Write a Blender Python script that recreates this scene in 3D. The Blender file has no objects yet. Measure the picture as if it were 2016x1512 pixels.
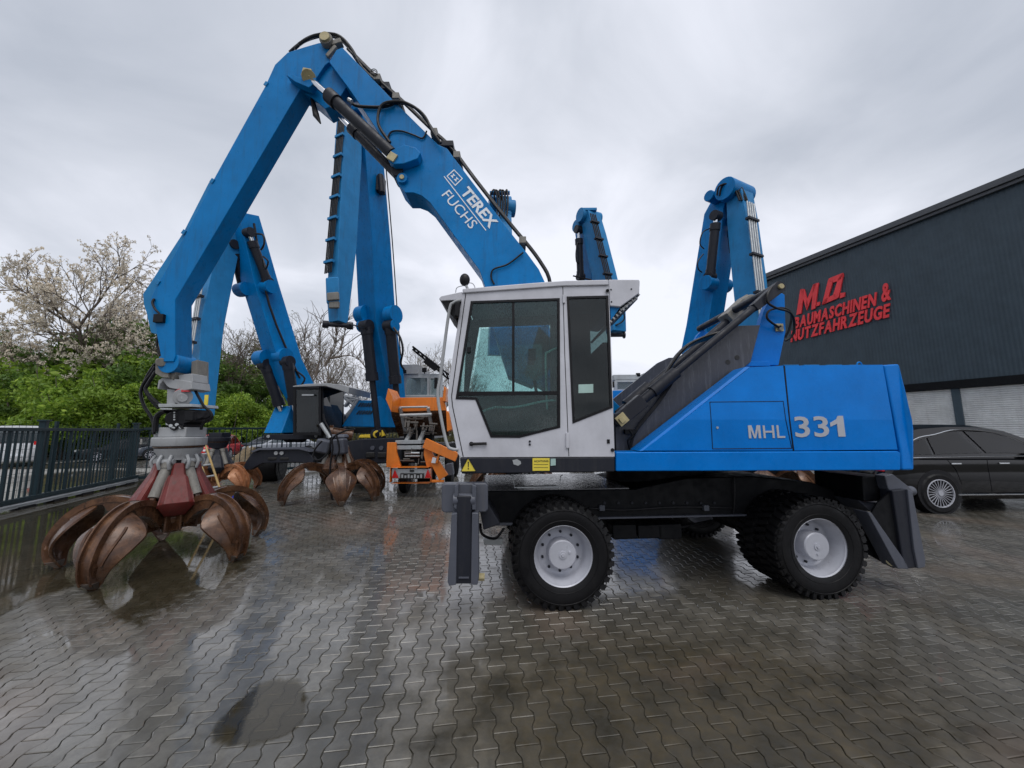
import bpy, bmesh, math, random
import numpy as np
from mathutils import Vector, Matrix, Euler
from mathutils import noise as mnoise, geometry
R = math.radians
rng = random.Random(7)
S = bpy.context.scene
COL = S.collection
# ---------------------------------------------------------------- camera, sky, sun, exposure
FPX, CX, CY, EYE = 728.0, 1008.0, 756.0, 1.70
cam_d = bpy.data.cameras.new('camera'); cam = bpy.data.objects.new('camera', cam_d); COL.objects.link(cam)
cam_d.sensor_width = 36.0; cam_d.lens = 36.0 * FPX / 2016.0; cam_d.clip_start = 0.05; cam_d.clip_end = 3000
cam.location = (0, 0, EYE)
CAMR = (Matrix.Rotation(R(90 + 6.97), 3, 'X') @ Matrix.Rotation(R(-0.5), 3, 'Z'))
cam.rotation_euler = CAMR.to_euler()
S.camera = cam
W = bpy.data.worlds.new('World'); S.world = W; W.use_nodes = True
nt = W.node_tree; nt.nodes.clear()
def N(t, k, **kw):
    n = t.nodes.new(k)
    for a, b in kw.items():
        if a.startswith('_'): setattr(n, a[1:], b)
        else: n.inputs[a.replace('__', ' ')].default_value = b
    return n
SUN_EL, SUN_AZ = 63, 165
sky = N(nt, 'ShaderNodeTexSky', _sky_type='NISHITA', _sun_disc=False, _sun_elevation=R(SUN_EL), _sun_rotation=R(SUN_AZ))
bg1 = N(nt, 'ShaderNodeBackground', Strength=0.05); nt.links.new(sky.outputs[0], bg1.inputs[0])
tc = N(nt, 'ShaderNodeTexCoord')
sep = N(nt, 'ShaderNodeSeparateXYZ'); nt.links.new(tc.outputs['Generated'], sep.inputs[0])
zc = N(nt, 'ShaderNodeMath', _operation='MAXIMUM'); nt.links.new(sep.outputs[2], zc.inputs[0]); zc.inputs[1].default_value = 0.0
za = N(nt, 'ShaderNodeMath', _operation='ADD'); nt.links.new(zc.outputs[0], za.inputs[0]); za.inputs[1].default_value = 0.28
dv = N(nt, 'ShaderNodeVectorMath', _operation='DIVIDE')
cmb = N(nt, 'ShaderNodeCombineXYZ')
for i in range(3): nt.links.new(za.outputs[0], cmb.inputs[i])
nt.links.new(tc.outputs['Generated'], dv.inputs[0]); nt.links.new(cmb.outputs[0], dv.inputs[1])
n1 = N(nt, 'ShaderNodeTexNoise', Scale=2.1, Detail=7, Roughness=0.52, Distortion=0.5); nt.links.new(dv.outputs[0], n1.inputs['Vector'])
n2 = N(nt, 'ShaderNodeTexNoise', Scale=0.55, Detail=2, Roughness=0.5); nt.links.new(dv.outputs[0], n2.inputs['Vector'])
mx = N(nt, 'ShaderNodeMath', _operation='MULTIPLY_ADD'); nt.links.new(n1.outputs[0], mx.inputs[0]); mx.inputs[1].default_value = 0.5
nt.links.new(n2.outputs[0], mx.inputs[2])
rp = N(nt, 'ShaderNodeValToRGB'); nt.links.new(mx.outputs[0], rp.inputs[0])
e = rp.color_ramp.elements
e[0].position = 0.58; e[0].color = (0.43, 0.465, 0.535, 1)
e[1].position = 0.92; e[1].color = (0.80, 0.82, 0.90, 1)
m_ = rp.color_ramp.elements.new(0.74); m_.color = (0.57, 0.60, 0.67, 1)
bg2 = N(nt, 'ShaderNodeBackground', Strength=0.95); nt.links.new(rp.outputs[0], bg2.inputs[0])
ms = N(nt, 'ShaderNodeMixShader', Fac=0.93); nt.links.new(bg1.outputs[0], ms.inputs[1]); nt.links.new(bg2.outputs[0], ms.inputs[2])
wo = N(nt, 'ShaderNodeOutputWorld'); nt.links.new(ms.outputs[0], wo.inputs[0])
sd = bpy.data.lights.new('sun', 'SUN'); so = bpy.data.objects.new('sun', sd); COL.objects.link(so)
sd.energy = 1.35; sd.angle = R(45); sd.color = (1, 0.97, 0.93)
so.rotation_euler = Euler((R(90 - SUN_EL), 0, R(-SUN_AZ + 180)), 'XYZ')   # sun behind and to the left of the camera
S.view_settings.view_transform = 'Standard'; S.view_settings.look = 'None'; S.view_settings.exposure = 0.38; S.view_settings.gamma = 1.0
S.cycles.max_bounces = 6; S.cycles.transparent_max_bounces = 12; S.cycles.use_denoising = True

# ---------------------------------------------------------------- materials
MATS = {}
def new_mat(name):
    m = bpy.data.materials.new(name); m.use_nodes = True; MATS[name] = m
    t = m.node_tree; b = t.nodes['Principled BSDF']
    return m, t, b
def wpos(t):
    return N(t, 'ShaderNodeNewGeometry').outputs['Position']
def noise(t, scale, detail=4, rough=0.55, dist=0.0, vec=None, stretch=None):
    n = N(t, 'ShaderNodeTexNoise', Scale=scale, Detail=detail, Roughness=rough, Distortion=dist)
    v = vec or wpos(t)
    if stretch:
        mp = N(t, 'ShaderNodeMapping'); mp.inputs['Scale'].default_value = stretch; t.links.new(v, mp.inputs[0]); v = mp.outputs[0]
    t.links.new(v, n.inputs['Vector']); return n.outputs[0]
def ramp(t, fac, stops):
    r = N(t, 'ShaderNodeValToRGB'); t.links.new(fac, r.inputs[0]); el = r.color_ramp.elements
    while len(el) < len(stops): el.new(0.5)
    for e_, (p, c) in zip(el, stops):
        e_.position = p; e_.color = tuple(c) + (1,) if len(c) == 3 else c
    return r.outputs[0]
def mixc(t, fac, a, b, mode='MIX'):
    m = N(t, 'ShaderNodeMix', _data_type='RGBA', _blend_type=mode)
    if isinstance(fac, (int, float)): m.inputs[0].default_value = fac
    else: t.links.new(fac, m.inputs[0])
    for s, v in ((6, a), (7, b)):
        if isinstance(v, (tuple, list)): m.inputs[s].default_value = tuple(v) + ((1,) if len(v) == 3 else ())
        else: t.links.new(v, m.inputs[s])
    return m.outputs[2]
def bump(t, b, h, strength=0.3, dist=0.01):
    n = N(t, 'ShaderNodeBump', Strength=strength, Distance=dist); t.links.new(h, n.inputs['Height']); t.links.new(n.outputs[0], b.inputs['Normal'])
def g(v): return (v, v, v)
def paint(name, col, dirt=(0.05, 0.045, 0.035), amt=0.5, rough=0.32, metal=0.0, coat=0.0, streak=True, bmp=0.08, sc=1.0, spec=0.5):
    m, t, b = new_mat(name)
    v1 = noise(t, 2.2 * sc, 6, 0.65)
    base = mixc(t, ramp(t, v1, [(0.3, g(0)), (0.75, g(1))]), tuple(c * 0.82 for c in col), tuple(min(1, c * 1.12) for c in col))
    st = noise(t, 3.0 * sc, 5, 0.7, stretch=(4, 4, 0.35)) if streak else noise(t, 7 * sc, 6, 0.7)
    d = ramp(t, st, [(0.52, g(0)), (0.78, g(amt))])
    sp = noise(t, 38 * sc, 3, 0.6)
    d2 = ramp(t, sp, [(0.66, g(0)), (0.72, g(amt * 0.6))])
    c = mixc(t, d, base, dirt); c = mixc(t, d2, c, dirt)
    t.links.new(c, b.inputs['Base Color'])
    rr = ramp(t, noise(t, 11 * sc, 5, 0.6), [(0.3, g(rough * 0.7)), (0.7, g(min(1, rough * 1.5)))]); t.links.new(rr, b.inputs['Roughness'])
    b.inputs['Metallic'].default_value = metal
    b.inputs['Coat Weight'].default_value = coat; b.inputs['Coat Roughness'].default_value = 0.08
    b.inputs['Specular IOR Level'].default_value = spec
    if bmp: bump(t, b, noise(t, 55 * sc, 3, 0.6), bmp, 0.004)
    return m
paint('blue_paint', (0.0, 0.175, 0.47), spec=0.18, dirt=(0.02, 0.06, 0.11), amt=0.55, rough=0.33)
paint('blue_old', (0.02, 0.20, 0.45), spec=0.2, amt=0.35, rough=0.42)
paint('blue_panel', (0.0, 0.165, 0.57), amt=0.25, rough=0.28, coat=0.0, spec=0.16, dirt=(0.0, 0.115, 0.42))
paint('grey_cab', (0.53, 0.535, 0.58), amt=0.10, rough=0.38, dirt=(0.2, 0.19, 0.17))
paint('dark_grey', (0.017, 0.019, 0.027), spec=0.25, amt=0.25, rough=0.42, dirt=(0.07, 0.065, 0.06))
paint('mid_grey', (0.075, 0.082, 0.105), amt=0.3, rough=0.4, dirt=(0.12, 0.11, 0.10))
paint('deck_sheen', (0.22, 0.22, 0.23), amt=0.5, rough=0.22, dirt=(0.05, 0.05, 0.05), sc=2)  # pale grey stands in for the bright wet reflection on the chassis top
paint('wet_plate', (0.040, 0.043, 0.055), amt=0.75, rough=0.4, dirt=(0.13, 0.135, 0.15), sc=3)
paint('black_plastic', (0.006, 0.006, 0.008), spec=0.25, amt=0.15, rough=0.4)
paint('black_steel', (0.004, 0.0045, 0.006), dirt=(0.02, 0.02, 0.02), spec=0.2, amt=0.3, rough=0.5)
paint('rubber', (0.004, 0.004, 0.005), amt=0.2, rough=0.5, spec=0.25, dirt=(0.02, 0.018, 0.016), bmp=0.3)
paint('hose', (0.008, 0.008, 0.010), spec=0.25, amt=0.3, rough=0.38)
paint('rim_silver', (0.46, 0.47, 0.52), amt=0.18, rough=0.36, metal=0.15)
paint('light_grey', (0.34, 0.35, 0.36), amt=0.4, rough=0.5, dirt=(0.12, 0.10, 0.08))
paint('greased_grey', (0.19, 0.18, 0.16), amt=0.7, rough=0.5, dirt=(0.05, 0.045, 0.035), sc=3)
paint('pipe_dirty', (0.085, 0.075, 0.065), amt=0.7, rough=0.5, dirt=(0.03, 0.02, 0.015), sc=5)
paint('galvanised', (0.42, 0.44, 0.45), amt=0.4, rough=0.4, metal=0.5, dirt=(0.2, 0.18, 0.15))
paint('worn_steel', (0.16, 0.13, 0.11), amt=0.8, rough=0.35, metal=0.6, dirt=(0.06, 0.035, 0.02), sc=3)
paint('chrome', (0.75, 0.76, 0.78), amt=0.05, rough=0.12, metal=1.0)
paint('brass', (0.42, 0.36, 0.20), amt=0.5, rough=0.45, metal=0.2, dirt=(0.12, 0.09, 0.05), sc=4)
paint('orange_paint', (0.72, 0.19, 0.015), amt=0.35, rough=0.4, dirt=(0.12, 0.06, 0.03))
paint('yellow_paint', (0.70, 0.50, 0.03), amt=0.3, rough=0.45)
paint('red_guard', (0.14, 0.018, 0.015), amt=0.9, rough=0.42, dirt=(0.05, 0.025, 0.018), sc=2)
paint('red_lamp', (0.5, 0.01, 0.01), amt=0.05, rough=0.2)
paint('sign_red', (0.88, 0.05, 0.06), amt=0.1, rough=0.45, streak=False)
paint('decal_silver', (0.42, 0.43, 0.47), amt=0.05, rough=0.4)
paint('decal_white', (0.75, 0.78, 0.82), amt=0.05, rough=0.4)
paint('decal_black', (0.01, 0.01, 0.01), amt=0.0, rough=0.5)
paint('decal_yellow', (0.72, 0.58, 0.06), amt=0.15, rough=0.5)
paint('fence_green', (0.012, 0.028, 0.036), spec=0.25, amt=0.2, rough=0.4)
paint('cladding', (0.052, 0.075, 0.095), spec=0.3, amt=0.12, rough=0.42, dirt=(0.06, 0.07, 0.075))
paint('roof_trim', (0.075, 0.08, 0.09), amt=0.2, rough=0.4)
paint('shutter', (0.72, 0.73, 0.73), amt=0.25, rough=0.45, dirt=(0.25, 0.24, 0.22))
paint('wood', (0.40, 0.27, 0.10), amt=0.4, rough=0.6)
paint('bark', (0.075, 0.062, 0.048), amt=0.5, rough=0.9, dirt=(0.05, 0.06, 0.03), sc=3, bmp=0.4)
paint('twig', (0.13, 0.105, 0.085), amt=0.2, rough=0.9, bmp=0)
paint('car_black', (0.003, 0.003, 0.004), amt=0.0, rough=0.04, coat=0.0, spec=0.5, bmp=0)
paint('car_white', (0.62, 0.64, 0.66), amt=0.1, rough=0.3, coat=0.5, bmp=0)
paint('car_red', (0.55, 0.02, 0.025), amt=0.05, rough=0.25, coat=0.5, bmp=0)
paint('car_silver', (0.30, 0.32, 0.36), amt=0.05, rough=0.25, coat=0.5, metal=0.3, bmp=0)
paint('car_navy', (0.03, 0.04, 0.06), amt=0.05, rough=0.2, coat=0.6, bmp=0)
paint('bucket_blue', (0.01, 0.03, 0.35), amt=0.1, rough=0.35)
paint('concrete', (0.30, 0.29, 0.27), amt=0.4, rough=0.7)
paint('seat_cloth', (0.02, 0.02, 0.024), amt=0.1, rough=0.8)
paint('cab_inside', (0.03, 0.033, 0.033), amt=0.1, rough=0.6)
paint('handrail_green', (0.35, 0.50, 0.46), amt=0.05, rough=0.35)

def rust(name, a, b_, c_, wet=0.26):
    m, t, b = new_mat(name)
    v = noise(t, 4.5, 8, 0.68, 0.6)
    c = ramp(t, v, [(0.28, a), (0.5, b_), (0.72, c_)])
    st = noise(t, 9, 5, 0.6, stretch=(2.5, 2.5, 0.5)); c = mixc(t, ramp(t, st, [(0.55, g(0)), (0.75, g(0.75))]), c, tuple(x * 0.3 for x in a))
    t.links.new(c, b.inputs['Base Color'])
    t.links.new(ramp(t, noise(t, 8, 5, 0.6), [(0.35, g(wet * 0.7)), (0.65, g(wet * 1.9))]), b.inputs['Roughness'])
    b.inputs['Metallic'].default_value = 0.15
    bump(t, b, noise(t, 30, 5, 0.7), 0.25, 0.006)
rust('rust', (0.035, 0.018, 0.011), (0.085, 0.040, 0.021), (0.18, 0.088, 0.042), 0.20)
rust('rust_orange', (0.12, 0.045, 0.02), (0.30, 0.12, 0.05), (0.40, 0.20, 0.10), 0.4)

# paving: wet concrete, mossy brown in the open middle, grey elsewhere
def paving_mat(name, fine=True):
    m, t, b = new_mat(name)
    p = wpos(t)
    big = noise(t, 0.55, 4, 0.6, 0.5); mid = noise(t, 3.2, 6, 0.65)
    gi = N(t, 'ShaderNodeNewGeometry').outputs['Random Per Island']; oi = N(t, 'ShaderNodeObjectInfo').outputs['Random']
    ad = N(t, 'ShaderNodeMath', _operation='ADD'); t.links.new(gi, ad.inputs[0]); t.links.new(oi, ad.inputs[1])
    fr = N(t, 'ShaderNodeMath', _operation='FRACT'); t.links.new(ad.outputs[0], fr.inputs[0])
    isl = fr.outputs[0]
    grey = mixc(t, isl, (0.088, 0.084, 0.072), (0.172, 0.162, 0.140))
    moss = mixc(t, ramp(t, mid, [(0.35, g(0)), (0.65, g(1))]), (0.020, 0.016, 0.007), (0.080, 0.062, 0.034))
    # distance from the middle of the mossy ground in front of the rear wheel
    sx = N(t, 'ShaderNodeVectorMath', _operation='SUBTRACT'); t.links.new(p, sx.inputs[0]); sx.inputs[1].default_value = (1.15, 2.45, 0)
    sc = N(t, 'ShaderNodeVectorMath', _operation='MULTIPLY'); t.links.new(sx.outputs[0], sc.inputs[0]); sc.inputs[1].default_value = (0.50, 0.86, 0)
    ln = N(t, 'ShaderNodeVectorMath', _operation='LENGTH'); t.links.new(sc.outputs[0], ln.inputs[0])
    nn = N(t, 'ShaderNodeMath', _operation='MULTIPLY_ADD'); t.links.new(mid, nn.inputs[0]); nn.inputs[1].default_value = 1.5; t.links.new(ln.outputs[1], nn.inputs[2])
    mk = ramp(t, nn.outputs[0], [(0.0, g(1)), (0.999, g(1))])
    mr = N(t, 'ShaderNodeMapRange'); t.links.new(nn.outputs[0], mr.inputs[0]); mr.inputs[1].default_value = 1.3; mr.inputs[2].default_value = 2.1; mr.inputs[3].default_value = 1; mr.inputs[4].default_value = 0
    patch2 = ramp(t, big, [(0.50, g(0)), (0.64, g(0.75))])
    mxx = N(t, 'ShaderNodeMath', _operation='MAXIMUM'); t.links.new(mr.outputs[0], mxx.inputs[0]); t.links.new(patch2, mxx.inputs[1])
    c = mixc(t, mxx.outputs[0], grey, moss)
    c = mixc(t, ramp(t, noise(t, 14, 6, 0.75), [(0.35, g(0.6)), (0.60, g(0))]), c, (0.05, 0.047, 0.04))
    c = mixc(t, ramp(t, noise(t, 0.8, 6, 0.7, 1.0), [(0.36, g(0.55)), (0.52, g(0))]), c, (0.045, 0.040, 0.030))
    # reddish sandy patch further back
    c = mixc(t, ramp(t, noise(t, 0.35, 3, 0.6, 0.3), [(0.55, g(0)), (0.72, g(0.6))]), c, (0.20, 0.135, 0.10))
    t.links.new(c, b.inputs['Base Color'])
    wet = noise(t, 0.9, 5, 0.62, 0.8)
    r1 = ramp(t, wet, [(0.30, g(0.16)), (0.48, g(0.30)), (0.70, g(0.45))])
    rr = N(t, 'ShaderNodeMath', _operation='MULTIPLY_ADD'); t.links.new(mxx.outputs[0], rr.inputs[0]); rr.inputs[1].default_value = 0.22; t.links.new(r1, rr.inputs[2])
    r3 = N(t, 'ShaderNodeMath', _operation='MULTIPLY_ADD'); t.links.new(isl, r3.inputs[0]); r3.inputs[1].default_value = 0.08; t.links.new(rr.outputs[0], r3.inputs[2])
    t.links.new(r3.outputs[0], b.inputs['Roughness'])
    cw = mixc(t, mxx.outputs[0], g(1.0), g(0.03)); t.links.new(cw, b.inputs['Coat Weight']); b.inputs['Coat IOR'].default_value = 1.55
    t.links.new(ramp(t, noise(t, 1.7, 5, 0.65, 0.6), [(0.36, g(0.03)), (0.52, g(0.12)), (0.7, g(0.30))]), b.inputs['Coat Roughness'])
    if fine:
        f1 = noise(t, 90, 4, 0.7); f2 = noise(t, 16, 4, 0.6)
        a = N(t, 'ShaderNodeMath', _operation='MULTIPLY_ADD'); t.links.new(f1, a.inputs[0]); a.inputs[1].default_value = 0.35; t.links.new(f2, a.inputs[2])
        bump(t, b, a.outputs[0], 0.22, 0.006)
    return m
paving_mat('paver_concrete')
def simple(name, cols, rough, scale=6, bmp=0.3, metal=0, stretch=None, dist=0.01):
    m, t, b = new_mat(name)
    v = noise(t, scale, 6, 0.65, stretch=stretch)
    t.links.new(ramp(t, v, [(0.3 + 0.4 * i / (len(cols) - 1), c) for i, c in enumerate(cols)]), b.inputs['Base Color'])
    t.links.new(ramp(t, noise(t, scale * 0.3, 4), [(0.35, g(rough * 0.7)), (0.65, g(min(1, rough * 1.3)))]), b.inputs['Roughness'])
    b.inputs['Metallic'].default_value = metal
    if bmp: bump(t, b, noise(t, scale * 6, 4), bmp, dist)
    return m
simple('joint_sand', [(0.03, 0.028, 0.022), (0.07, 0.065, 0.05)], 0.15, 9)
simple('asphalt', [(0.22, 0.215, 0.205), (0.34, 0.33, 0.31)], 0.40, 3, 0.2)
simple('soil_grass', [(0.03, 0.045, 0.015), (0.06, 0.085, 0.025), (0.08, 0.075, 0.04)], 0.9, 4)
simple('earth', [(0.04, 0.035, 0.025), (0.06, 0.06, 0.04)], 0.9, 1)
simple('rubble', [(0.08, 0.055, 0.03), (0.22, 0.17, 0.10)], 0.85, 10, 0.6)

def leaf_mat(name, cols):
    m, t, b = new_mat(name)
    gi = N(t, 'ShaderNodeNewGeometry').outputs['Random Per Island']
    c = ramp(t, gi, [(i / (len(cols) - 1), c) for i, c in enumerate(cols)])
    big = noise(t, 0.45, 3, 0.5)
    c = mixc(t, ramp(t, big, [(0.4, g(0)), (0.62, g(0.7))]), c, tuple(x * 0.55 for x in cols[1]))
    t.links.new(c, b.inputs['Base Color']); b.inputs['Roughness'].default_value = 0.6
    tr = N(t, 'ShaderNodeBsdfTranslucent'); t.links.new(c, tr.inputs[0])
    mxs = N(t, 'ShaderNodeMixShader', Fac=0.35); out = t.nodes['Material Output']
    t.links.new(b.outputs[0], mxs.inputs[1]); t.links.new(tr.outputs[0], mxs.inputs[2]); t.links.new(mxs.outputs[0], out.inputs[0])
leaf_mat('leaf_bright', [(0.10, 0.19, 0.02), (0.20, 0.34, 0.03), (0.34, 0.46, 0.05), (0.13, 0.24, 0.025)])
leaf_mat('leaf_dark', [(0.05, 0.11, 0.015), (0.09, 0.18, 0.022), (0.16, 0.26, 0.04), (0.05, 0.10, 0.015)])
leaf_mat('leaf_olive', [(0.14, 0.13, 0.05), (0.20, 0.19, 0.07), (0.27, 0.25, 0.11), (0.10, 0.10, 0.04)])
leaf_mat('blossom', [(0.80, 0.70, 0.56), (0.88, 0.80, 0.68), (0.66, 0.56, 0.42), (0.90, 0.85, 0.76)])

def glass(name, tint, refl_rough=0.03, body=(0.05, 0.09, 0.09), milk=0.0, drops=True, ior=1.45):
    m, t, b = new_mat(name)
    out = t.nodes['Material Output']
    tr = N(t, 'ShaderNodeBsdfTransparent'); tr.inputs[0].default_value = tuple(tint) + (1,)
    gl = N(t, 'ShaderNodeBsdfGlossy', Roughness=refl_rough); gl.inputs[0].default_value = (1, 1, 1, 1)
    df = N(t, 'ShaderNodeBsdfDiffuse'); df.inputs[0].default_value = tuple(body) + (1,)
    m1 = N(t, 'ShaderNodeMixShader')
    if drops:
        d = noise(t, 120, 3, 0.7, stretch=(1, 1, 0.35)); s = noise(t, 3, 4, 0.6)
        mk = N(t, 'ShaderNodeMath', _operation='MULTIPLY'); t.links.new(ramp(t, d, [(0.45, g(0)), (0.62, g(1))]), mk.inputs[0]); t.links.new(ramp(t, s, [(0.42, g(milk * 0.3)), (0.60, g(milk))]), mk.inputs[1])
        t.links.new(mk.outputs[0], m1.inputs[0])
    else: m1.inputs[0].default_value = milk
    t.links.new(tr.outputs[0], m1.inputs[1]); t.links.new(df.outputs[0], m1.inputs[2])
    lw = N(t, 'ShaderNodeFresnel', IOR=ior)
    m2 = N(t, 'ShaderNodeMixShader'); t.links.new(lw.outputs[0], m2.inputs[0]); t.links.new(m1.outputs[0], m2.inputs[1]); t.links.new(gl.outputs[0], m2.inputs[2])
    t.links.new(m2.outputs[0], out.inputs[0])
glass('cab_glass', (0.70, 0.90, 0.88), body=(0.03, 0.045, 0.045), milk=0.6)
glass('smoke_glass', (0.30, 0.40, 0.40), body=(0.03, 0.04, 0.04), milk=0.3)
glass('black_glass', (0.03, 0.04, 0.04), milk=0.0, drops=False, ior=1.3)
glass('car_glass', (0.50, 0.54, 0.55), milk=0.0, drops=False)
glass('clear_glass', (0.78, 0.86, 0.86), milk=0.12, drops=False, body=(0.3, 0.34, 0.34))

def puddle_mat():
    m, t, b = new_mat('puddle_water')
    out = t.nodes['Material Output']
    tc_ = N(t, 'ShaderNodeTexCoord').outputs['UV']
    sep_ = N(t, 'ShaderNodeSeparateXYZ'); t.links.new(tc_, sep_.inputs[0])   # U = 0 at the rim, 1 in the middle
    a = noise(t, 4.5, 8, 0.75, 1.4)
    ad = N(t, 'ShaderNodeMath', _operation='MULTIPLY_ADD'); t.links.new(a, ad.inputs[0]); ad.inputs[1].default_value = 1.1
    t.links.new(sep_.outputs[0], ad.inputs[2])
    mask = ramp(t, ad.outputs[0], [(0.80, g(0)), (1.2, g(.85))])
    tr = N(t, 'ShaderNodeBsdfTransparent'); tr.inputs[0].default_value = (0.62, 0.56, 0.42, 1)
    df = N(t, 'ShaderNodeBsdfDiffuse'); df.inputs[0].default_value = (0.085, 0.072, 0.045, 1)
    gl = N(t, 'ShaderNodeBsdfGlossy', Roughness=0.04); fr_ = N(t, 'ShaderNodeFresnel', IOR=1.7)
    bp = N(t, 'ShaderNodeBump', Strength=0.04, Distance=0.003); t.links.new(noise(t, 22, 3, 0.6), bp.inputs['Height']); t.links.new(bp.outputs[0], gl.inputs['Normal'])
    m1 = N(t, 'ShaderNodeMixShader', Fac=0.22); t.links.new(tr.outputs[0], m1.inputs[1]); t.links.new(df.outputs[0], m1.inputs[2])
    m2 = N(t, 'ShaderNodeMixShader'); t.links.new(fr_.outputs[0], m2.inputs[0]); t.links.new(m1.outputs[0], m2.inputs[1]); t.links.new(gl.outputs[0], m2.inputs[2])
    t2 = N(t, 'ShaderNodeBsdfTransparent'); m3 = N(t, 'ShaderNodeMixShader'); t.links.new(mask, m3.inputs[0]); t.links.new(t2.outputs[0], m3.inputs[1]); t.links.new(m2.outputs[0], m3.inputs[2]); t.links.new(m3.outputs[0], out.inputs[0])
puddle_mat()

# ---------------------------------------------------------------- geometry helpers
def ray(px, py):
    return CAMR @ Vector(((px - CX) / FPX, (CY - py) / FPX, -1.0))
def G(px, py, z=0.0):
    d = ray(px, py); s = (z - EYE) / d.z; return Vector((d.x * s, d.y * s, z))
def P(px, py, Y):
    d = ray(px, py); s = Y / d.y; return Vector((d.x * s, Y, EYE + d.z * s))
class Fr:
    def __init__(s, x, y, yaw=0.0, z=0.0):
        s.o = Vector((x, y, z)); s.yaw = yaw; s.M = Matrix.Translation(s.o) @ Matrix.Rotation(yaw, 4, 'Z'); s.I = s.M.inverted()
    def L(s, px, py, w):
        o = s.I @ Vector((0, 0, EYE)); d = (s.I.to_3x3()) @ ray(px, py); k = (w - o.y) / d.y
        return Vector((o.x + d.x * k, w, o.z + d.z * k))
WORLD = Fr(0, 0)
def tag(o, label=None, cat=None, group=None, kind=None):
    if label: o['label'] = label
    if cat: o['category'] = cat
    if group: o['group'] = group
    if kind: o['kind'] = kind
    return o
def thing(name, label, cat, loc=(0, 0, 0), group=None, rotz=0.0):
    o = bpy.data.objects.new(name, None); COL.objects.link(o); o.location = loc; o.rotation_euler = (0, 0, rotz)
    o.empty_display_size = 0.2
    return tag(o, label, cat, group)
def base_of(o):
    v = Vector((0, 0, 0))
    while o is not None: v += Vector(o.location); o = o.parent
    return v
SPLIT = {'axle', 'machinery', 'bolt', 'pivot_boss', 'cylinder_boss', 'hydraulic_hose', 'pipe_clamp', 'hydraulic_pipes', 'work_lamp', 'lamp', 'blade_slot', 'screw', 'keyhole', 'plate_hole', 'tail_lamp', 'headlamp', 'door_handle', 'hinge_lug', 'guard_clip', 'steel_beams', 'tipping_frame', 'roller_foot', 'guide_post', 'hose_bundle', 'vent_slot', 'inner_handrail', 'window_trim', 'rear_trim', 'control_console', 'hood_fittings', 'cab_frame', 'rubber_stop', 'bolt_row', 'plate_marks', 'lattice_bars', 'seats', 'valve_block', 'gearbox', 'joint_boss', 'rod_eye', 'flange_plate', 'hose_coupling', 'side_bracket', 'bumper_frame', 'door_hinge', 'head_casing', 'pin_plate'}
SIB = {}
def adopt(o, p):
    for q in SIB.get(o.name, [o]): q.parent = p
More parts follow.
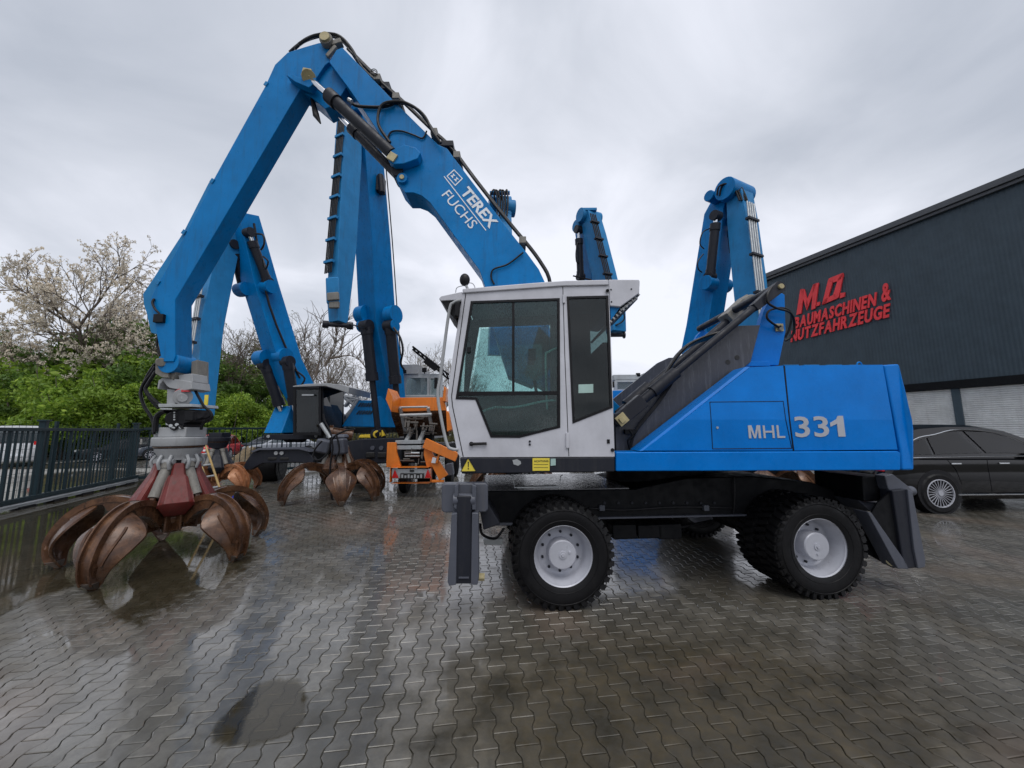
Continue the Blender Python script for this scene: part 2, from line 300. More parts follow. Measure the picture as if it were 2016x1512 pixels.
class B:
    def __init__(s, fr=None): s.v = []; s.f = []; s.cuts = []; s.M = fr.M if fr else None
    def add(s, vs, fs):
        n = len(s.v); s.cuts.append((n, len(s.f))); s.v += [tuple((s.M @ Vector(p)) if s.M else p) for p in vs]; s.f += [tuple(i + n for i in f) for f in fs]; return s
    def box(s, c, size, rot=None):
        hx, hy, hz = (q / 2 for q in size); vs = []
        for z in (-hz, hz):
            for x, y in ((-hx, -hy), (hx, -hy), (hx, hy), (-hx, hy)):
                p = Vector((x, y, z))
                if rot is not None: p = rot @ p
                vs.append(p + Vector(c))
        return s.add(vs, [(3, 2, 1, 0), (4, 5, 6, 7), (0, 1, 5, 4), (1, 2, 6, 5), (2, 3, 7, 6), (3, 0, 4, 7)])
    def b2(s, a, b):
        a = Vector(a); b = Vector(b); return s.box((a + b) / 2, [abs(q) for q in (b - a)])
    def prism(s, front, back):
        n = len(front); vs = list(front) + list(back)
        fs = [tuple(range(n)), tuple(range(2 * n - 1, n - 1, -1))] + [(i, i + n, (i + 1) % n + n, (i + 1) % n) for i in range(n)]
        return s.add(vs, fs)
    def ring(s, rings, close=True, cap=True):
        n = len(rings[0]); vs = [p for r in rings for p in r]; fs = []
        for k in range(len(rings) - 1):
            for i in range(n if close else n - 1):
                a = k * n + i; b = k * n + (i + 1) % n; fs.append((a, b, b + n, a + n))
        if cap and close: fs.append(tuple(range(n - 1, -1, -1))); fs.append(tuple(range((len(rings) - 1) * n, len(rings) * n)))
        return s.add(vs, fs)
    def tube(s, pts, r, n=8, smooth=0):
        pts = [Vector(p) for p in pts]
        if smooth: pts = catmull(pts, smooth)
        rr = r if isinstance(r, (list, tuple)) else None
        rings = []; t0 = None; nrm = None
        for i, p in enumerate(pts):
            t = (pts[min(i + 1, len(pts) - 1)] - pts[max(i - 1, 0)])
            if t.length < 1e-9: t = t0 or Vector((0, 0, 1))
            t = t.normalized()
            if nrm is None:
                nrm = t.orthogonal().normalized()
            else:
                nrm = (nrm - t * nrm.dot(t)); nrm = nrm.normalized() if nrm.length > 1e-6 else t.orthogonal().normalized()
            bi = t.cross(nrm); rad = rr[min(i, len(rr) - 1)] if rr else r
            rings.append([p + (nrm * math.cos(2 * math.pi * k / n) + bi * math.sin(2 * math.pi * k / n)) * rad for k in range(n)]); t0 = t
        return s.ring(rings)
    def cyl(s, p0, p1, r, n=16, r1=None): return s.tube([p0, p1], [r, r if r1 is None else r1], n)
    def lathe(s, prof, c=(0, 0, 0), axis='Y', n=32, cap=False):
        rings = []
        for (r, h) in prof:
            rg = []
            for k in range(n):
                a = 2 * math.pi * k / n; x, z = r * math.cos(a), r * math.sin(a)
                p = {'Y': Vector((x, h, z)), 'Z': Vector((x, z, h)), 'X': Vector((h, x, z))}[axis]
                rg.append(p + Vector(c))
            rings.append(rg)
        return s.ring(rings, cap=cap)
    def sphere(s, c, r, n=10, m=6, sc=(1, 1, 1)):
        rings = []
        for j in range(m + 1):
            a = math.pi * (j + 0.001) / (m + 0.002); rings.append([Vector((c[0] + sc[0] * r * math.sin(a) * math.cos(2 * math.pi * k / n), c[1] + sc[1] * r * math.sin(a) * math.sin(2 * math.pi * k / n), c[2] + sc[2] * r * math.cos(a))) for k in range(n)])
        return s.ring(rings)
    def beam(s, pts, hs, wd, lat):
        """box beam along pts; hs = depth across; wd = width along lat"""
        pts = [Vector(p) for p in pts]; lat = Vector(lat).normalized(); rings = []
        for i, p in enumerate(pts):
            t = (pts[min(i + 1, len(pts) - 1)] - pts[max(i - 1, 0)]).normalized(); nn = lat.cross(t).normalized(); h = hs[i] / 2
            w = (wd[i] if isinstance(wd, (list, tuple)) else wd) / 2
            rings.append([p + nn * h + lat * w, p - nn * h + lat * w, p - nn * h - lat * w, p + nn * h - lat * w])
        return s.ring(rings)
    def o(s, name, mat, parent=None, bevel=0.0, smooth=True, label=None, cat=None, group=None, kind=None, ang=38, seg=2, recalc=True):
        if name in SPLIT and len(s.cuts) > 1 and kind != 'stuff':
            cs = s.cuts + [(len(s.v), len(s.f))]; first = None
            for (v0, f0), (v1, f1) in zip(cs[:-1], cs[1:]):
                q = B(); q.v = s.v[v0:v1]; q.f = [tuple(i - v0 for i in f) for f in s.f[f0:f1]]
                ob = q.o(name, mat, parent, bevel, smooth, label, cat, group, kind, ang, seg, recalc); first = first or ob; SIB.setdefault(first.name, []).append(ob)
            return first
        off = base_of(parent)
        me = bpy.data.meshes.new(name)
        me.from_pydata([(p[0] - off.x, p[1] - off.y, p[2] - off.z) for p in s.v], [], s.f)
        if recalc and 'lettering' not in name and name != 'letter':
            bm = bmesh.new(); bm.from_mesh(me); bmesh.ops.recalc_face_normals(bm, faces=bm.faces); bm.to_mesh(me); bm.free()
        if smooth:
            me.shade_smooth(); me.set_sharp_from_angle(angle=R(ang))
        me.materials.append(MATS[mat])
        ob = bpy.data.objects.new(name, me); COL.objects.link(ob)
        if parent: ob.parent = parent
        if bevel:
            md = ob.modifiers.new('bevel', 'BEVEL'); md.width = bevel; md.segments = seg; md.limit_method = 'ANGLE'; md.angle_limit = R(35); md.harden_normals = True
        return tag(ob, label, cat, group, kind)
def catmull(pts, k=6):
    out = []
    for i in range(len(pts) - 1):
        p0 = pts[max(i - 1, 0)]; p1 = pts[i]; p2 = pts[i + 1]; p3 = pts[min(i + 2, len(pts) - 1)]
        for j in range(k):
            t = j / k; out.append(0.5 * ((2 * p1) + (p2 - p0) * t + (2 * p0 - 5 * p1 + 4 * p2 - p3) * t * t + (3 * p1 - p0 - 3 * p2 + p3) * t ** 3))
    out.append(pts[-1]); return out
def pxs(fr, pts, w): return [fr.L(a, b, w) for a, b in pts]
def ext(fr, pts, w0, w1, bld=None):
    """outline seen at depth w0, carried straight back to w1"""
    f = pxs(fr, pts, w0); b = bld or B(fr)
    return b.prism(f, [Vector((p.x, w1, p.z)) for p in f])
def plate(fr, outer, holes, w0, th, bld=None):
    """plate with holes; outer and holes are local (x,z) lists"""
    b = bld or B(fr); pts = []; ed = []; loops = []
    for lp in [outer] + holes:
        k = len(pts); pts += [Vector((p[0], p[1])) for p in lp]; ed += [(k + i, k + (i + 1) % len(lp)) for i in range(len(lp))]; loops.append(len(lp))
    vo, eo, fo_, *_ = geometry.delaunay_2d_cdt(pts, ed, [], 1, 1e-6)
    def inside(q, lp):
        c = False
        for i in range(len(lp)):
            (x1, y1), (x2, y2) = lp[i], lp[i - 1]
            if (y1 > q.y) != (y2 > q.y) and q.x < (x2 - x1) * (q.y - y1) / (y2 - y1) + x1: c = not c
        return c
    fs = []
    for f in fo_:
        q = sum((Vector(vo[i]) for i in f), Vector((0, 0))) / len(f)
        if inside(q, outer) and not any(inside(q, h) for h in holes): fs.append(tuple(f))
    vs = [Vector((v[0], w0, v[1])) for v in vo]; n = len(vs)
    vs2 = [Vector((v.x, w0 + th, v.z)) for v in vs]; f2 = [tuple(i + n for i in reversed(f)) for f in fs]
    k = 0; sf = []
    for c in loops:
        for i in range(c): a = k + i; d = k + (i + 1) % c; sf.append((a, a + n, d + n, d))
        k += c
    return b.add(vs + vs2, fs + f2 + sf)
_txt = {}
def text_mesh(body, extrude=0.02, shear=0.0, offset=0.0):
    key = (body, extrude, shear, offset)
    if key in _txt: return _txt[key]
    c = bpy.data.curves.new('t', 'FONT'); c.body = body; c.extrude = extrude; c.shear = shear; c.offset = offset; c.resolution_u = 3
    o = bpy.data.objects.new('t', c); COL.objects.link(o); bpy.context.view_layer.update()
    me = bpy.data.meshes.new_from_object(o.evaluated_get(bpy.context.evaluated_depsgraph_get()))
    vs = [v.co.copy() for v in me.vertices]; fs = [tuple(p.vertices) for p in me.polygons]
    bpy.data.objects.remove(o); bpy.data.curves.remove(c); bpy.data.meshes.remove(me)
    x0 = min(v.x for v in vs); x1 = max(v.x for v in vs); y0 = min(v.y for v in vs); y1 = max(v.y for v in vs)
    vs = [Vector(((v.x - x0) / (x1 - x0), (v.y - y0) / (y1 - y0), v.z)) for v in vs]
    _txt[key] = (vs, fs, x1 - x0, y1 - y0); return _txt[key]
def lettering(fr, body, a, b, h, w, th, bld=None, shear=0.0, offset=0.0, up=None):
    """text from local point a to local point b (x,z) with cap height h, on plane y=w standing th proud of it"""
    vs, fs, _, _ = text_mesh(body, 0.5, shear, offset); a = Vector((a[0], a[1])); b = Vector((b[0], b[1])); d = b - a; L_ = d.length; d.normalize()
    n = Vector((-d.y, d.x)) if up is None else Vector(up); out = []
    for v in vs:
        q = a + d * (v.x * L_) + n * (v.y * h); out.append(Vector((q.x, w - th * 0.5 - v.z * th, q.y)))
    return (bld or B(fr)).add(out, fs)
def hyd(root, p0, p1, r, rr, split, mat='black_steel', rodmat='chrome', eye=None, name='hydraulic_cylinder'):
    p0 = Vector(p0); p1 = Vector(p1); m = p0.lerp(p1, split); d = (p1 - p0).normalized()
    b = B(); b.cyl(p0, m, r, 18); b.cyl(m - d * r * 1.3, m + d * r * 0.25, r * 1.16, 18); b.cyl(p0 + d * r * 0.4, p0 + d * r * 1.6, r * 1.12, 18)
    c = b.o(name, mat, root)
    B().cyl(m, p1, rr, 14).o('piston_rod', rodmat, c)
    if eye is not None:
        e_ = Vector(eye).normalized(); b = B()
        for q in (p0, p1): b.cyl(q - e_ * r * 0.95, q + e_ * r * 0.95, r * 1.15, 16)
        b.o('rod_eye', mat, c)
    return c
# ================================================================ the big blue material handler
U = Fr(0, 3.70, 0.0)
UC = Fr(0, 3.68, R(4.0))
main = thing('material_handler', 'large blue wheeled material handler with light grey cab, nearest machine in the yard', 'material handler', (1.9, 5.12, 0))
CW = 1.52                                     # depth of the boom's middle plane behind the cab side
# --- undercarriage
front = [(950, 967), (1250, 963), (1352, 941), (1481, 938), (1600, 950), (1692, 987), (1722, 1022), (1700, 1042), (1640, 1016), (1460, 1016), (1176, 1022), (1150, 1030), (960, 1036)]
ch = ext(UC, front, 0.50, 1.95).o('chassis', 'black_steel', main, bevel=0.015)
zd = UC.L(1100, 966, .5).z; xd0 = UC.L(955, 966, .5).x; xd1 = UC.L(1240, 966, .5).x
B(UC).b2((xd0, .52, zd), (xd1, 1.93, zd + .012)).o('deck_sheen_plate', 'deck_sheen', main)  # sheet added over the black chassis, its colour imitating a wet highlight
ext(UC, [(960, 1031), (1150, 1026), (1176, 1019), (1460, 1013), (1640, 1013), (1640, 1016), (1460, 1016.5), (1176, 1022.5), (1150, 1030), (960, 1036)], 0.46, 0.52).o('lower_flange', 'mid_grey', main, bevel=.004)
b = B(UC)
for k in range(9): p = UC.L(1190 + k * 27, 990, .5); b.cyl(p + Vector((0, -.012, 0)), p + Vector((0, .01, 0)), .016, 6)
b.o('chassis_bolt', 'dark_grey', main, kind='stuff')
b = B(UC)
b.tube([UC.L(1160, 1000, .49), UC.L(1230, 1004, .47), UC.L(1330, 998, .47), UC.L(1450, 1000, .49)], .011, 7, 4)
b.tube([UC.L(1165, 1034, .7), UC.L(1200, 1052, .68), UC.L(1260, 1056, .68), UC.L(1330, 1040, .7), UC.L(1400, 1025, .8)], .016, 7, 5)
b.tube([UC.L(1445, 938, .48), UC.L(1446, 975, .47), UC.L(1444, 1010, .48)], .008, 6, 3)
b.o('hydraulic_hose', 'hose', main)
b = B(UC)
for px in (1185, 1390): q = UC.L(px, 1000, .47); b.b2(q + Vector((-.03, -.015, -.03)), q + Vector((.03, .03, .03)))
b.o('hose_coupling', 'mid_grey', main, bevel=.004)
b = B(UC)
for px in (1215, 1262, 1300):
    p = UC.L(px, 1036, 0.9); b.box(p, (0.28, 0.5, 0.14 + 0.04 * rng.random()))
p = UC.L(1255, 1045, 0.9); b.cyl(p + Vector((-0.3, 0, 0)), p + Vector((0.3, 0, 0)), 0.09, 12)
b.o('gearbox', 'black_steel', ch, bevel=0.01)
# swing ring
c0 = Vector((1.9, 5.12, 0))
zr0 = UC.L(1270, 960, 1.3).z
b = B(); b.cyl(c0 + Vector((0, 0, zr0 - 0.15)), c0 + Vector((0, 0, 1.36)), 0.62, 48); b.cyl(c0 + Vector((0, 0, zr0 + .05)), c0 + Vector((0, 0, zr0 + .12)), 0.68, 48)
b.o('swing_ring', 'black_steel', main)
# folding wire step under the cab
b = B(UC)
q = [UC.L(1004, 935, .22), UC.L(1010, 937, .22), UC.L(1013, 960, .22), UC.L(1101, 960, .22), UC.L(1104, 937, .22), UC.L(1108, 935, .22)]
b.tube(q, 0.006, 6); b.box(UC.L(1057, 958, .24), (0.42, 0.09, 0.012)); b.o('cab_step', 'galvanised', main)
# --- wheels
TR = 0.498
def make_wheel(outer=True):
    w = B()
    prof = [(0.283, 0.0), (0.289, 0.010), (0.276, 0.020), (0.270, 0.045), (0.250, 0.07), (0.240, 0.16), (0.222, 0.18), (0.20, 0.185), (0.17, 0.185), (0.0, 0.185)]
    w.lathe(prof, n=48)
    r = w.o('wheel', 'rim_silver', None)
    h = B(); h.lathe([(0.136, 0.185), (0.136, 0.055), (0.127, 0.045), (0.0, 0.045)], n=40)
    h.lathe([(0.038, 0.045), (0.036, 0.036), (0.0, 0.036)], n=20); h.lathe([(0.02, 0.036), (0.017, 0.026), (0.0, 0.026)], n=6); h.lathe([(0.013, 0.045), (0.011, 0.034), (0, 0.034)], c=(0.055, 0, 0.045), n=8)
    hub = h.o('hub', 'rim_silver', r)
    nb = B()
    for k in range(10):
        a = 2 * math.pi * k / 10; nb.lathe([(0.014, 0.185), (0.014, 0.165), (0.0, 0.160)], c=(0.187 * math.cos(a), 0, 0.187 * math.sin(a)), n=6)
    nb.o('wheel_nut', 'rim_silver', r).data.materials[0] = MATS['dark_grey']; bpy.data.objects['wheel_nut']['kind'] = 'stuff'
    t = B(); W_ = 0.26
    t.lathe([(0.284, 0.006), (0.30, -0.002), (0.33, -0.012), (0.39, -0.018), (0.435, -0.014), (0.458, 0.0), (0.472, 0.02), (0.472, W_ - .02), (0.458, W_ ), (0.42, W_ + 0.01), (0.33, W_), (0.284, W_ - .006)], n=64)
    t.lathe([(0.425, -0.0165), (0.429, -0.022), (0.433, -0.0155)], n=64); t.lathe([(0.33, -0.012), (0.333, -0.016), (0.337, -0.013)], n=64)
    nl = 38
    for k in range(nl):
        a = 2 * math.pi * k / nl + rng.uniform(-.01, .01)
        for side in (0, 1):
            aa = a + side * math.pi / nl; L1 = 0.13; y0 = -0.004 if side == 0 else W_ + 0.004 - L1
            ln = (TR - 0.448) + rng.uniform(-.003, .003); ca, sa = math.cos(aa), math.sin(aa)
            rot = Matrix(((sa, 0, ca), (0, 1, 0), (-ca, 0, sa))).to_3x3()     # local z = radial
            rot = rot @ Matrix.Rotation(0.22 * (1 if side else -1), 3, 'Z')
            t.box(((0.448 + ln / 2) * ca, y0 + L1 / 2, (0.448 + ln / 2) * sa), (0.046, L1, ln), rot)
            # the lug's shoulder running down the sidewall
            yy = -0.006 if side == 0 else W_ + 0.006
            t.box((0.458 * ca, yy, 0.458 * sa), (0.04, 0.014, 0.036), rot)
    t.o('tyre', 'rubber', r)
    return r
w0 = make_wheel()
def copy_tree(o, parent):
    c = o.copy(); COL.objects.link(c); c.parent = parent
    for ch_ in list(o.children): copy_tree(ch_, c)
    return c
def put_wheel(x, w, flip, first=False):
    p = UC.M @ Vector((x, w, TR - 0.012)) - Vector(main.location)
    o = w0 if first else copy_tree(w0, main)
    o.parent = main; o.location = p; o.rotation_euler = (0, rng.random() * 6, UC.yaw + (math.pi if flip else 0)) if not first else (0, 0.35, UC.yaw)
    o.rotation_mode = 'XYZ'
    return o
xf = UC.L(1110, 1106, 0.0).x; xr = UC.L(1618, 1088, 0.0).x
for i, x in enumerate((xf, xr)):
    put_wheel(x, 0.0, False, first=(i == 0))
    put_wheel(x, 0.58, True)
    put_wheel(x, 2.12, False)
    put_wheel(x, 2.70, True)
b = B(UC)
for x in (xf, xr):
    b.cyl((x, 0.18, TR), (x, 2.42, TR), 0.085, 16); b.cyl((x, 0.9, TR), (x, 1.6, TR), 0.16, 20); b.box((x, 1.3, TR + 0.2), (0.3, 0.9, 0.25))
b.o('axle', 'black_steel', main, bevel=0.01)
# --- front outrigger
pl = ext(UC, [(869, 957), (873, 952), (957, 951), (961, 956), (961, 1004), (956, 1009), (874, 1010), (869, 1005)], -0.02, 0.10).o('outrigger_plate', 'mid_grey', main, bevel=0.02)
b = ext(UC, [(895, 958), (903, 952), (901, 1004), (893, 1000)], -0.12, -0.02); ext(UC, [(929, 953), (938, 957), (937, 1004), (929, 1004)], -0.12, -0.02, b)
b.cyl(UC.L(892, 984, -0.07), UC.L(936, 984, -0.07), 0.06, 20); b.o('hinge_lug', 'mid_grey', pl, bevel=0.008)
arm = ext(UC, [(899, 976), (928, 977), (931, 1150), (896, 1150)], -0.13, 0.0).o('outrigger_arm', 'dark_grey', main, bevel=0.012)
for pts in ([(889, 1012), (900, 1010), (898, 1152), (884, 1154), (881, 1146)], [(929, 1010), (942, 1010), (942, 1016), (943, 1138), (940, 1152), (927, 1152)]):
    ext(UC, pts, -0.15, 0.06).o('side_flange', 'mid_grey', arm, bevel=0.008)
B(UC).cyl(UC.L(942, 1136, 0), UC.L(954, 1136, 0), 0.035, 8).o('pin', 'brass', arm)
b = ext(UC, [(903, 1137), (923, 1137), (923, 1139), (903, 1139)], -0.15, -0.12); b.o('weld_strip', 'mid_grey', arm)
# bit of frame and hanging hose behind the outrigger
b = B(UC); b.tube([UC.L(945, 1030, .2), UC.L(950, 1052, .2), UC.L(975, 1060, .3), UC.L(992, 1040, .4)], 0.014, 8, 5); b.o('hydraulic_hose', 'hose', main)
b = ext(UC, [(951, 1062), (990, 1062), (990, 1073), (953, 1073)], 0.5, 0.6); b.o('foot_step', 'galvanised', main, bevel=.005)
ext(UC, [(945, 1008), (960, 990), (985, 1032), (952, 1044)], 0.1, 0.5).o('outrigger_bracket', 'dark_grey', main, bevel=0.01)
# --- rear outrigger
pl = ext(UC, [(1697, 938), (1742, 936), (1752, 950), (1733, 987), (1702, 988)], 0.15, 0.75).o('outrigger_plate', 'black_steel', main, bevel=0.015)
b = ext(UC, [(1742, 937), (1758, 933), (1795, 962), (1797, 972), (1755, 972), (1748, 960)], 0.05, 0.16); b.cyl(UC.L(1762, 968, .1), UC.L(1796, 966, .1), 0.05, 16); b.o('hinge_lug', 'mid_grey', pl, bevel=0.01)
arm = ext(UC, [(1757, 966), (1784, 963), (1808, 1118), (1781, 1121)], 0.0, 0.14).o('outrigger_arm', 'dark_grey', main, bevel=0.012)
ext(UC, [(1787, 963), (1797, 968), (1823, 1104), (1822, 1117), (1808, 1120), (1800, 1080)], -0.02, 0.16).o('side_flange', 'mid_grey', arm, bevel=0.008)
ext(UC, [(1708, 1008), (1716, 1009), (1785, 1108), (1790, 1121), (1768, 1120)], 0.0, 0.16).o('side_flange', 'mid_grey', arm, bevel=0.008)
ext(UC, [(1728, 990), (1757, 966), (1783, 1115), (1716, 1010)], 0.03, 0.05).o('gusset_plate', 'black_steel', arm)
ext(UC, [(1700, 1040), (1716, 1010), (1768, 1118), (1758, 1118), (1702, 1087)], 0.22, 0.25).o('gusset_plate', 'black_steel', arm)
B(UC).cyl(UC.L(1757, 1105, 0.05), UC.L(1757, 1105, 0.2), 0.05, 12).o('pin', 'brass', arm)
ext(UC, [(1690, 985), (1700, 988), (1735, 990), (1728, 1004), (1712, 1007)], 0.2, 0.5).o('outrigger_bracket', 'mid_grey', main, bevel=0.006)  # grey slab, coloured like the wet reflection on the arm's sloping top

# --- upper deck and house
WF = 2.72                                    # far side of the house
def slab(fr, pts, wb, bld=None):
    f = [fr.L(a, c, w) for a, c, w in pts]; return (bld or B(fr)).prism(f, [Vector((p.x, wb, p.z)) for p in f])
ext(U, [(1213, 890), (1768, 888), (1774, 892), (1774, 926), (1213, 928)], -0.02, 0.25).o('side_sill', 'blue_panel', main, bevel=0.012)
zs0 = U.L(1300, 926, 0).z; zs1 = U.L(1300, 900, 0).z
B(U).b2((-0.42, 0.25, zs0 + 0.02), (3.3, WF, zs1)).o('deck_frame', 'black_steel', main)
# engine house: two side panels with a crease, the rear counterweight
def creased(pts_low, pts_up, wt, name, par=main):
    """lower vertical face and upper face leaning in"""
    b = B(U); lo = [U.L(x, y, 0.0) for x, y in pts_low]; up = [U.L(x, y, wt) for x, y in pts_up]
    b.ring([lo, [Vector((p.x, 0.35, p.z)) for p in lo]]); b.ring([up, [Vector((p.x, 0.35, p.z)) for p in up]]); return b
# near-side panels (traced as polygons with their own depth per corner)
def panel(pts, name, wb=0.3, mat='blue_panel', bevel=0.008, par=main, **k): return slab(U, pts, wb).o(name, mat, par, bevel=bevel, **k)
lw, tw = 0.0, 0.07
b = B(U)
f1 = [(1266, 887, lw), (1347, 826, lw), (1553, 826, lw), (1560.5, 887, lw)]
f2 = [(1347, 826, lw), (1477, 723, tw), (1542, 720, tw), (1553, 826, lw)]
def skin(polys, wb, bld):
    for poly in polys:
        f = [U.L(a, c, w) for a, c, w in poly]; bld.prism(f, [Vector((p.x, wb, p.z)) for p in f])
skin([f1], 0.3, b); pan = b.o('front_side_panel', 'blue_panel', main, bevel=0)
b = B(U); skin([f2], 0.3, b); b.o('upper_face', 'blue_panel', pan)
b = B(U); skin([[(1564, 887, lw), (1556, 826, lw), (1757, 826, lw), (1767, 885, lw)]], 0.3, b); rp_ = b.o('engine_side_panel', 'blue_panel', main)
b = B(U); skin([[(1556, 826, lw), (1545.5, 720, tw), (1738, 718, tw), (1757, 826, lw)]], 0.3, b); b.o('upper_face', 'blue_panel', rp_)
# light chamfer strip along the sloping edge
b = slab(U, [(1258, 888, .012), (1266, 887.5, 0.0), (1477, 722, tw), (1468, 722, tw + .012)], 0.3); b.o('edge_strip', 'blue_panel', pan)
# access door outlined by a groove
dpl = [(1398.5, 793), (1541, 791), (1546, 826)]; 
b = B(U)
def fold(x, y): return 0.0 if y >= 826 else tw * (826 - y) / 104.0
dd = [(1397.5, 791.5), (1542, 790), (1547, 826), (1559, 882.5), (1403, 883.5), (1400, 826)]
for i in range(len(dd)):
    a_, c_ = dd[i], dd[(i + 1) % len(dd)]
    b.tube([U.L(a_[0], a_[1], fold(*a_) - .0015), U.L(c_[0], c_[1], fold(*c_) - .0015)], 0.0035, 6)
b.o('door_gap', 'black_plastic', pan)
b = B(U); p = U.L(1412, 842, 0); b.cyl(p + Vector((0, -.006, 0)), p + Vector((0, .01, 0)), 0.012, 12); b.o('door_lock', 'galvanised', pan)
b = B(U)
for aa, cc in (((1543.5, 720), (1554.5, 826)), ((1554.5, 826), (1562, 887))):
    b.tube([U.L(aa[0], aa[1], fold(*aa) + .004), U.L(cc[0], cc[1], fold(*cc) + .004)], 0.007, 6)
b.o('panel_gap', 'black_plastic', main)
# inner body volume
zt = U.L(1600, 719, tw).z; 
body = [(1270, 889), (1475, 728), (1738, 722), (1764, 889)]
slab(U, [(x, y, 0.30) for x, y in [(1262, 889), (1462, 733), (1738, 724), (1764, 889)]], WF).o('engine_house', 'blue_paint', main, bevel=0.02)
b = B(U)
for k, px in enumerate((1560, 1600, 1645, 1690)):
    p = U.L(px, 720, 0.5); b.b2(p + Vector((-.1, 0, -.02)), p + Vector((.08, .5, 0.012)))
p = U.L(1692, 720, 0.3); b.tube([p + Vector((-.03, 0, 0)), p + Vector((-.015, 0, .035)), p + Vector((.015, 0, .035)), p + Vector((.03, 0, 0))], 0.008, 8, 3)
b.o('hood_fittings', 'blue_paint', main, bevel=0.005)
# counterweight
cwp = [(1741, 718, tw), (1771, 716, tw + .02), (1786, 775, .04), (1796, 826, .0), (1800.5, 846, 0), (1800.5, 926, 0), (1776, 926, 0), (1773, 886, 0), (1762, 826, 0)]
slab(U, cwp, WF).o('counterweight', 'blue_panel', main, bevel=0.02)
# lettering
def xz_(x, y): p = U.L(x, y, 0); return (p.x, p.z)
def glyph(fr, polys, a, c, h, w, th, name, mat, par):
    a = Vector((a[0], a[1])); c = Vector((c[0], c[1])); d = c - a; up = Vector((-d.y, d.x)).normalized() * h; b = B(fr)
    for pl in polys:
        q = [a + d * x + up * y for x, y in pl]; b.prism([Vector((p.x, w - th, p.y)) for p in q], [Vector((p.x, w - .0005, p.y)) for p in q])
    return b.o(name, mat, par, smooth=False)
GM = [[(0, 0), (.2, 0), (.2, 1), (0, 1)], [(.8, 0), (1, 0), (1, 1), (.8, 1)], [(.2, 1), (.2, .70), (.42, 0), (.5, 0), (.5, .22), (.29, 1)], [(.8, 1), (.71, 1), (.5, .22), (.5, 0), (.58, 0), (.8, .70)]]
G1 = [[(.55, 0), (1, 0), (1, 1), (.66, 1), (.55, .84)], [(.55, .84), (.12, .66), (.12, .48), (.55, .62)]]
glyph(U, GM, xz_(1474, 863), xz_(1498, 862.7), .128, 0, .006, 'model_lettering', 'decal_silver', main)
glyph(U, G1, xz_(1633, 860), xz_(1664, 859.4), .205, 0, .006, 'model_lettering', 'decal_silver', main)
b = B(U); lettering(U, 'HL', xz_(1503, 862.6), (U.L(1545.5, 862, 0).x, U.L(1545.5, 862, 0).z), 0.125, 0.0, 0.006, b, offset=0.006)
b.o('model_lettering', 'decal_silver', main, smooth=False)
b = B(U); lettering(U, '33', (U.L(1566, 861, 0).x, U.L(1566, 861, 0).z), xz_(1633, 860), 0.205, 0.0, 0.006, b, offset=0.015)
b.o('model_lettering', 'decal_silver', main, smooth=False)
# --- dark boom cradle plates, blue tower
cr = [(1213, 889), (1211, 832), (1240, 806), (1425, 655), (1455, 641), (1497, 640), (1478, 712), (1463, 725), (1263, 888)]
pc = ext(U, cr, 0.34, 0.40)
cradle = pc.o('cradle_plate', 'wet_plate', main, bevel=0.004)
fr_ = pxs(U, cr, 0.34); b = B(U); b.prism([Vector((p.x, 2.22, p.z)) for p in fr_], [Vector((p.x, 2.28, p.z)) for p in fr_]); b.o('cradle_plate', 'wet_plate', main)
b = B(U)
for a_ in ((1433, 713), (1451, 704)):
    p = U.L(a_[0], a_[1], 0.34); b.cyl(p + Vector((0, -.004, 0)), p + Vector((0, .01, 0)), 0.027, 20)
b.o('plate_hole', 'decal_black', cradle)
tw_ = [(1477, 713), (1503, 615), (1515, 588), (1530, 572), (1545, 580), (1547, 652), (1533, 719), (1478, 719)]
ext(U, tw_, 0.42, 0.50).o('tower_plate', 'blue_panel', main, bevel=0.006)
ft = pxs(U, tw_, 0.42); b = B(U); b.prism([Vector((p.x, 2.1, p.z)) for p in ft], [Vector((p.x, 2.18, p.z)) for p in ft]); b.o('tower_plate', 'blue_panel', main, bevel=.006)
b = ext(U, [(1467, 721), (1480, 711), (1514, 711), (1517, 721)], 0.36, 0.6); b.o('tower_foot', 'blue_panel', main, bevel=.006)
p = U.L(1534, 645, .41); b = B(U); b.box(p, (0.09, 0.02, 0.09)); pn = b.o('pin_plate', 'brass', main, bevel=.004)
b = B(U); b.cyl(p + Vector((0, -.03, -.01)), p + Vector((0, 0, -.01)), 0.028, 12); b.box(p + Vector((-.03, -.02, .01)), (.07, .02, .02)); b.o('grease_fitting', 'greased_grey', pn)
b = B(U); b.cyl(U.L(1529, 566, 0.42), Vector((U.L(1529, 566, .42).x, 2.2, U.L(1529, 566, .42).z)), 0.05, 16); b.o('tower_pin', 'dark_grey', main)
# hoses on the tower
b = B(U)
b.tube([U.L(1519, 566, .25), U.L(1511, 580, .22), U.L(1512, 596, .22), U.L(1530, 607, .25), U.L(1555, 615, .32), U.L(1564, 635, .38), U.L(1560, 660, .42), U.L(1546, 671, .44)], 0.013, 8, 6)
b.tube([U.L(1534, 645, .36), U.L(1513, 630, .33), U.L(1510, 618, .33), U.L(1520, 609, .34), U.L(1545, 607, .36), U.L(1558, 620, .4), U.L(1553, 650, .42), U.L(1544, 665, .44)], 0.012, 8, 6)
b.o('hydraulic_hose', 'hose', main)
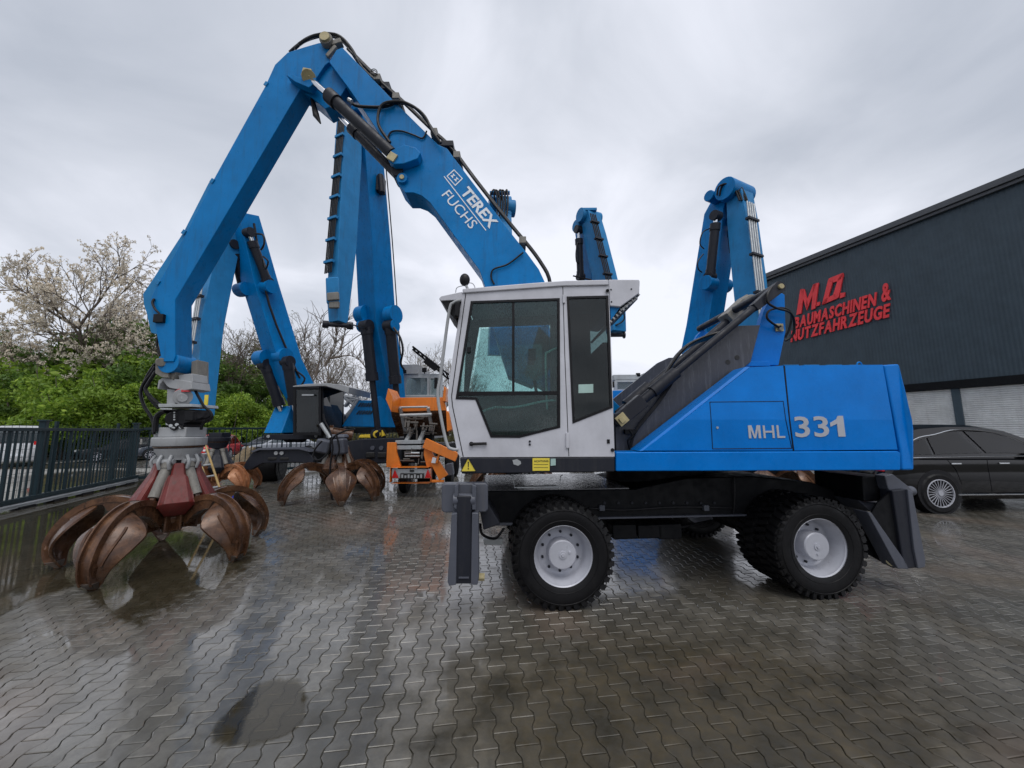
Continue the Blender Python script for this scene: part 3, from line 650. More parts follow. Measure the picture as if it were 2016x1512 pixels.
# lift cylinders
pA = U.L(1530, 568, 0.30); pB = U.L(1219, 826, 0.22)
hc = B(U); d = (pB - pA); m = pA + d * 0.66; n_ = d.normalized()
hc.cyl(pA, m, 0.040, 20); hc.cyl(m - n_ * .01, pA + d * 0.80, 0.066, 20); hc.cyl(pA - n_ * .05, pA + n_ * 0.34, 0.05, 14)
hc.cyl(pA + Vector((0, -.05, 0)), pA + Vector((0, .12, 0)), 0.062, 20)
c1 = hc.o('lift_cylinder', 'dark_grey', main)
hb = B(U); hb.cyl(pA + d * 0.79, pA + d * 0.865, 0.05, 18); hb.beam([pA + d * 0.86, pB], [0.15, 0.14], 0.12, (0, 1, 0)); hb.cyl(pB + Vector((0, -.07, 0)), pB + Vector((0, .1, 0)), .075, 18); hb.o('cylinder_end', 'dark_grey', c1, bevel=.008)
hb = B(U); hb.beam([pA - n_ * .03, pA + n_ * .38], [.13, .09], .10, (0, 1, 0)); hb.o('rod_eye', 'dark_grey', c1, bevel=.008)
hb = B(U); rot = Matrix.Rotation(R(-38), 3, 'Y'); hb.box(pB + Vector((0.005, -.085, 0)), (.11, .02, .11), rot); hb.box(pB + Vector((0.0, -.10, -.005)), (.05, .03, .06), rot); hb.cyl(pA + Vector((0, -.075, 0)), pA + Vector((0, -.04, 0)), .03, 12); hb.o('pin_plate', 'brass', c1, bevel=.004)
pA2 = U.L(1466, 604, 1.35); pB2 = U.L(1215, 815, 1.2); d = pB2 - pA2; n_ = d.normalized()
hc = B(U); hc.cyl(pA2, pA2 + d * .78, .052, 16); hc.cyl(pA2 + d * .76, pA2 + d * .93, .088, 16); hc.cyl(pA2 + d * .9, pB2, .05, 12); c2 = hc.o('lift_cylinder', 'dark_grey', main)
hb = B(U); hb.beam([pA2 - n_ * .08, pA2 + n_ * .36], [.26, .22], .24, (0, 1, 0)); hb.cyl(pA2 + Vector((0, -.18, 0)), pA2 + Vector((0, .16, 0)), .12, 20); hb.o('rod_eye', 'greased_grey', c2, bevel=.015)
B(U).cyl(pA2 + Vector((0, -.2, 0)), pA2 + Vector((0, -.17, 0)), .06, 16).o('pin_plate', 'brass', c2)
# hose bundle between cradle and cylinders
b = B(U)
for k in range(7):
    w = 0.5 + 0.09 * k; o = k * 2.0
    b.tube([U.L(1450 - o, 646 + o, w), U.L(1385 - o, 664 + o * .8, w), U.L(1343 - o, 690 + o, w), U.L(1300 - o * .4, 752 + o, w), U.L(1240 + o, 842, w), U.L(1233, 870, w)], 0.017 + .004 * (k % 3), 7, 5)
for k in range(3):
    b.tube([U.L(1334 - k * 4, 738 + k * 3, .31), U.L(1300 - k * 3, 790 + k, .30), U.L(1255, 846 - 3 * k, .30), U.L(1240 + k, 880, .32)], 0.009, 6, 5)
b.o('hose_bundle', 'hose', main)
b = B(U); b.tube([U.L(1238, 846, .28), U.L(1246, 858, .27), U.L(1236, 868, .28), U.L(1240, 884, .3)], 0.012, 6, 5); b.box(U.L(1240, 850, .3), (.12, .05, .05)); b.o('hose_fitting', 'black_steel', main, bevel=.005)
ext(U, [(1206, 850), (1232, 850), (1232, 888), (1206, 888)], .36, .6).o('cradle_post', 'wet_plate', main, bevel=.006)

# ---------------------------------------------------------------- cab
def xz(p): return (p.x, p.z)
def hole(fr, pts, w): return [xz(fr.L(a, c, w)) for a, c in pts]
CWD = 1.0
cab = ext(U, [(905, 901), (1211, 900), (1211, 929), (909, 933)], -0.005, CWD).o('cab', 'dark_grey', main, bevel=0.012, label='light grey cab on a dark plinth')
outer = hole(U, [(911, 575), (1198, 560), (1204, 700), (1210, 899), (908, 900), (901, 893), (883, 803), (881, 778), (891, 705)], 0)
w1 = [(927, 593), (1102, 587), (1103, 842), (1023, 862), (966, 861.5), (936, 787), (897, 786)]
w2 = [(1115.5, 584), (1197.5, 582), (1205.8, 803), (1127, 834)]
nb_ = plate(U, outer, [hole(U, w1, 0), hole(U, w2, 0)], 0.0, 0.04)
side = nb_.o('side_shell', 'grey_cab', cab)
w1b = [(927, 593), (1102, 587), (1103, 752), (899, 756)]  # far opening cut short; the added blank wall below darkens the lower door pane
fo = plate(U, outer, [hole(U, w1b, 0)], CWD - .04, 0.04).o('side_shell', 'cab_inside', cab)
# rubber window frames (ring of tube following each opening) and glass
def wframe(pts, r, w, name='window_frame', fr=U, mat='black_plastic', flat=0.02):
    b = B(fr); q = [fr.L(a, c, 0) for a, c in pts]; cx_ = sum(p.x for p in q) / len(q); cz_ = sum(p.z for p in q) / len(q)
    n = len(q); inn = []
    for i in range(n):
        a_, p_, c_ = q[i - 1], q[i], q[(i + 1) % n]; d1 = (p_ - a_).normalized(); d2 = (c_ - p_).normalized()
        n1_ = Vector((-d1.z, 0, d1.x)); n2_ = Vector((-d2.z, 0, d2.x)); nn = (n1_ + n2_)
        nn = nn / max(0.35, nn.length_squared / 2) 
        if nn.dot(Vector((cx_, 0, cz_)) - Vector((p_.x, 0, p_.z))) < 0 and True: nn = nn
        inn.append((p_, nn))
    area = sum(q[i].x * q[(i + 1) % n].z - q[(i + 1) % n].x * q[i].z for i in range(n)); sgn = 1 if area > 0 else -1
    ins = [(p_.x + nn.x * r * sgn, p_.z + nn.z * r * sgn) for p_, nn in inn]
    b2_ = B(fr); n = len(q)
    vs = [Vector((p.x, w, p.z)) for p in q] + [Vector((x, w, z)) for x, z in ins] + [Vector((p.x, w + flat, p.z)) for p in q] + [Vector((x, w + flat, z)) for x, z in ins]
    fs = []
    for i in range(n):
        j = (i + 1) % n; fs += [(i, j, j + n, i + n), (i + n, j + n, j + 3 * n, i + 3 * n), (i + 2 * n, i + 3 * n, j + 3 * n, j + 2 * n), (i, i + 2 * n, j + 2 * n, j)]
    return b2_.add(vs, fs), ins
for pts in (w1, w2):
    bb, ins = wframe(pts, 0.024, -0.006); bb.o('window_frame', 'black_plastic', cab)
    bg_ = B(U); bg_.v = []; bg_.prism([Vector((x, 0.008, z)) for x, z in ins], [Vector((x, 0.013, z)) for x, z in ins]); bg_.o('window_glass', 'cab_glass' if pts is w1 else 'smoke_glass', cab, smooth=False)
    bg_ = B(U); bg_.prism([Vector((x, CWD - .02, z)) for x, z in ins], [Vector((x, CWD - .015, z)) for x, z in ins]); bg_.o('window_glass', 'clear_glass', cab, smooth=False)
# sash bars in the door window
ext(U, [(905, 771), (1098, 770), (1098, 777), (903, 779)], -0.004, .02).o('sash_bar', 'black_plastic', cab)
ext(U, [(1008, 594), (1013, 594), (1013, 772), (1008, 772)], 0.002, .02).o('sash_bar', 'black_plastic', cab)
ext(U, [(1097, 590), (1101, 590), (1101, 838), (1097, 838)], 0.0, .02).o('sash_bar', 'black_plastic', cab)
ext(U, [(919.5, 683), (926, 683), (926, 694), (919.5, 694)], -0.02, 0.0).o('window_latch', 'black_plastic', cab, bevel=.003)
ext(U, [(1139, 757), (1168, 756), (1168, 773), (1139, 774)], 0.0, .007).o('inspection_sticker', 'handrail_green', cab)
# door gaps
def gap(pts, w, r=0.0035, name='door_gap', par=cab, mat='black_plastic'):
    b = B(U); q = [U.L(a, c, w) for a, c in pts]
    for i in range(len(q) - 1): b.tube([q[i], q[i + 1]], r, 6)
    b.o(name, mat, par)
gap([(918, 577), (1108, 562)], -0.001); gap([(1108, 562), (1112, 700), (1120, 898)], -.001); gap([(917, 578), (889, 780), (891, 800), (912, 899)], -.001, .0045)
gap([(1108, 563), (1198, 559)], -.001, .003)
b = ext(U, [(1108, 580), (1113, 580), (1113, 596), (1108, 596)], -.02, 0); ext(U, [(1114.5, 852), (1120.5, 852), (1120.5, 882), (1114.5, 882)], -.02, 0, b); b.o('door_hinge', 'grey_cab', cab, bevel=.003)
b = B(U); b.tube([U.L(926, 874, -.02), U.L(958, 873, -.02)], .013, 8); b.cyl(U.L(928, 874, -.03), U.L(928, 874, 0), .022, 14); b.cyl(U.L(956, 873, -.02), U.L(956, 873, 0), .012, 10); b.o('door_handle', 'black_plastic', cab)
b = B(U)
for px, py in ((1043, 869), (1043, 875)): b.cyl(U.L(px, py, -.008), U.L(px, py, 0), .011, 10)
b.o('keyhole', 'dark_grey', cab)
b = B(U); b.b2(U.L(1195, 865, -.006), U.L(1200, 873, .01)); b.cyl(U.L(1206, 886, -.012), U.L(1206, 886, 0), .018, 12); b.cyl(U.L(1196, 572, -.03), U.L(1196, 572, 0), .017, 10); b.o('rubber_stop', 'black_plastic', cab)
# roof: slab with front visor and rear hood
rf = ext(U, [(910, 568), (1040, 557), (1110, 552), (1198, 550), (1199, 561), (1108, 563), (911, 577)], -0.02, CWD + .02).o('roof', 'grey_cab', cab, bevel=.012)
rh = ext(U, [(1198, 550), (1258, 550), (1260, 553), (1259, 577), (1221, 604), (1201, 602)], -.005, CWD).o('rear_hood', 'grey_cab', cab, bevel=.012)
b = B(U)
for px, py in ((1203, 570), (1243, 569), (1204, 594)): b.cyl(U.L(px, py, -.012), U.L(px, py, 0), .008, 8)
b.o('screw', 'dark_grey', cab)
b = B(U)
for k in range(9):
    t = k / 8; a0 = U.L(1224 + 30 * t, 603 - 22 * t, .02); b.box(Vector((a0.x - .0, .5, a0.z - .03)), (.02, .94, .02))
a0 = U.L(1258, 579, .02); a1 = U.L(1203, 632, .02)
for k in range(10):
    t = k / 9; q = a0.lerp(a1, t); b.box(Vector((q.x, .5, q.z)), (.016, .95, .028), Matrix.Rotation(R(-44), 3, 'Y'))
b.o('louvre_grille', 'light_grey', cab)
b = B(U); b.prism([U.L(1201, 603, .03), U.L(1221, 605, .03), U.L(1203, 630, .03)], [Vector((p.x, .06, p.z)) for p in (U.L(1201, 603, .03), U.L(1221, 605, .03), U.L(1203, 630, .03))]); b.o('hood_cheek', 'blue_paint', cab)
vs_ = ext(U, [(864, 588), (868, 583), (910, 574), (910, 590), (868, 592)], -.0, CWD).o('sun_visor', 'grey_cab', cab, bevel=.006)
ext(U, [(867, 591), (908, 588), (904, 605), (898, 630), (893, 626)], .02, CWD - .02).o('visor_underside', 'black_plastic', cab)
# windscreen, front pillar, back wall, floor, seat
zf0 = U.L(905, 900, 0).z
fx = [U.L(883, 800, 0), U.L(905, 585, 0)]
b = B(U); b.prism([Vector((fx[0].x + .02, .06, fx[0].z)), Vector((fx[1].x + .03, .06, fx[1].z)), Vector((fx[1].x + .03, CWD - .06, fx[1].z)), Vector((fx[0].x + .02, CWD - .06, fx[0].z))],
                  [Vector((fx[0].x + .03, .06, fx[0].z)), Vector((fx[1].x + .04, .06, fx[1].z)), Vector((fx[1].x + .04, CWD - .06, fx[1].z)), Vector((fx[0].x + .03, CWD - .06, fx[0].z))]); b.o('windscreen', 'clear_glass', cab, smooth=False)
p0 = U.L(904, 895, 0); p1 = U.L(884, 800, 0)
b = B(U); b.prism([Vector((p0.x, .04, p0.z)), Vector((p1.x, .04, p1.z)), Vector((p1.x + .05, .04, p1.z)), Vector((p0.x + .05, .04, p0.z))], [Vector((p0.x, CWD - .04, p0.z)), Vector((p1.x, CWD - .04, p1.z)), Vector((p1.x + .05, CWD - .04, p1.z)), Vector((p0.x + .05, CWD - .04, p0.z))]); b.o('front_panel', 'grey_cab', cab)
xb = U.L(1201, 600, 0).x - .03
zt_ = U.L(1150, 562, 0).z
B(U).b2((xb - .05, .04, zf0), (xb, CWD - .04, zf0 + 1.15)).o('rear_wall', 'cab_inside', cab)
B(U).b2((p0.x + .05, .04, zf0), (xb - .05, CWD - .04, zf0 + .05)).o('floor_plate', 'cab_inside', cab)
b = B(U); sx_ = U.L(1120, 800, 0).x
b.b2((sx_ - .28, .28, zf0 + .40), (sx_ + .22, .74, zf0 + .52)); b.b2((sx_ + .13, .28, zf0 + .5), (sx_ + .25, .74, zf0 + 1.12)); b.b2((sx_ - .15, .33, zf0 + .05), (sx_ + .15, .7, zf0 + .4)); b.b2((sx_ + .15, .38, zf0 + 1.12), (sx_ + .24, .64, zf0 + 1.3))
b.o('driver_seat', 'seat_cloth', cab, bevel=.03)
b = B(U); b.b2((sx_ - .3, .14, zf0 + .52), (sx_ + .12, .26, zf0 + .62)); b.b2((sx_ - .3, .76, zf0 + .52), (sx_ + .12, .88, zf0 + .62)); b.b2((sx_ - .62, .4, zf0 + .05), (sx_ - .5, .6, zf0 + .62)); b.cyl((sx_ - .3, .2, zf0 + .6), (sx_ - .33, .2, zf0 + .78), .018, 8); b.o('control_console', 'seat_cloth', cab, bevel=.015)
b = B(U); b.tube([U.L(946, 812, .07), U.L(974, 802, .07), U.L(1012, 802, .07), U.L(1070, 790, .07), U.L(1094, 788, .07)], .012, 8, 3); b.tube([U.L(1096, 685, .1), U.L(1078, 694, .1), U.L(1074, 705, .1), U.L(1077, 806, .1)], .011, 8, 3); b.o('inner_handrail', 'handrail_green', cab)
ext(U, [(1040, 686), (1055, 686), (1055, 709), (1040, 709)], .8, .83).o('cab_monitor', 'black_plastic', cab, bevel=.005)
# tall grab rail in front, work lamp
b = B(U); b.tube([U.L(908, 591, -.02), U.L(893, 596, -.02), U.L(884, 615, -.02), U.L(868, 735, -.02), U.L(862, 775, -.02), U.L(868, 820, -.02), U.L(880, 874, -.02), U.L(890, 884, -.02), U.L(902, 885, -.01)], .016, 10, 5); b.o('grab_rail', 'light_grey', cab)
b = B(U); b.sphere(U.L(915, 551, .25), .058, 14, 8, (1, .8, 1.25)); lampo = b.o('work_lamp', 'black_plastic', cab)
b = B(U); b.tube([U.L(917, 560, .25), U.L(921, 570, .25)], .015, 8); b.tube([U.L(921, 557, .25), U.L(930, 558, .25), U.L(935, 566, .25), U.L(930, 572, .25)], .005, 5, 4); b.tube([U.L(914, 562, .25), U.L(900, 566, .25), U.L(897, 576, .25)], .005, 5, 4); b.o('lamp_bracket', 'light_grey', cab)
b = ext(U, [(896, 592), (906, 592), (903, 625), (893, 622)], -.06, .0); b.o('wing_mirror', 'black_plastic', cab, bevel=.02)
# stickers on the plinth
s_ = ext(U, [(921.5, 901.5), (937.5, 928), (907, 928.5)], -.011, -.004); wt_ = s_.o('warning_triangle', 'decal_yellow', cab)
b = B(U)
tri = [(921.5, 901.5), (937.5, 928), (907, 928.5)]; q = [U.L(a, c, -.0135) for a, c in tri]
for i in range(3): b.tube([q[i], q[(i + 1) % 3]], .0035, 5)
ext(U, [(920.7, 909), (923, 909), (922.6, 919.5), (921.2, 919.5)], -.014, -.011, b); ext(U, [(920.8, 921.5), (923, 921.5), (923, 924), (920.8, 924)], -.014, -.011, b); b.o('exclamation_mark', 'decal_black', cab, smooth=False)
s_ = ext(U, [(1048.5, 902), (1082, 902), (1082, 926.5), (1048.5, 927)], -.011, -.004).o('notice_sticker', 'decal_yellow', cab)
b = B(U); lettering(U, 'ACHTUNG', xz(U.L(1051, 909.5, 0)), xz(U.L(1079.5, 909.3, 0)), .018, -.011, .002, b, offset=.02)
for y in (914, 920): ext(U, [(1051, y), (1079, y), (1079, y + .8), (1051, y + .8)], -.0125, -.011, b)
b.o('sticker_lettering', 'decal_black', cab, smooth=False)
ext(U, [(1084, 903), (1094, 903), (1094, 916), (1084, 917)], -.011, -.004).o('small_sticker', 'handrail_green', cab)
b = ext(U, [(1009, 906), (1018, 904), (1025, 908), (1026, 913), (1020, 917), (1011, 914)], -.009, -.004); b.o('torn_sticker', 'galvanised', cab)

# ---------------------------------------------------------------- boom
b0, b1 = CW - .20, CW + .20
bo = [(648, 122), (662, 98), (674, 93), (772, 195), (862, 284), (880, 292), (1001, 452), (1039, 500), (1061, 530), (1074, 558), (1082, 640), (1090, 720), (1050, 760), (1000, 740), (975, 660), (955, 565), (944, 532), (893, 462), (846, 398), (830, 385), (814, 379), (798, 379), (783, 362), (770, 325), (757, 283), (735, 245), (684, 170)]
boom = ext(U, bo, b0, b1).o('boom', 'blue_paint', main, bevel=.008)
# lighter rim line on the underside and cylinder lugs
lug = ext(U, [(764, 302), (770, 296), (795, 284), (818, 290), (828, 300), (822, 312), (795, 322), (775, 323), (764, 315)], b0 - .14, b0); lug.o('cylinder_lug', 'blue_paint', boom, bevel=.012)
p = U.L(772, 309, b0 - .15); rot = Matrix.Rotation(R(32), 3, 'Y'); b = B(U); b.box(p, (.12, .03, .12), rot); b.o('pin_plate', 'brass', boom, bevel=.004)
b = B(U); p = U.L(793.5, 354, b0); b.cyl(p + Vector((0, -.05, 0)), p + Vector((0, .45, 0)), .075, 20); b.o('lug_boss', 'blue_paint', boom); b = B(U); b.cyl(p + Vector((0, -.07, 0)), p + Vector((0, -.04, 0)), .035, 8); b.o('pin', 'brass', boom)
# boom decals
def tpt(x, y, w=b0): return xz(U.L(x, y, w))
b = B(U); lettering(U, 'TEREX', tpt(905, 379), tpt(964, 451), .165, b0, .006, b, offset=.03); b.o('brand_lettering', 'decal_white', boom, smooth=False)
b = B(U); lettering(U, 'FUCHS', tpt(869, 385), tpt(926, 452), .145, b0, .006, b, offset=0.0); b.o('brand_lettering', 'decal_white', boom, smooth=False)
b = ext(U, [(873.5, 347.5), (875, 346.5), (957.5, 453), (956, 454)], b0 - .005, b0); b.o('rule_line', 'decal_white', boom)
lg = [(894, 333.5), (911.5, 352), (896.5, 366.5), (879, 347)]
q0 = [U.L(a, c, b0) for a, c in lg]; cc_ = sum(q0, Vector()) / 4; inn = [xz(cc_ + (p_ - cc_) * .84) for p_ in q0]
b = plate(U, [xz(p_) for p_ in q0], [inn], b0 - .005, .005)
ux = (q0[1] - q0[0]) / 2; uy = (q0[0] - q0[3]) / 2
for cx_ in (-.38, .38):
    for cy_, s__ in ((.28, .30), (-.22, .30)):
        c_ = cc_ + ux * cx_ + uy * cy_
        tri_ = [c_ + uy * s__, c_ + ux * s__ - uy * (s__ * .5 if cy_ < 0 else s__), c_ - ux * s__ - uy * (s__ * .5 if cy_ < 0 else s__)] if cy_ < 0 else [c_ - uy * s__, c_ + ux * s__ + uy * .05, c_ - ux * s__ + uy * .05]
        b.prism([Vector((t_.x, b0 - .005, t_.z)) for t_ in tri_], [Vector((t_.x, b0, t_.z)) for t_ in tri_])
b.o('brand_emblem', 'decal_white', boom, smooth=False)
# top rail pipes and hoses along the boom's back
b = B(U)
topl = [(680, 100), (740, 160), (790, 206), (850, 264), (868, 280), (890, 303), (930, 357), (1000, 446), (1040, 494), (1062, 525), (1076, 552), (1084, 600)]
for k in range(5):
    w = b0 + .05 + .075 * k; off = 5 + 2.0 * (k % 2)
    b.tube([U.L(x + off * .8, y - off * .8, w) for x, y in topl], .020, 8, 3)
b.o('hydraulic_pipes', 'hose', boom)
b = B(U)
for x, y in ((738, 155), (775, 192), (850, 262), (895, 308), (1025, 476)):
    p = U.L(x + 4, y - 4, b0); b.b2(p + Vector((-.05, -.01, -.05)), p + Vector((.05, .42, .05)))
b.o('pipe_clamp', 'greased_grey', boom, bevel=.008)
b = B(U)
for pts, w, r_ in (([(693, 203), (705, 209), (745, 211), (765, 208), (775, 204)], b0 - .03, .022), ([(768, 281), (748, 252), (744, 230), (752, 207), (775, 200), (802, 204), (833, 225), (852, 260), (868, 282)], b0 - .08, .022),
                   ([(762, 275), (770, 260), (790, 258), (815, 266), (832, 272), (840, 258)], b0 - .02, .012),
                   ([(775, 202), (810, 208), (838, 235), (860, 268)], b0 - .02, .020), ([(973, 560), (967, 545), (972, 530), (1000, 520), (1030, 497)], b0 - .03, .013),
                   ([(588, 88), (600, 80), (622, 70), (650, 67), (672, 74), (693, 98), (712, 132), (738, 158)], b0 + .05, .024), ([(580, 96), (600, 79), (625, 69), (655, 70), (680, 84), (705, 122), (735, 152), (750, 168)], b0 + .18, .024), ([(570, 103), (592, 85), (622, 73), (650, 71), (675, 82), (700, 112), (722, 140)], b0 + .30, .022)):
    b.tube([U.L(x, y, w) for x, y in pts], r_, 8, 6)
b.o('hydraulic_hose', 'hose', boom)
b = B(U)
for k in range(26):
    t = k / 25; x = 744 + 18 * t + 3 * math.sin(k); y = 148 + 30 * t - 6 * (k % 2) * .4
p0_ = U.L(737, 148, b0); b.tube([p0_ + Vector((.05 * math.cos(a_ * .9), -.02, .05 * math.sin(a_ * .9) + a_ * .004)) for a_ in range(14)], .006, 5, 3); b.o('coiled_cable', 'hose', boom)
b = B(U); p = U.L(757, 168, b0 + .05); b.b2(p + Vector((-.06, 0, -.05)), p + Vector((.07, .3, .07))); p = U.L(879, 283, b0 + .02); b.b2(p + Vector((-.1, 0, -.03)), p + Vector((.1, .35, .06))); b.o('valve_block', 'dark_grey', boom, bevel=.01)
# boom-to-tower link, boom foot (mostly hidden behind the cab)
ext(U, [(1060, 640), (1120, 700), (1240, 820), (1225, 870), (1100, 780), (1030, 740)], b0, b1).o('boom_foot', 'blue_paint', main, bevel=.01)

# ---------------------------------------------------------------- stick
s0, s1 = CW - .14, CW + .14
st = [(541, 127), (566, 103), (600, 92), (628, 84), (640, 84), (650, 92), (652, 100), (648, 122), (640, 128), (625, 150), (618, 160), (590, 178), (409, 483), (345, 590), (345, 700), (341, 712), (322, 712), (316, 700), (308, 657), (297, 585), (309, 562), (365, 460), (418, 357), (522, 169)]
stick = ext(U, st, s0, s1).o('stick', 'blue_paint', main, bevel=.010)
# thicker head between the two pins
hd = [(578, 152), (598, 148), (616, 152), (640, 126), (648, 122), (684, 170), (660, 200), (640, 224), (615, 190), (590, 178)]
ext(U, [(650, 120), (684, 168), (660, 205), (640, 214), (612, 190), (590, 178), (600, 150)], s0 + .06, s1 + .06).o('stick_head', 'blue_paint', stick, bevel=.01)
br = ext(U, [(563, 147), (575, 147), (604, 157), (622, 152), (619, 163), (608, 172), (580, 160)], s0 - .12, s0); br.o('cylinder_bracket', 'blue_paint', stick, bevel=.008)
p = U.L(603.5, 143, s0 - .13); b = B(U); b.box(p, (.13, .03, .13), Matrix.Rotation(R(12), 3, 'Y')); b.cyl(U.L(608, 152, s0 - .13), U.L(608, 152, s0), .1, 18); b.o('pin_plate', 'brass', stick, bevel=.005)
b = B(U); p = U.L(646, 86, s0); b.cyl(p + Vector((0, -.12, 0)), p + Vector((0, .5, 0)), .075, 14); b.o('joint_pin', 'brass', stick)
b = B(U); p = U.L(646, 86, s0); b.cyl(p + Vector((0, -.09, 0)), p + Vector((0, .0, 0)), .10, 18); b.box(U.L(664, 87, s0), (.16, .1, .08), Matrix.Rotation(R(-20), 3, 'Y')); b.box(U.L(653, 102, s0 - .02), (.06, .05, .22), Matrix.Rotation(R(35), 3, 'Y')); b.o('joint_boss', 'greased_grey', stick, bevel=.01)
gd = [(418, 353), (411, 359), (361, 457), (299, 552), (281, 579), (283, 600), (288, 615), (297, 655), (312, 659), (308, 610), (299, 586), (312, 562), (367, 460), (421, 358)]
ext(U, gd, s0 + .02, s1 - .02).o('pipe_guard', 'blue_old', stick, bevel=.006)
b = B(U)
for x, y in ((524, 165), (418, 356), (362, 457), (311, 556)): b.box(U.L(x, y, s0 - .005), (.07, .02, .05), Matrix.Rotation(R(-60), 3, 'Y'))
b.o('guard_clip', 'blue_old', stick, bevel=.004)
b = B(U); b.box(U.L(314, 627, s0 - .02), (.14, .05, .12)); b.tube([U.L(304, 588, s0 - .01), U.L(300, 596, s0 - .03), U.L(305, 608, s0 - .03), U.L(313, 617, s0 - .03), U.L(316, 626, s0 - .03)], .016, 7, 4); b.tube([U.L(311, 660, s0 + .02), U.L(309, 680, s0 + .02), U.L(316, 700, s0 + .02)], .015, 7, 4); b.o('hose_coupling', 'black_plastic', stick, bevel=.006)
b = B(U); b.tube([U.L(615, 196, s0 + .12), U.L(622, 226, s0 + .12), U.L(631, 243, s0 + .12)], [.03, .05, .012], 8); b.o('lamp', 'black_plastic', stick)
# drum at the stick's tip
b = B(U); p = U.L(331, 713, s0 + .02); b.cyl(p + Vector((.0, 0, 0)), p + Vector((.0, .33, 0)), .15, 24); b.o('tip_drum', 'blue_paint', stick)
# stick cylinder: chrome rod at the top, dark barrel, second pipe below
pr = U.L(610, 156, s0 - .07); pm = U.L(652, 192, b0 - .07); pe = U.L(772, 303, b0 - .07)
hc = B(U); d = (pe - pm).normalized(); hc.cyl(pm, pe, .085, 22); hc.cyl(pm - d * .05, pm + d * .12, .108, 22); cyl_ = hc.o('stick_cylinder', 'dark_grey', main)
B(U).cyl(pr, pm, .045, 16).o('piston_rod', 'chrome', cyl_)
b = B(U); b.cyl(U.L(693, 200, b0 - .1), U.L(686, 196, b0 - .1), .03, 8); b.o('port_fitting', 'galvanised', cyl_)
q0_ = U.L(655, 215, b0 + .30); q1_ = U.L(789, 352, b0 + .16)
hc = B(U); d = (q1_ - q0_).normalized(); hc.cyl(q0_ + d * .55, q1_, .068, 18); hc.cyl(q0_ + d * .5, q0_ + d * .66, .085, 18); c2 = hc.o('stick_cylinder', 'dark_grey', main)
B(U).cyl(q0_, q0_ + d * .55, .036, 12).o('piston_rod', 'chrome', c2)
b = B(U); b.cyl(q1_ + Vector((0, -.2, 0)), q1_ + Vector((0, .1, 0)), .09, 16); b.o('rod_eye', 'dark_grey', c2)
for o in main.children:
    pass
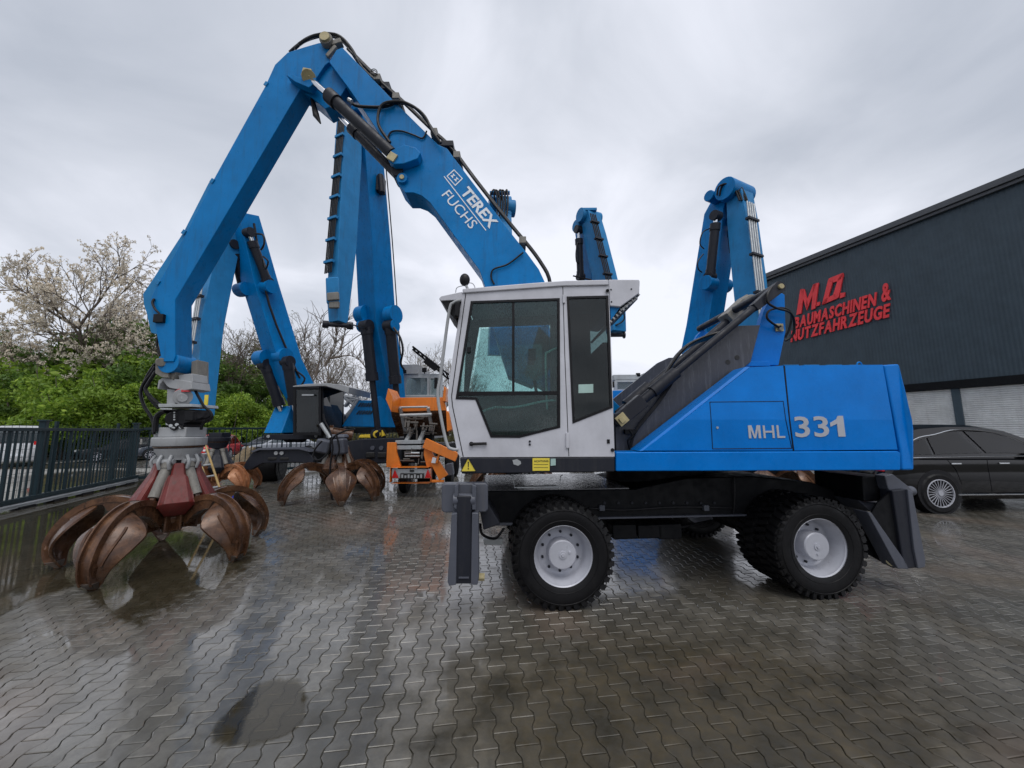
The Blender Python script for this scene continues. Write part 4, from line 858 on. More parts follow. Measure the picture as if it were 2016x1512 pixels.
# ================================================================ grabs
def tine_mesh(b, az, c, sc=1.0, prof=None, wmax=.32, tip=None):
    prof = prof or [(.20, .52), (.33, .64), (.48, .72), (.64, .745), (.80, .71), (.95, .61), (1.06, .46), (1.12, .30), (1.11, .14), (1.03, .0)]
    pts = catmull([Vector((r, 0, z)) for r, z in prof], 3); n = len(pts)
    def hw(t):
        if t < .40: return .05
        if t < .60: return .05 + (wmax - .05) * math.sin((t - .40) / .20 * math.pi / 2) ** .8
        return .035 + (wmax - .035) * (1 - ((t - .60) / .40) ** 1.25)
    ca, sa = math.cos(az), math.sin(az)
    def tw(p):
        x, y, z = p; return Vector((c[0] + sc * (x * ca - y * sa), c[1] + sc * (x * sa + y * ca), c[2] + sc * z))
    outer = []; K = 8
    for i, p in enumerate(pts):
        t = i / (n - 1); tg = (pts[min(i + 1, n - 1)] - pts[max(i - 1, 0)]).normalized(); nr = Vector((tg.z, 0, -tg.x))   # inward normal (towards hub/below)
        if nr.dot(Vector((-.4, 0, -.6)) ) < 0: nr = -nr
        w = hw(t); outer.append((p, nr, w, t))
    i0 = int(n * .41)
    top = []; bot = []
    for p, nr, w, t in outer[i0:]:
        row = []; row2 = []
        for k in range(K + 1):
            s = (k / K * 2 - 1); off = nr * (w * .42 * s * s) ; q = p + Vector((0, s * w, 0)) + off
            row.append(tw(q)); row2.append(tw(q + nr * .022))
        top.append(row); bot.append(row2)
    m = len(top); vs = [q for r in top for q in r] + [q for r in bot for q in r]; fs = []; o = m * (K + 1)
    for j in range(m - 1):
        for k in range(K):
            a = j * (K + 1) + k; fs.append((a, a + 1, a + K + 2, a + K + 1)); fs.append((a + o + K + 1, a + o + K + 2, a + o + 1, a + o))
        for k in (0, K):
            a = j * (K + 1) + k; fs.append((a, a + K + 1, a + K + 1 + o, a + o))
    for k in range(K):
        a = k; fs.append((a, a + o, a + 1 + o, a + 1)); a = (m - 1) * (K + 1) + k; fs.append((a, a + 1, a + 1 + o, a + o))
    b.add(vs, fs)
    # spine box along the outside
    rings = []
    for p, nr, w, t in outer:
        bw = .052 if t < .8 else .052 * (1 - (t - .8) / .2) + .03; hh = .085 * (1 - .5 * t) + (.05 if t < .35 else 0)
        q0 = p - nr * hh * .55; q1 = p + nr * hh * (.9 if t < .34 else .25)
        rings.append([tw(q0 + Vector((0, -bw, 0))), tw(q0 + Vector((0, bw, 0))), tw(q1 + Vector((0, bw, 0))), tw(q1 + Vector((0, -bw, 0)))])
    b.ring(rings)
    for sg in (-1, 1):   # twin raised edges of the spine
        rings = []
        for p, nr, w, t in outer[:-2]:
            y = sg * (.058 if t < .8 else .05); q = p - nr * .06 * (1 - .4 * t)
            rings.append([tw(q + Vector((0, y - .008, 0)) - nr * .02), tw(q + Vector((0, y + .008, 0)) - nr * .02), tw(q + Vector((0, y + .008, 0)) + nr * .05), tw(q + Vector((0, y - .008, 0)) + nr * .05)])
        b.ring(rings)
        rings = []                           # secondary ribs across the shell
        for p, nr, w, t in outer[i0 + 4:-5]:
            y = sg * w * .52; q = p + Vector((0, y, 0)) + nr * (w * .42 * .27 - .012)
            rings.append([tw(q + Vector((0, -.012, 0))), tw(q + Vector((0, .012, 0))), tw(q + Vector((0, .012, 0)) + nr * .02), tw(q + Vector((0, -.012, 0)) + nr * .02)])
        if len(rings) > 2: b.ring(rings)
    # tip shoe
    p, nr, w, t = outer[-1]; p2 = outer[-3][0]
    (tip or b).ring([[tw(p2 + Vector((dx, dy, 0))) for dx, dy in ((-.058, -.068), (.058, -.068), (.058, .068), (-.058, .068))], [tw(p + Vector((dx, dy, 0))) for dx, dy in ((-.015, -.03), (.025, -.03), (.025, .03), (-.015, .03))]])
    # root lugs
    p = outer[1][0]; b.cyl(tw((p.x - .06, -.09, p.z - .05)), tw((p.x - .06, .09, p.z - .05)), .065 * sc, 14)

def grab(label, c, azs, sc=1.0, guardmat='red_guard', tmat='rust', topmat='light_grey', group=None, detail=True, top=True, prof=None):
    root = thing('orange_peel_grab', label, 'grab', c, group)
    c = Vector(c)
    for az in azs:
        b = B(); tp = B(); tine_mesh(b, az, c, sc, prof, tip=tp); t_ = b.o('tine', tmat, root, ang=32); tp.o('tine_tip', 'worn_steel', t_, bevel=.006)
    b = B(); b.lathe([(0.02, .30), (.10, .32), (.14, .42), (.22, .45), (.24, .52), (.20, .62), (.10, .68), (.02, .68)], c=(0, 0, 0), axis='Z', n=20)
    b.v = [(c.x + p[0] * sc, c.y + p[1] * sc, c.z + p[2] * sc) for p in b.v]
    for az in azs:
        ca, sa = math.cos(az), math.sin(az)
        for sg in (-1, 1):
            q = c + Vector((ca * .18 - sa * .10 * sg, sa * .18 + ca * .10 * sg, .47)) * sc; b.box(q, (.20 * sc, .025 * sc, .22 * sc), Matrix.Rotation(az, 3, 'Z'))
    b.o('lower_hub', tmat, root, bevel=.008)
    for k, az in enumerate(azs):            # cylinders in line with each tine
        ca, sa = math.cos(az), math.sin(az)
        pt = lambda r, z: c + Vector((ca * r, sa * r, z)) * sc
        b = B(); b.cyl(pt(.17, 1.18), pt(.36, .80), .058 * sc, 14); b.cyl(pt(.165, 1.22), pt(.19, 1.14), .07 * sc, 14)
        cy = b.o('grab_cylinder', 'greased_grey', root)
        B().cyl(pt(.36, .80), pt(.40, .68), .034 * sc, 10).o('piston_rod', 'rust', cy)
        if detail:
            b = B()
            for sg in (-1, 1):
                q = pt(.215, 1.225); o = Vector((-sa, ca, 0)) * sg * .055 * sc; b.tube([q + o + Vector((0, 0, .09)), q + o * 1.1 + Vector((ca, sa, 0)) * .045 * sc, q + o + Vector((0, 0, -.09)) + Vector((ca, sa, 0)) * .02], .019 * sc, 8, 3)
            b.cyl(pt(.20, 1.23) + Vector((-sa, ca, 0)) * .085 * sc, pt(.20, 1.23) - Vector((-sa, ca, 0)) * .085 * sc, .035 * sc, 12)
            b.o('clevis', 'light_grey', root)
    for k, az in enumerate(azs):            # guard plates between tines
        az2 = az + math.pi / 5; ca, sa = math.cos(az2), math.sin(az2); la = Vector((-sa, ca, 0))
        def q(r, z, w): return c + (Vector((ca * r, sa * r, z)) + la * w) * sc
        prof_ = [(.20, 1.20, .06), (.235, 1.06, .075), (.25, 1.03, .10), (.40, .72, .165), (.385, .68, .17), (.30, .56, .10)]
        b = B(); rings = []
        for r, z, w in prof_:
            rings.append([q(r, z, -w), q(r + .03, z + .012, -w * .72), q(r + .03, z + .012, w * .72), q(r, z, w), q(r - .02, z - .01, w * .95), q(r - .02, z - .01, -w * .95)])
        b.ring(rings); b.o('guard_plate', guardmat, root, bevel=.006 * sc)
        for sg in (-1, 1):
            b = B(); b.ring([[q(r - .01, z, w * sg), q(r - .01, z, w * sg + .012 * sg), q(r - .14, z - .04, w * sg * .75 + .012 * sg), q(r - .14, z - .04, w * sg * .75)] for r, z, w in prof_[1:5]]); b.o('guard_side', guardmat, root)
    b = B(); b.cyl(c + Vector((0, 0, .62)) * sc, c + Vector((0, 0, 1.3)) * sc, .13 * sc, 20); b.o('centre_column', 'dark_grey', root)
    if top:
        b = B(); z = lambda v: c.z + v * sc
        def L(pr, m, nm, cap=True, n=36, **k):
            bb = B(); bb.lathe([(r * sc, h * sc) for r, h in pr], c=(0, 0, 0), axis='Z', n=n, cap=cap); bb.v = [(c.x + p[0], c.y + p[1], c.z + p[2]) for p in bb.v]; return bb.o(nm, m, root, **k)
        L([(.205, 1.25), (.21, 1.30), (.25, 1.36), (.255, 1.40)], topmat, 'head_casting')
        L([(.24, 1.40), (.27, 1.41), (.27, 1.425), (.24, 1.43)], 'rust', 'joint_ring')
        L([(.285, 1.43), (.29, 1.44), (.29, 1.535), (.28, 1.545)], topmat, 'turntable', bevel=.004)
        b = B(); b.box(c + Vector((.03, 0, 1.61)) * sc, Vector((.37, .34, .13)) * sc); b.box(c + Vector((-.21, -.05, 1.57)) * sc, Vector((.12, .12, .055)) * sc); b.o('motor_housing', topmat, root, bevel=.012)
    return root
gc = Vector((-4.765, 5.357, 0.0))
azs = [R(202), R(279), R(348), R(60), R(137)]
gA = grab('rust brown five tine scrap grab with dark red guards, hanging from the nearest stick', gc, azs, 1.055)
SF = Fr(0, 3.5, 0)   # suspension drawn at the grab's own depth
wG = gc.y - U.o.y
def sus(pts, dw0, dw1, bld=None): return ext(U, pts, wG + dw0, wG + dw1, bld)
hg = thing('grab_hanger', 'greasy grey swivel link with black motor between stick tip and red guarded grab', 'grab hanger', (gc.x, gc.y, 1.7))
b = sus([(306, 706), (318, 704), (331, 706), (331, 744), (318, 743), (305, 735)], -.24, -.18); b.cyl(U.L(317, 713, wG - .29), U.L(317, 713, wG - .17), .06, 16); b.o('link_plate', 'greased_grey', hg, bevel=.008)
sus([(333, 704), (344, 704), (346, 735), (340, 748), (333, 740)], -.20, .2).o('link_plate', 'greased_grey', hg, bevel=.008)
sus([(376, 712), (388, 708), (388, 768), (380, 765), (376, 740)], -.05, .16).o('link_plate', 'greased_grey', hg, bevel=.008)
b = sus([(350, 738), (378, 735), (380, 752), (352, 750)], -.15, .12); sus([(311, 749), (318, 744), (332, 744), (376, 751), (378, 766), (362, 769), (334, 764), (328, 760), (321, 750), (315, 756), (312, 766), (309, 766)], -.18, .15, b); b.o('yoke', 'light_grey', hg, bevel=.012)
b = sus([(329, 766), (345, 767), (345, 796), (328, 796)], -.12, .12); b.cyl(U.L(360, 781, wG - .17), U.L(360, 781, wG + .1), .11, 24); b.cyl(U.L(359, 783, wG - .20), U.L(359, 783, wG - .15), .06, 20); b.tube([U.L(372, 766, wG), U.L(377, 780, wG), U.L(370, 794, wG)], .012, 8, 4); b.o('swivel_block', 'light_grey', hg, bevel=.01)
b = B(U); p = U.L(354, 782, wG - .2); b.box(p, (.07, .02, .07)); b.o('end_cap', 'galvanised', hg, bevel=.01)
b = sus([(343, 771), (352, 765), (360, 768), (372, 769), (371, 771), (358, 771.5), (350, 772)], -.19, -.16); b.o('red_strap', 'car_red', hg, bevel=.002)
b = sus([(311, 795), (376, 795), (377, 801), (312, 802)], -.24, .24); sus([(314, 803), (338, 804), (338, 807), (316, 807)], -.24, .1, b); b.o('flange_plate', 'galvanised', hg, bevel=.006)
b = sus([(326, 806), (380, 806), (380, 829), (362, 834), (361, 842), (326, 842)], -.16, .16); sus([(362, 809), (379, 809), (379, 828), (362, 828)], -.22, -.16, b); b.cyl(U.L(343, 824, wG - .18), U.L(343, 824, wG), .1, 18); b.o('rotator_motor', 'black_plastic', hg, bevel=.012)
b = B(U)
for y in (812, 817, 821, 826): b.cyl(U.L(343, y, wG - .19), U.L(343, y, wG - .17), .012, 8)
for x, y in ((330, 834), (336, 838), (348, 836), (356, 841), (341, 843)): b.cyl(U.L(x, y, wG - .2), U.L(x + 3, y + 2, wG - .1), .022, 8)
b.o('bolt_row', 'galvanised', hg)
b = B(U)
for pts, w, r_ in (([(306, 722), (296, 738), (283, 755), (277, 775), (284, 800), (297, 820), (303, 838), (303, 855)], -.15, .02), ([(307, 731), (292, 755), (287, 768), (300, 785), (318, 798), (324, 802)], -.18, .022), ([(306, 716), (290, 740), (284, 762), (296, 786), (312, 804)], -.12, .02),
                   ([(305, 850), (306, 835), (309, 820), (318, 812), (326, 809)], -.2, .034), ([(384, 768), (392, 783), (402, 800), (415, 812), (416, 822), (405, 829), (398, 838), (396, 846)], -.05, .018), ([(378, 826), (392, 823), (406, 824), (416, 818)], .0, .016), ([(388, 742), (398, 746), (401, 756)], .1, .013),
                   ([(360, 843), (352, 838), (344, 846), (336, 842)], -.2, .014)):
    b.tube([U.L(x, y, wG + w) for x, y in pts], r_, 8, 5)
b.o('hydraulic_hose', 'hose', hg)

# ================================================================ other machines
def norm2(a): return Vector((math.sin(a), -math.cos(a), 0)), Vector((math.cos(a), math.sin(a), 0))
def pts3(l): return [P(x, y, d) for x, y, d in l]
def box_beam(name, root, l, hs, wd, lat, mat='blue_paint', bevel=.012):
    b = B(); b.beam(pts3(l), hs, wd, lat); return b.o(name, mat, root, bevel=bevel)
def tubes_on(root, p0, p1, nrm, lat, off, n, gapw, r, clamps=4, mat='galvanised', clmat='dark_grey'):
    """n pipes side by side along the outer face of a beam, with clamps"""
    p0 = Vector(p0); p1 = Vector(p1); b = B()
    for k in range(n):
        o = nrm * off + lat * (k - (n - 1) / 2) * gapw; b.cyl(p0 + o, p1 + o, r, 8)
    pp = b.o('hydraulic_pipes', mat, root)
    b = B(); d = (p1 - p0); rot = d.to_track_quat('Z', 'Y').to_matrix()
    for k in range(clamps):
        q = p0 + d * ((k + .5) / clamps) + nrm * off; x = lat; z = d.normalized(); y = z.cross(x)
        m = Matrix((x, y, z)).transposed(); b.box(q, (gapw * (n + .6), r * 5, .07), m)
    b.o('pipe_clamp', clmat, root)
# ---- machine with dark cab (left of centre): boom, stick behind the near stick
def oc(root, c, rot, parts):
    for nm, mat, prims in parts:
        b = B()
        for kind, a in prims:
            if kind == 'b': b.box(c + rot @ Vector(a[0]), a[1], rot)
            elif kind == 'c': b.cyl(c + rot @ Vector(a[0]), c + rot @ Vector(a[1]), a[2], 20)
        b.o(nm, mat, root, bevel=.02)
def far_wheel(root, p, ax, r=.55, w=.5):
    b = B(); ax = Vector(ax).normalized(); b.cyl(p - ax * w / 2, p + ax * w / 2, r, 28); t = b.o('wheel', 'rubber', root, bevel=.05)
    b = B(); b.cyl(p - ax * (w / 2 + .01), p + ax * (w / 2 + .01), r * .55, 20); b.o('rim', 'dark_grey', t)

B_ = thing('material_handler', 'blue material handler with glossy black cab facing us, left of the orange trailer', 'material handler', (-6.3, 12.8, 0))
f, lat = norm2(R(-22))
bm_l = [(606, 800, 12.6), (560, 712, 12.3), (513, 560, 11.9), (490, 470, 11.5), (478, 425, 11.3)]
box_beam('boom', B_, bm_l, [.75, .85, .85, .72, .66], .62, lat)
stk = [(462, 430, 11.3), (440, 500, 11.1), (411, 640, 10.7), (401, 760, 10.5), (398, 818, 10.4)]
sb = box_beam('stick', B_, stk, [.50, .62, .60, .48, .40], .40, lat, 'blue_old')
tubes_on(sb, P(404, 565, 10.55), P(383, 700, 10.2), f, lat, .12, 3, .09, .022, 3)
p = P(398, 822, 10.4); b = B(); b.cyl(p - lat * .3, p + lat * .3, .12, 16); b.o('tip_drum', 'dark_grey', sb)
b = B(); b.box(P(406, 790, 10.1), (.1, .02, .35)); b.o('yellow_sticker', 'decal_yellow', sb)
hyd(B_, P(527, 556, 11.6), P(490, 458, 11.1), .13, .07, .8, 'dark_grey', eye=lat)
hyd(B_, P(480, 575, 11.9), P(458, 482, 11.2), .13, .07, .8, 'dark_grey', eye=lat)
hyd(B_, P(522, 718, 12.0), P(572, 860, 12.6), .16, .08, .55, 'dark_grey', eye=lat)
hyd(B_, P(566, 712, 11.9), P(590, 860, 12.4), .16, .08, .55, 'dark_grey', eye=lat)
b = B()
for x, y in ((527, 566), (478, 570)): q = P(x, y, 11.65); b.cyl(q - lat * .2, q + lat * .2, .22, 18)
for x, y in ((556, 702), (518, 705)): q = P(x, y, 12.0); b.cyl(q - lat * .2, q + lat * .2, .26, 18)
b.o('cylinder_boss', 'blue_paint', B_)
b = B(); b.tube(pts3([(503, 460, 11.0), (518, 463, 10.9), (520, 480, 10.9), (514, 492, 11)]), .03, 7, 4); b.tube(pts3([(518, 505, 11), (528, 515, 11), (522, 530, 11.1), (516, 510, 11)]), .025, 7, 4); b.tube(pts3([(500, 440, 11.2), (530, 600, 11.6), (590, 745, 12.3)]), .035, 7, 4); b.tube(pts3([(583, 730, 12.1), (600, 745, 12.1), (590, 762, 12.1)]), .03, 7, 4)
b.o('hydraulic_hose', 'hose', B_)
ax = Vector((1, 0, 0))
b = B(); q = [P(518, 853, 11.9), P(554, 853, 11.9), P(573, 803, 12.4), P(566, 799, 12.4), P(541, 801, 12.4)]; b.prism(q, [v + Vector((.4, 1.6, .0)) for v in q]); b.o('side_body', 'blue_paint', B_, bevel=.03)
b = B(); b.b2(P(518, 866, 11.9), P(690, 853, 13.9)); b.o('deck_frame', 'dark_grey', B_, bevel=.02)
b = B(); b.cyl(P(528, 859, 11.85), P(528, 859, 11.95), .05, 10); b.cyl(P(622, 858, 11.85), P(622, 858, 11.95), .05, 10); b.o('work_lamp', 'galvanised', B_)
# black glazed cab
wl = lambda pts, w: [xz(WORLD.L(x, y, w)) for x, y in pts]
fo_c = [(577, 857), (577, 764), (580, 758), (632, 758), (632, 857)]
cb = plate(WORLD, wl(fo_c, 11.4), [wl([(582, 851), (582, 767), (627, 767), (627, 851)], 11.4)], 11.4, .06).o('cab', 'black_plastic', B_)
plate(WORLD, wl(fo_c, 11.4), [wl([(588, 810), (588, 770), (624, 770), (624, 810)], 11.4)], 12.9, .06).o('rear_frame', 'black_plastic', cb)
q0, q1 = P(577, 857, 11.4), P(577, 760, 11.4); q2, q3 = P(632, 857, 11.4), P(632, 857, 11.4)
B().b2((q0.x, 11.46, q0.z), (q0.x + .05, 12.9, q1.z)).o('side_wall', 'black_plastic', cb)
B().b2((q0.x, 11.46, q0.z), (q2.x, 12.9, q0.z + .06)).o('floor_plate', 'black_plastic', cb)
b = B(); sx2 = (q0.x + q2.x) / 2; b.b2((sx2 - .25, 12.0, q0.z + .4), (sx2 + .25, 12.5, q0.z + .55)); b.b2((sx2 - .25, 12.4, q0.z + .5), (sx2 + .25, 12.52, q0.z + 1.25)); b.o('driver_seat', 'seat_cloth', cb, bevel=.04)
ext(WORLD, [(582, 851), (582, 767), (627, 767), (627, 851)], 11.42, 11.43).o('windscreen', 'car_glass', cb, smooth=False)
b = B(); p0_, p1_ = P(634, 762, 11.45), P(634, 850, 11.45); b.prism([p0_, p1_, p1_ + Vector((.02, .0, 0)), p0_ + Vector((.02, 0, 0))], [p0_ + Vector((0, .05, 0)), p1_ + Vector((0, .05, 0)), p1_ + Vector((.02, .05, 0)), p0_ + Vector((.02, .05, 0))]); b.o('door_post', 'black_plastic', cb)
b = B(); q = [P(636, 766, 11.5), P(676, 768, 12.9), P(674, 846, 12.9), P(636, 850, 11.5)]; b.prism(q, [v + Vector((-.25, .1, 0)) for v in q]); b.o('side_window', 'black_glass', cb, smooth=False); b = B(); q = [v + Vector((-.3, .12, 0)) for v in q]; b.prism(q, [v + Vector((-.2, .1, 0)) for v in q]); b.o('door_panel', 'car_navy', cb)
ext(WORLD, [(575, 760), (600, 756), (640, 754), (672, 757), (688, 762), (686, 775), (668, 768), (640, 760), (577, 762)], 11.35, 13.1).o('roof', 'light_grey', cb, bevel=.04)
ext(WORLD, [(602, 761), (628, 761), (628, 766), (602, 766)], 11.34, 11.4).o('work_lamp', 'black_plastic', cb, bevel=.02)
ext(WORLD, [(594, 776), (617, 776), (617, 779), (594, 779)], 11.33, 11.37).o('wiper', 'galvanised', cb)
# blade
bl = ext(WORLD, [(478, 924), (484, 908), (498, 889), (510, 884), (588, 882), (606, 888), (618, 905), (616, 912), (580, 910), (516, 912), (492, 925)], 10.9, 11.1).o('stabiliser_blade', 'dark_grey', B_, bevel=.015)
ext(WORLD, [(494, 888), (509, 882.5), (588, 881), (606, 886), (610, 890), (588, 884.5), (510, 886), (497, 891)], 10.8, 11.15).o('blade_lip', 'mid_grey', bl, bevel=.004)
b = B()
for x in (536, 560): q = P(x, 903, 10.9); b.box(q, (.26, .06, .09))
b.o('blade_slot', 'decal_black', bl, bevel=.03)
b = B()
for x, y in ((543, 892), (554, 892)): q = P(x, y, 10.86); b.cyl(q, q + Vector((0, .1, 0)), .055, 12)
b.o('bolt', 'light_grey', bl)
b = B(); b.b2(P(515, 912, 12), P(700, 880, 14)); b.o('chassis', 'black_steel', B_, bevel=.02)
for px, d in ((535, 12.3), (655, 13)): far_wheel(B_, G(px, 845 + 1238 / d) + Vector((0, 0, .5)), (0, 1, 0) if False else (1, 0.2, 0), .55, .6)

# ---- machine with the free hanging stick
C_ = thing('material_handler', 'tall blue material handler with empty stick pointing down, behind the orange trailer', 'material handler', (-3.6, 14, 0))
f, lat = norm2(R(-24))
bm_l = [(772, 800, 12.6), (762, 740, 12.5), (744, 636, 12.1), (735, 480, 11.5), (722, 330, 10.8), (708, 215, 10.2)]
cbm = box_beam('boom', C_, bm_l, [.55, .85, .95, .85, .80, .6], .72, lat)
stk = [(690, 185, 10.0), (686, 300, 9.9), (676, 480, 9.75), (667, 590, 9.65), (666, 636, 9.6)]
sb = box_beam('stick', C_, stk, [.5, .66, .60, .46, .30], .36, lat, 'blue_old')
tubes_on(sb, P(680, 215, 9.65), P(652, 540, 9.5), f, lat, .10, 5, .058, .018, 8, mat='hose', clmat='blue_old')
b = B(); q = P(655, 572, 9.25); b.box(q, (.34, .1, .72), Matrix.Rotation(R(-5), 3, 'Y')); b.o('hose_guard', 'blue_old', sb, bevel=.05)
b = B(); q = P(656, 584, 9.2); b.box(q, (.30, .1, .22), Matrix.Rotation(R(-5), 3, 'Y')); b.box(P(658, 600, 9.25), (.26, .1, .2)); b.o('hose_coupling', 'greased_grey', sb, bevel=.03)
p = P(665, 640, 9.55); b = B(); b.cyl(p - Vector((.34, .1, 0)), p + Vector((.36, .1, 0)), .06, 14); b.cyl(p - Vector((.34, .1, 0)), p - Vector((.22, .06, 0)), .10, 14); b.cyl(p + Vector((.22, .06, 0)), p + Vector((.36, .1, 0)), .10, 14); b.o('tip_pin', 'dark_grey', sb)
b = B(); b.tube(pts3([(688, 639, 9.5), (700, 641, 9.8), (716, 647, 10.5)]), .02, 6, 3); b.o('hydraulic_hose', 'hose', sb)
hyd(C_, P(721, 642, 11.5), P(745, 856, 12.0), .17, .095, .49, 'dark_grey', 'dark_grey', eye=lat)
hyd(C_, P(768, 642, 11.6), P(783, 800, 12.1), .17, .095, .7, 'dark_grey', 'dark_grey', eye=lat)
b = B()
for x, y in ((716, 620), (773, 620)): q = P(x, y, 11.7); b.cyl(q - lat * .16, q + lat * .16, .30, 20); b.cyl(P(x, y + 22, 11.6) - lat * .13, P(x, y + 22, 11.6) + lat * .13, .2, 16)
b.o('cylinder_boss', 'blue_paint', cbm)
b = B(); q = P(750, 365, 10.9); b.box(q, (.22, .3, .5)); b.cyl(P(749, 345, 10.8), P(752, 380, 10.8), .1, 10); b.o('cylinder_bracket', 'dark_grey', cbm, bevel=.02)
b = B(); b.tube(pts3([(775, 645, 11.4), (788, 665, 11.3), (793, 690, 11.3), (789, 715, 11.5), (796, 728, 11.6)]), .035, 7, 4); b.tube(pts3([(760, 330, 10.6), (772, 470, 11.2), (784, 640, 11.8), (789, 700, 12.1)]), .02, 6, 3); b.o('hydraulic_hose', 'hose', C_)
hd_ = B(); hd_.beam(pts3([(700, 200, 10.1), (712, 235, 10.2)]), [.9, .9], .6, lat); hd_.o('boom_head', 'blue_paint', cbm, bevel=.05)
bd = ext(WORLD, [(672, 840), (706, 788), (738, 788), (742, 780), (778, 780), (778, 842)], 12.3, 14.2).o('body', 'blue_paint', C_, bevel=.03)
b = B()
for row, y in enumerate((797, 812)):
    for k in range(6): q = P(708 + k * 5.2 - row * 3, y, 12.28); b.box(q, (.035, .02, .16), Matrix.Rotation(R(38), 3, 'Y'))
b.o('vent_slot', 'decal_black', bd)
b = B(); b.b2(P(664, 853, 12.2), P(800, 842, 14)); b.o('deck_frame', 'black_steel', C_)
b = B(); q = P(668, 851, 11.9); b.cyl(q + Vector((-.2, -.1, 0)), q + Vector((.4, .1, -.1)), .17, 16); b.cyl(q + Vector((-.25, -.12, 0)), q + Vector((-.15, -.08, 0)), .23, 16); b.o('swivel_joint', 'rust', C_)
cc_ = ext(WORLD, [(676, 872), (690, 868), (706, 865), (800, 862), (800, 908), (770, 911), (690, 913), (678, 900)], 10.6, 11.2).o('stabiliser_blade', 'dark_grey', C_, bevel=.02)
b = B()
for x in (729, 752): b.box(P(x, 896, 10.58), (.25, .06, .16))
b.o('blade_slot', 'decal_black', cc_, bevel=.05)
b = B()
for x in (733, 750): q = P(x, 882, 10.57); b.cyl(q, q + Vector((0, .1, 0)), .06, 12)
b.o('bolt', 'mid_grey', cc_)
b = B(); b.b2(P(690, 905, 11.2), P(810, 870, 14)); b.o('chassis', 'black_steel', C_)
for px, d in ((718, 11.9), (840, 12.2)): far_wheel(C_, G(px, 845 + 1238 / d) + Vector((0, 0, .5)), (1, .2, 0), .55, .6)

# ---- three machines behind on the right, mostly hidden
def back_machine(label, boom, bh, stick_, sh, lat, f, n, off, foot, wd=.6, swd=.42):
    r = thing('material_handler', label, 'material handler', (foot.x, foot.y, 0))
    bb = box_beam('boom', r, boom, bh, wd, lat); sb = box_beam('stick', r, stick_, sh, swd, lat, 'blue_old')
    b = B(); b.box(foot + Vector((0, 0, 2.05)), (2.2, 3.0, 1.0)); b.o('body', 'black_steel', r, bevel=.05)
    b = B(); b.box(foot + Vector((0, 0, .95)), (2.3, 4.2, .4)); b.cyl(foot + Vector((0, 0, 1.1)), foot + Vector((0, 0, 1.4)), .6, 20); b.o('chassis', 'black_steel', r, bevel=.03)
    for sx in (-1, 1):
        for sy in (-1, 1): far_wheel(r, foot + Vector((sx * 1.05, sy * 1.4, .55)), (1, 0, 0), .55, .5)
    return r, bb, sb
# F: beside the blue tower
f, lat = norm2(R(26))
F_, bb, sb = back_machine('blue material handler folded up behind the engine house, with four bright pipes down its stick', [(1372, 700, 12.6), (1386, 640, 12.4), (1405, 520, 12.2), (1418, 420, 12.0), (1432, 392, 11.9)], [.80, .85, .85, .72, .6], [(1456, 385, 11.3), (1462, 440, 11.2), (1476, 560, 10.9), (1486, 660, 10.6), (1492, 760, 10.4)], [.5, .62, .66, .60, .5], lat, f, 4, .2, Vector((6.2, 14.2, 0)), .70, .62)
tubes_on(sb, P(1466, 405, 10.78), P(1498, 700, 10.1), f, lat, .18, 4, .11, .026, 4)
hyd(F_, P(1398, 545, 11.6), P(1410, 425, 11.3), .14, .07, .85, 'dark_grey', eye=lat)
hyd(F_, P(1424, 560, 12.2), P(1434, 440, 11.8), .14, .07, .85, 'dark_grey', eye=lat)
b = B()
for k in range(4): b.tube(pts3([(1412 + k * 5, 385, 11.3), (1415 + k * 6, 368 - k, 11.2), (1430 + k * 6, 362, 11.1), (1446 + k * 5, 372, 11.0), (1456 + k * 5, 395, 10.9)]), .03, 7, 4)
b.tube(pts3([(1397, 450, 11.4), (1383, 458, 11.3), (1378, 480, 11.3), (1386, 490, 11.4)]), .02, 6, 4); b.tube(pts3([(1385, 500, 11.5), (1374, 515, 11.4), (1375, 530, 11.4), (1382, 536, 11.5)]), .02, 6, 4)
b.o('hydraulic_hose', 'hose', F_)
b = B()
for x, y, d in ((1396, 558, 11.7), (1424, 562, 12.3)): q = P(x, y, d); b.cyl(q - lat * .2, q + lat * .2, .24, 18)
q = P(1447, 380, 11.4); b.cyl(q - lat * .55, q + lat * .55, .36, 24); q = P(1412, 392, 11.8); b.cyl(q - lat * .45, q + lat * .3, .18, 16)
b.o('pivot_boss', 'blue_paint', bb, bevel=.02)
b = B(); lettering(Fr(P(1376, 650, 11.9).x, P(1376, 650, 11.9).y, R(0)), 'TEREX', (0, P(1370, 652, 11.9).z), (.18, P(1382, 585, 11.9).z), .16, -.12, .01, b); b.o('brand_lettering', 'decal_silver', bb, smooth=False)
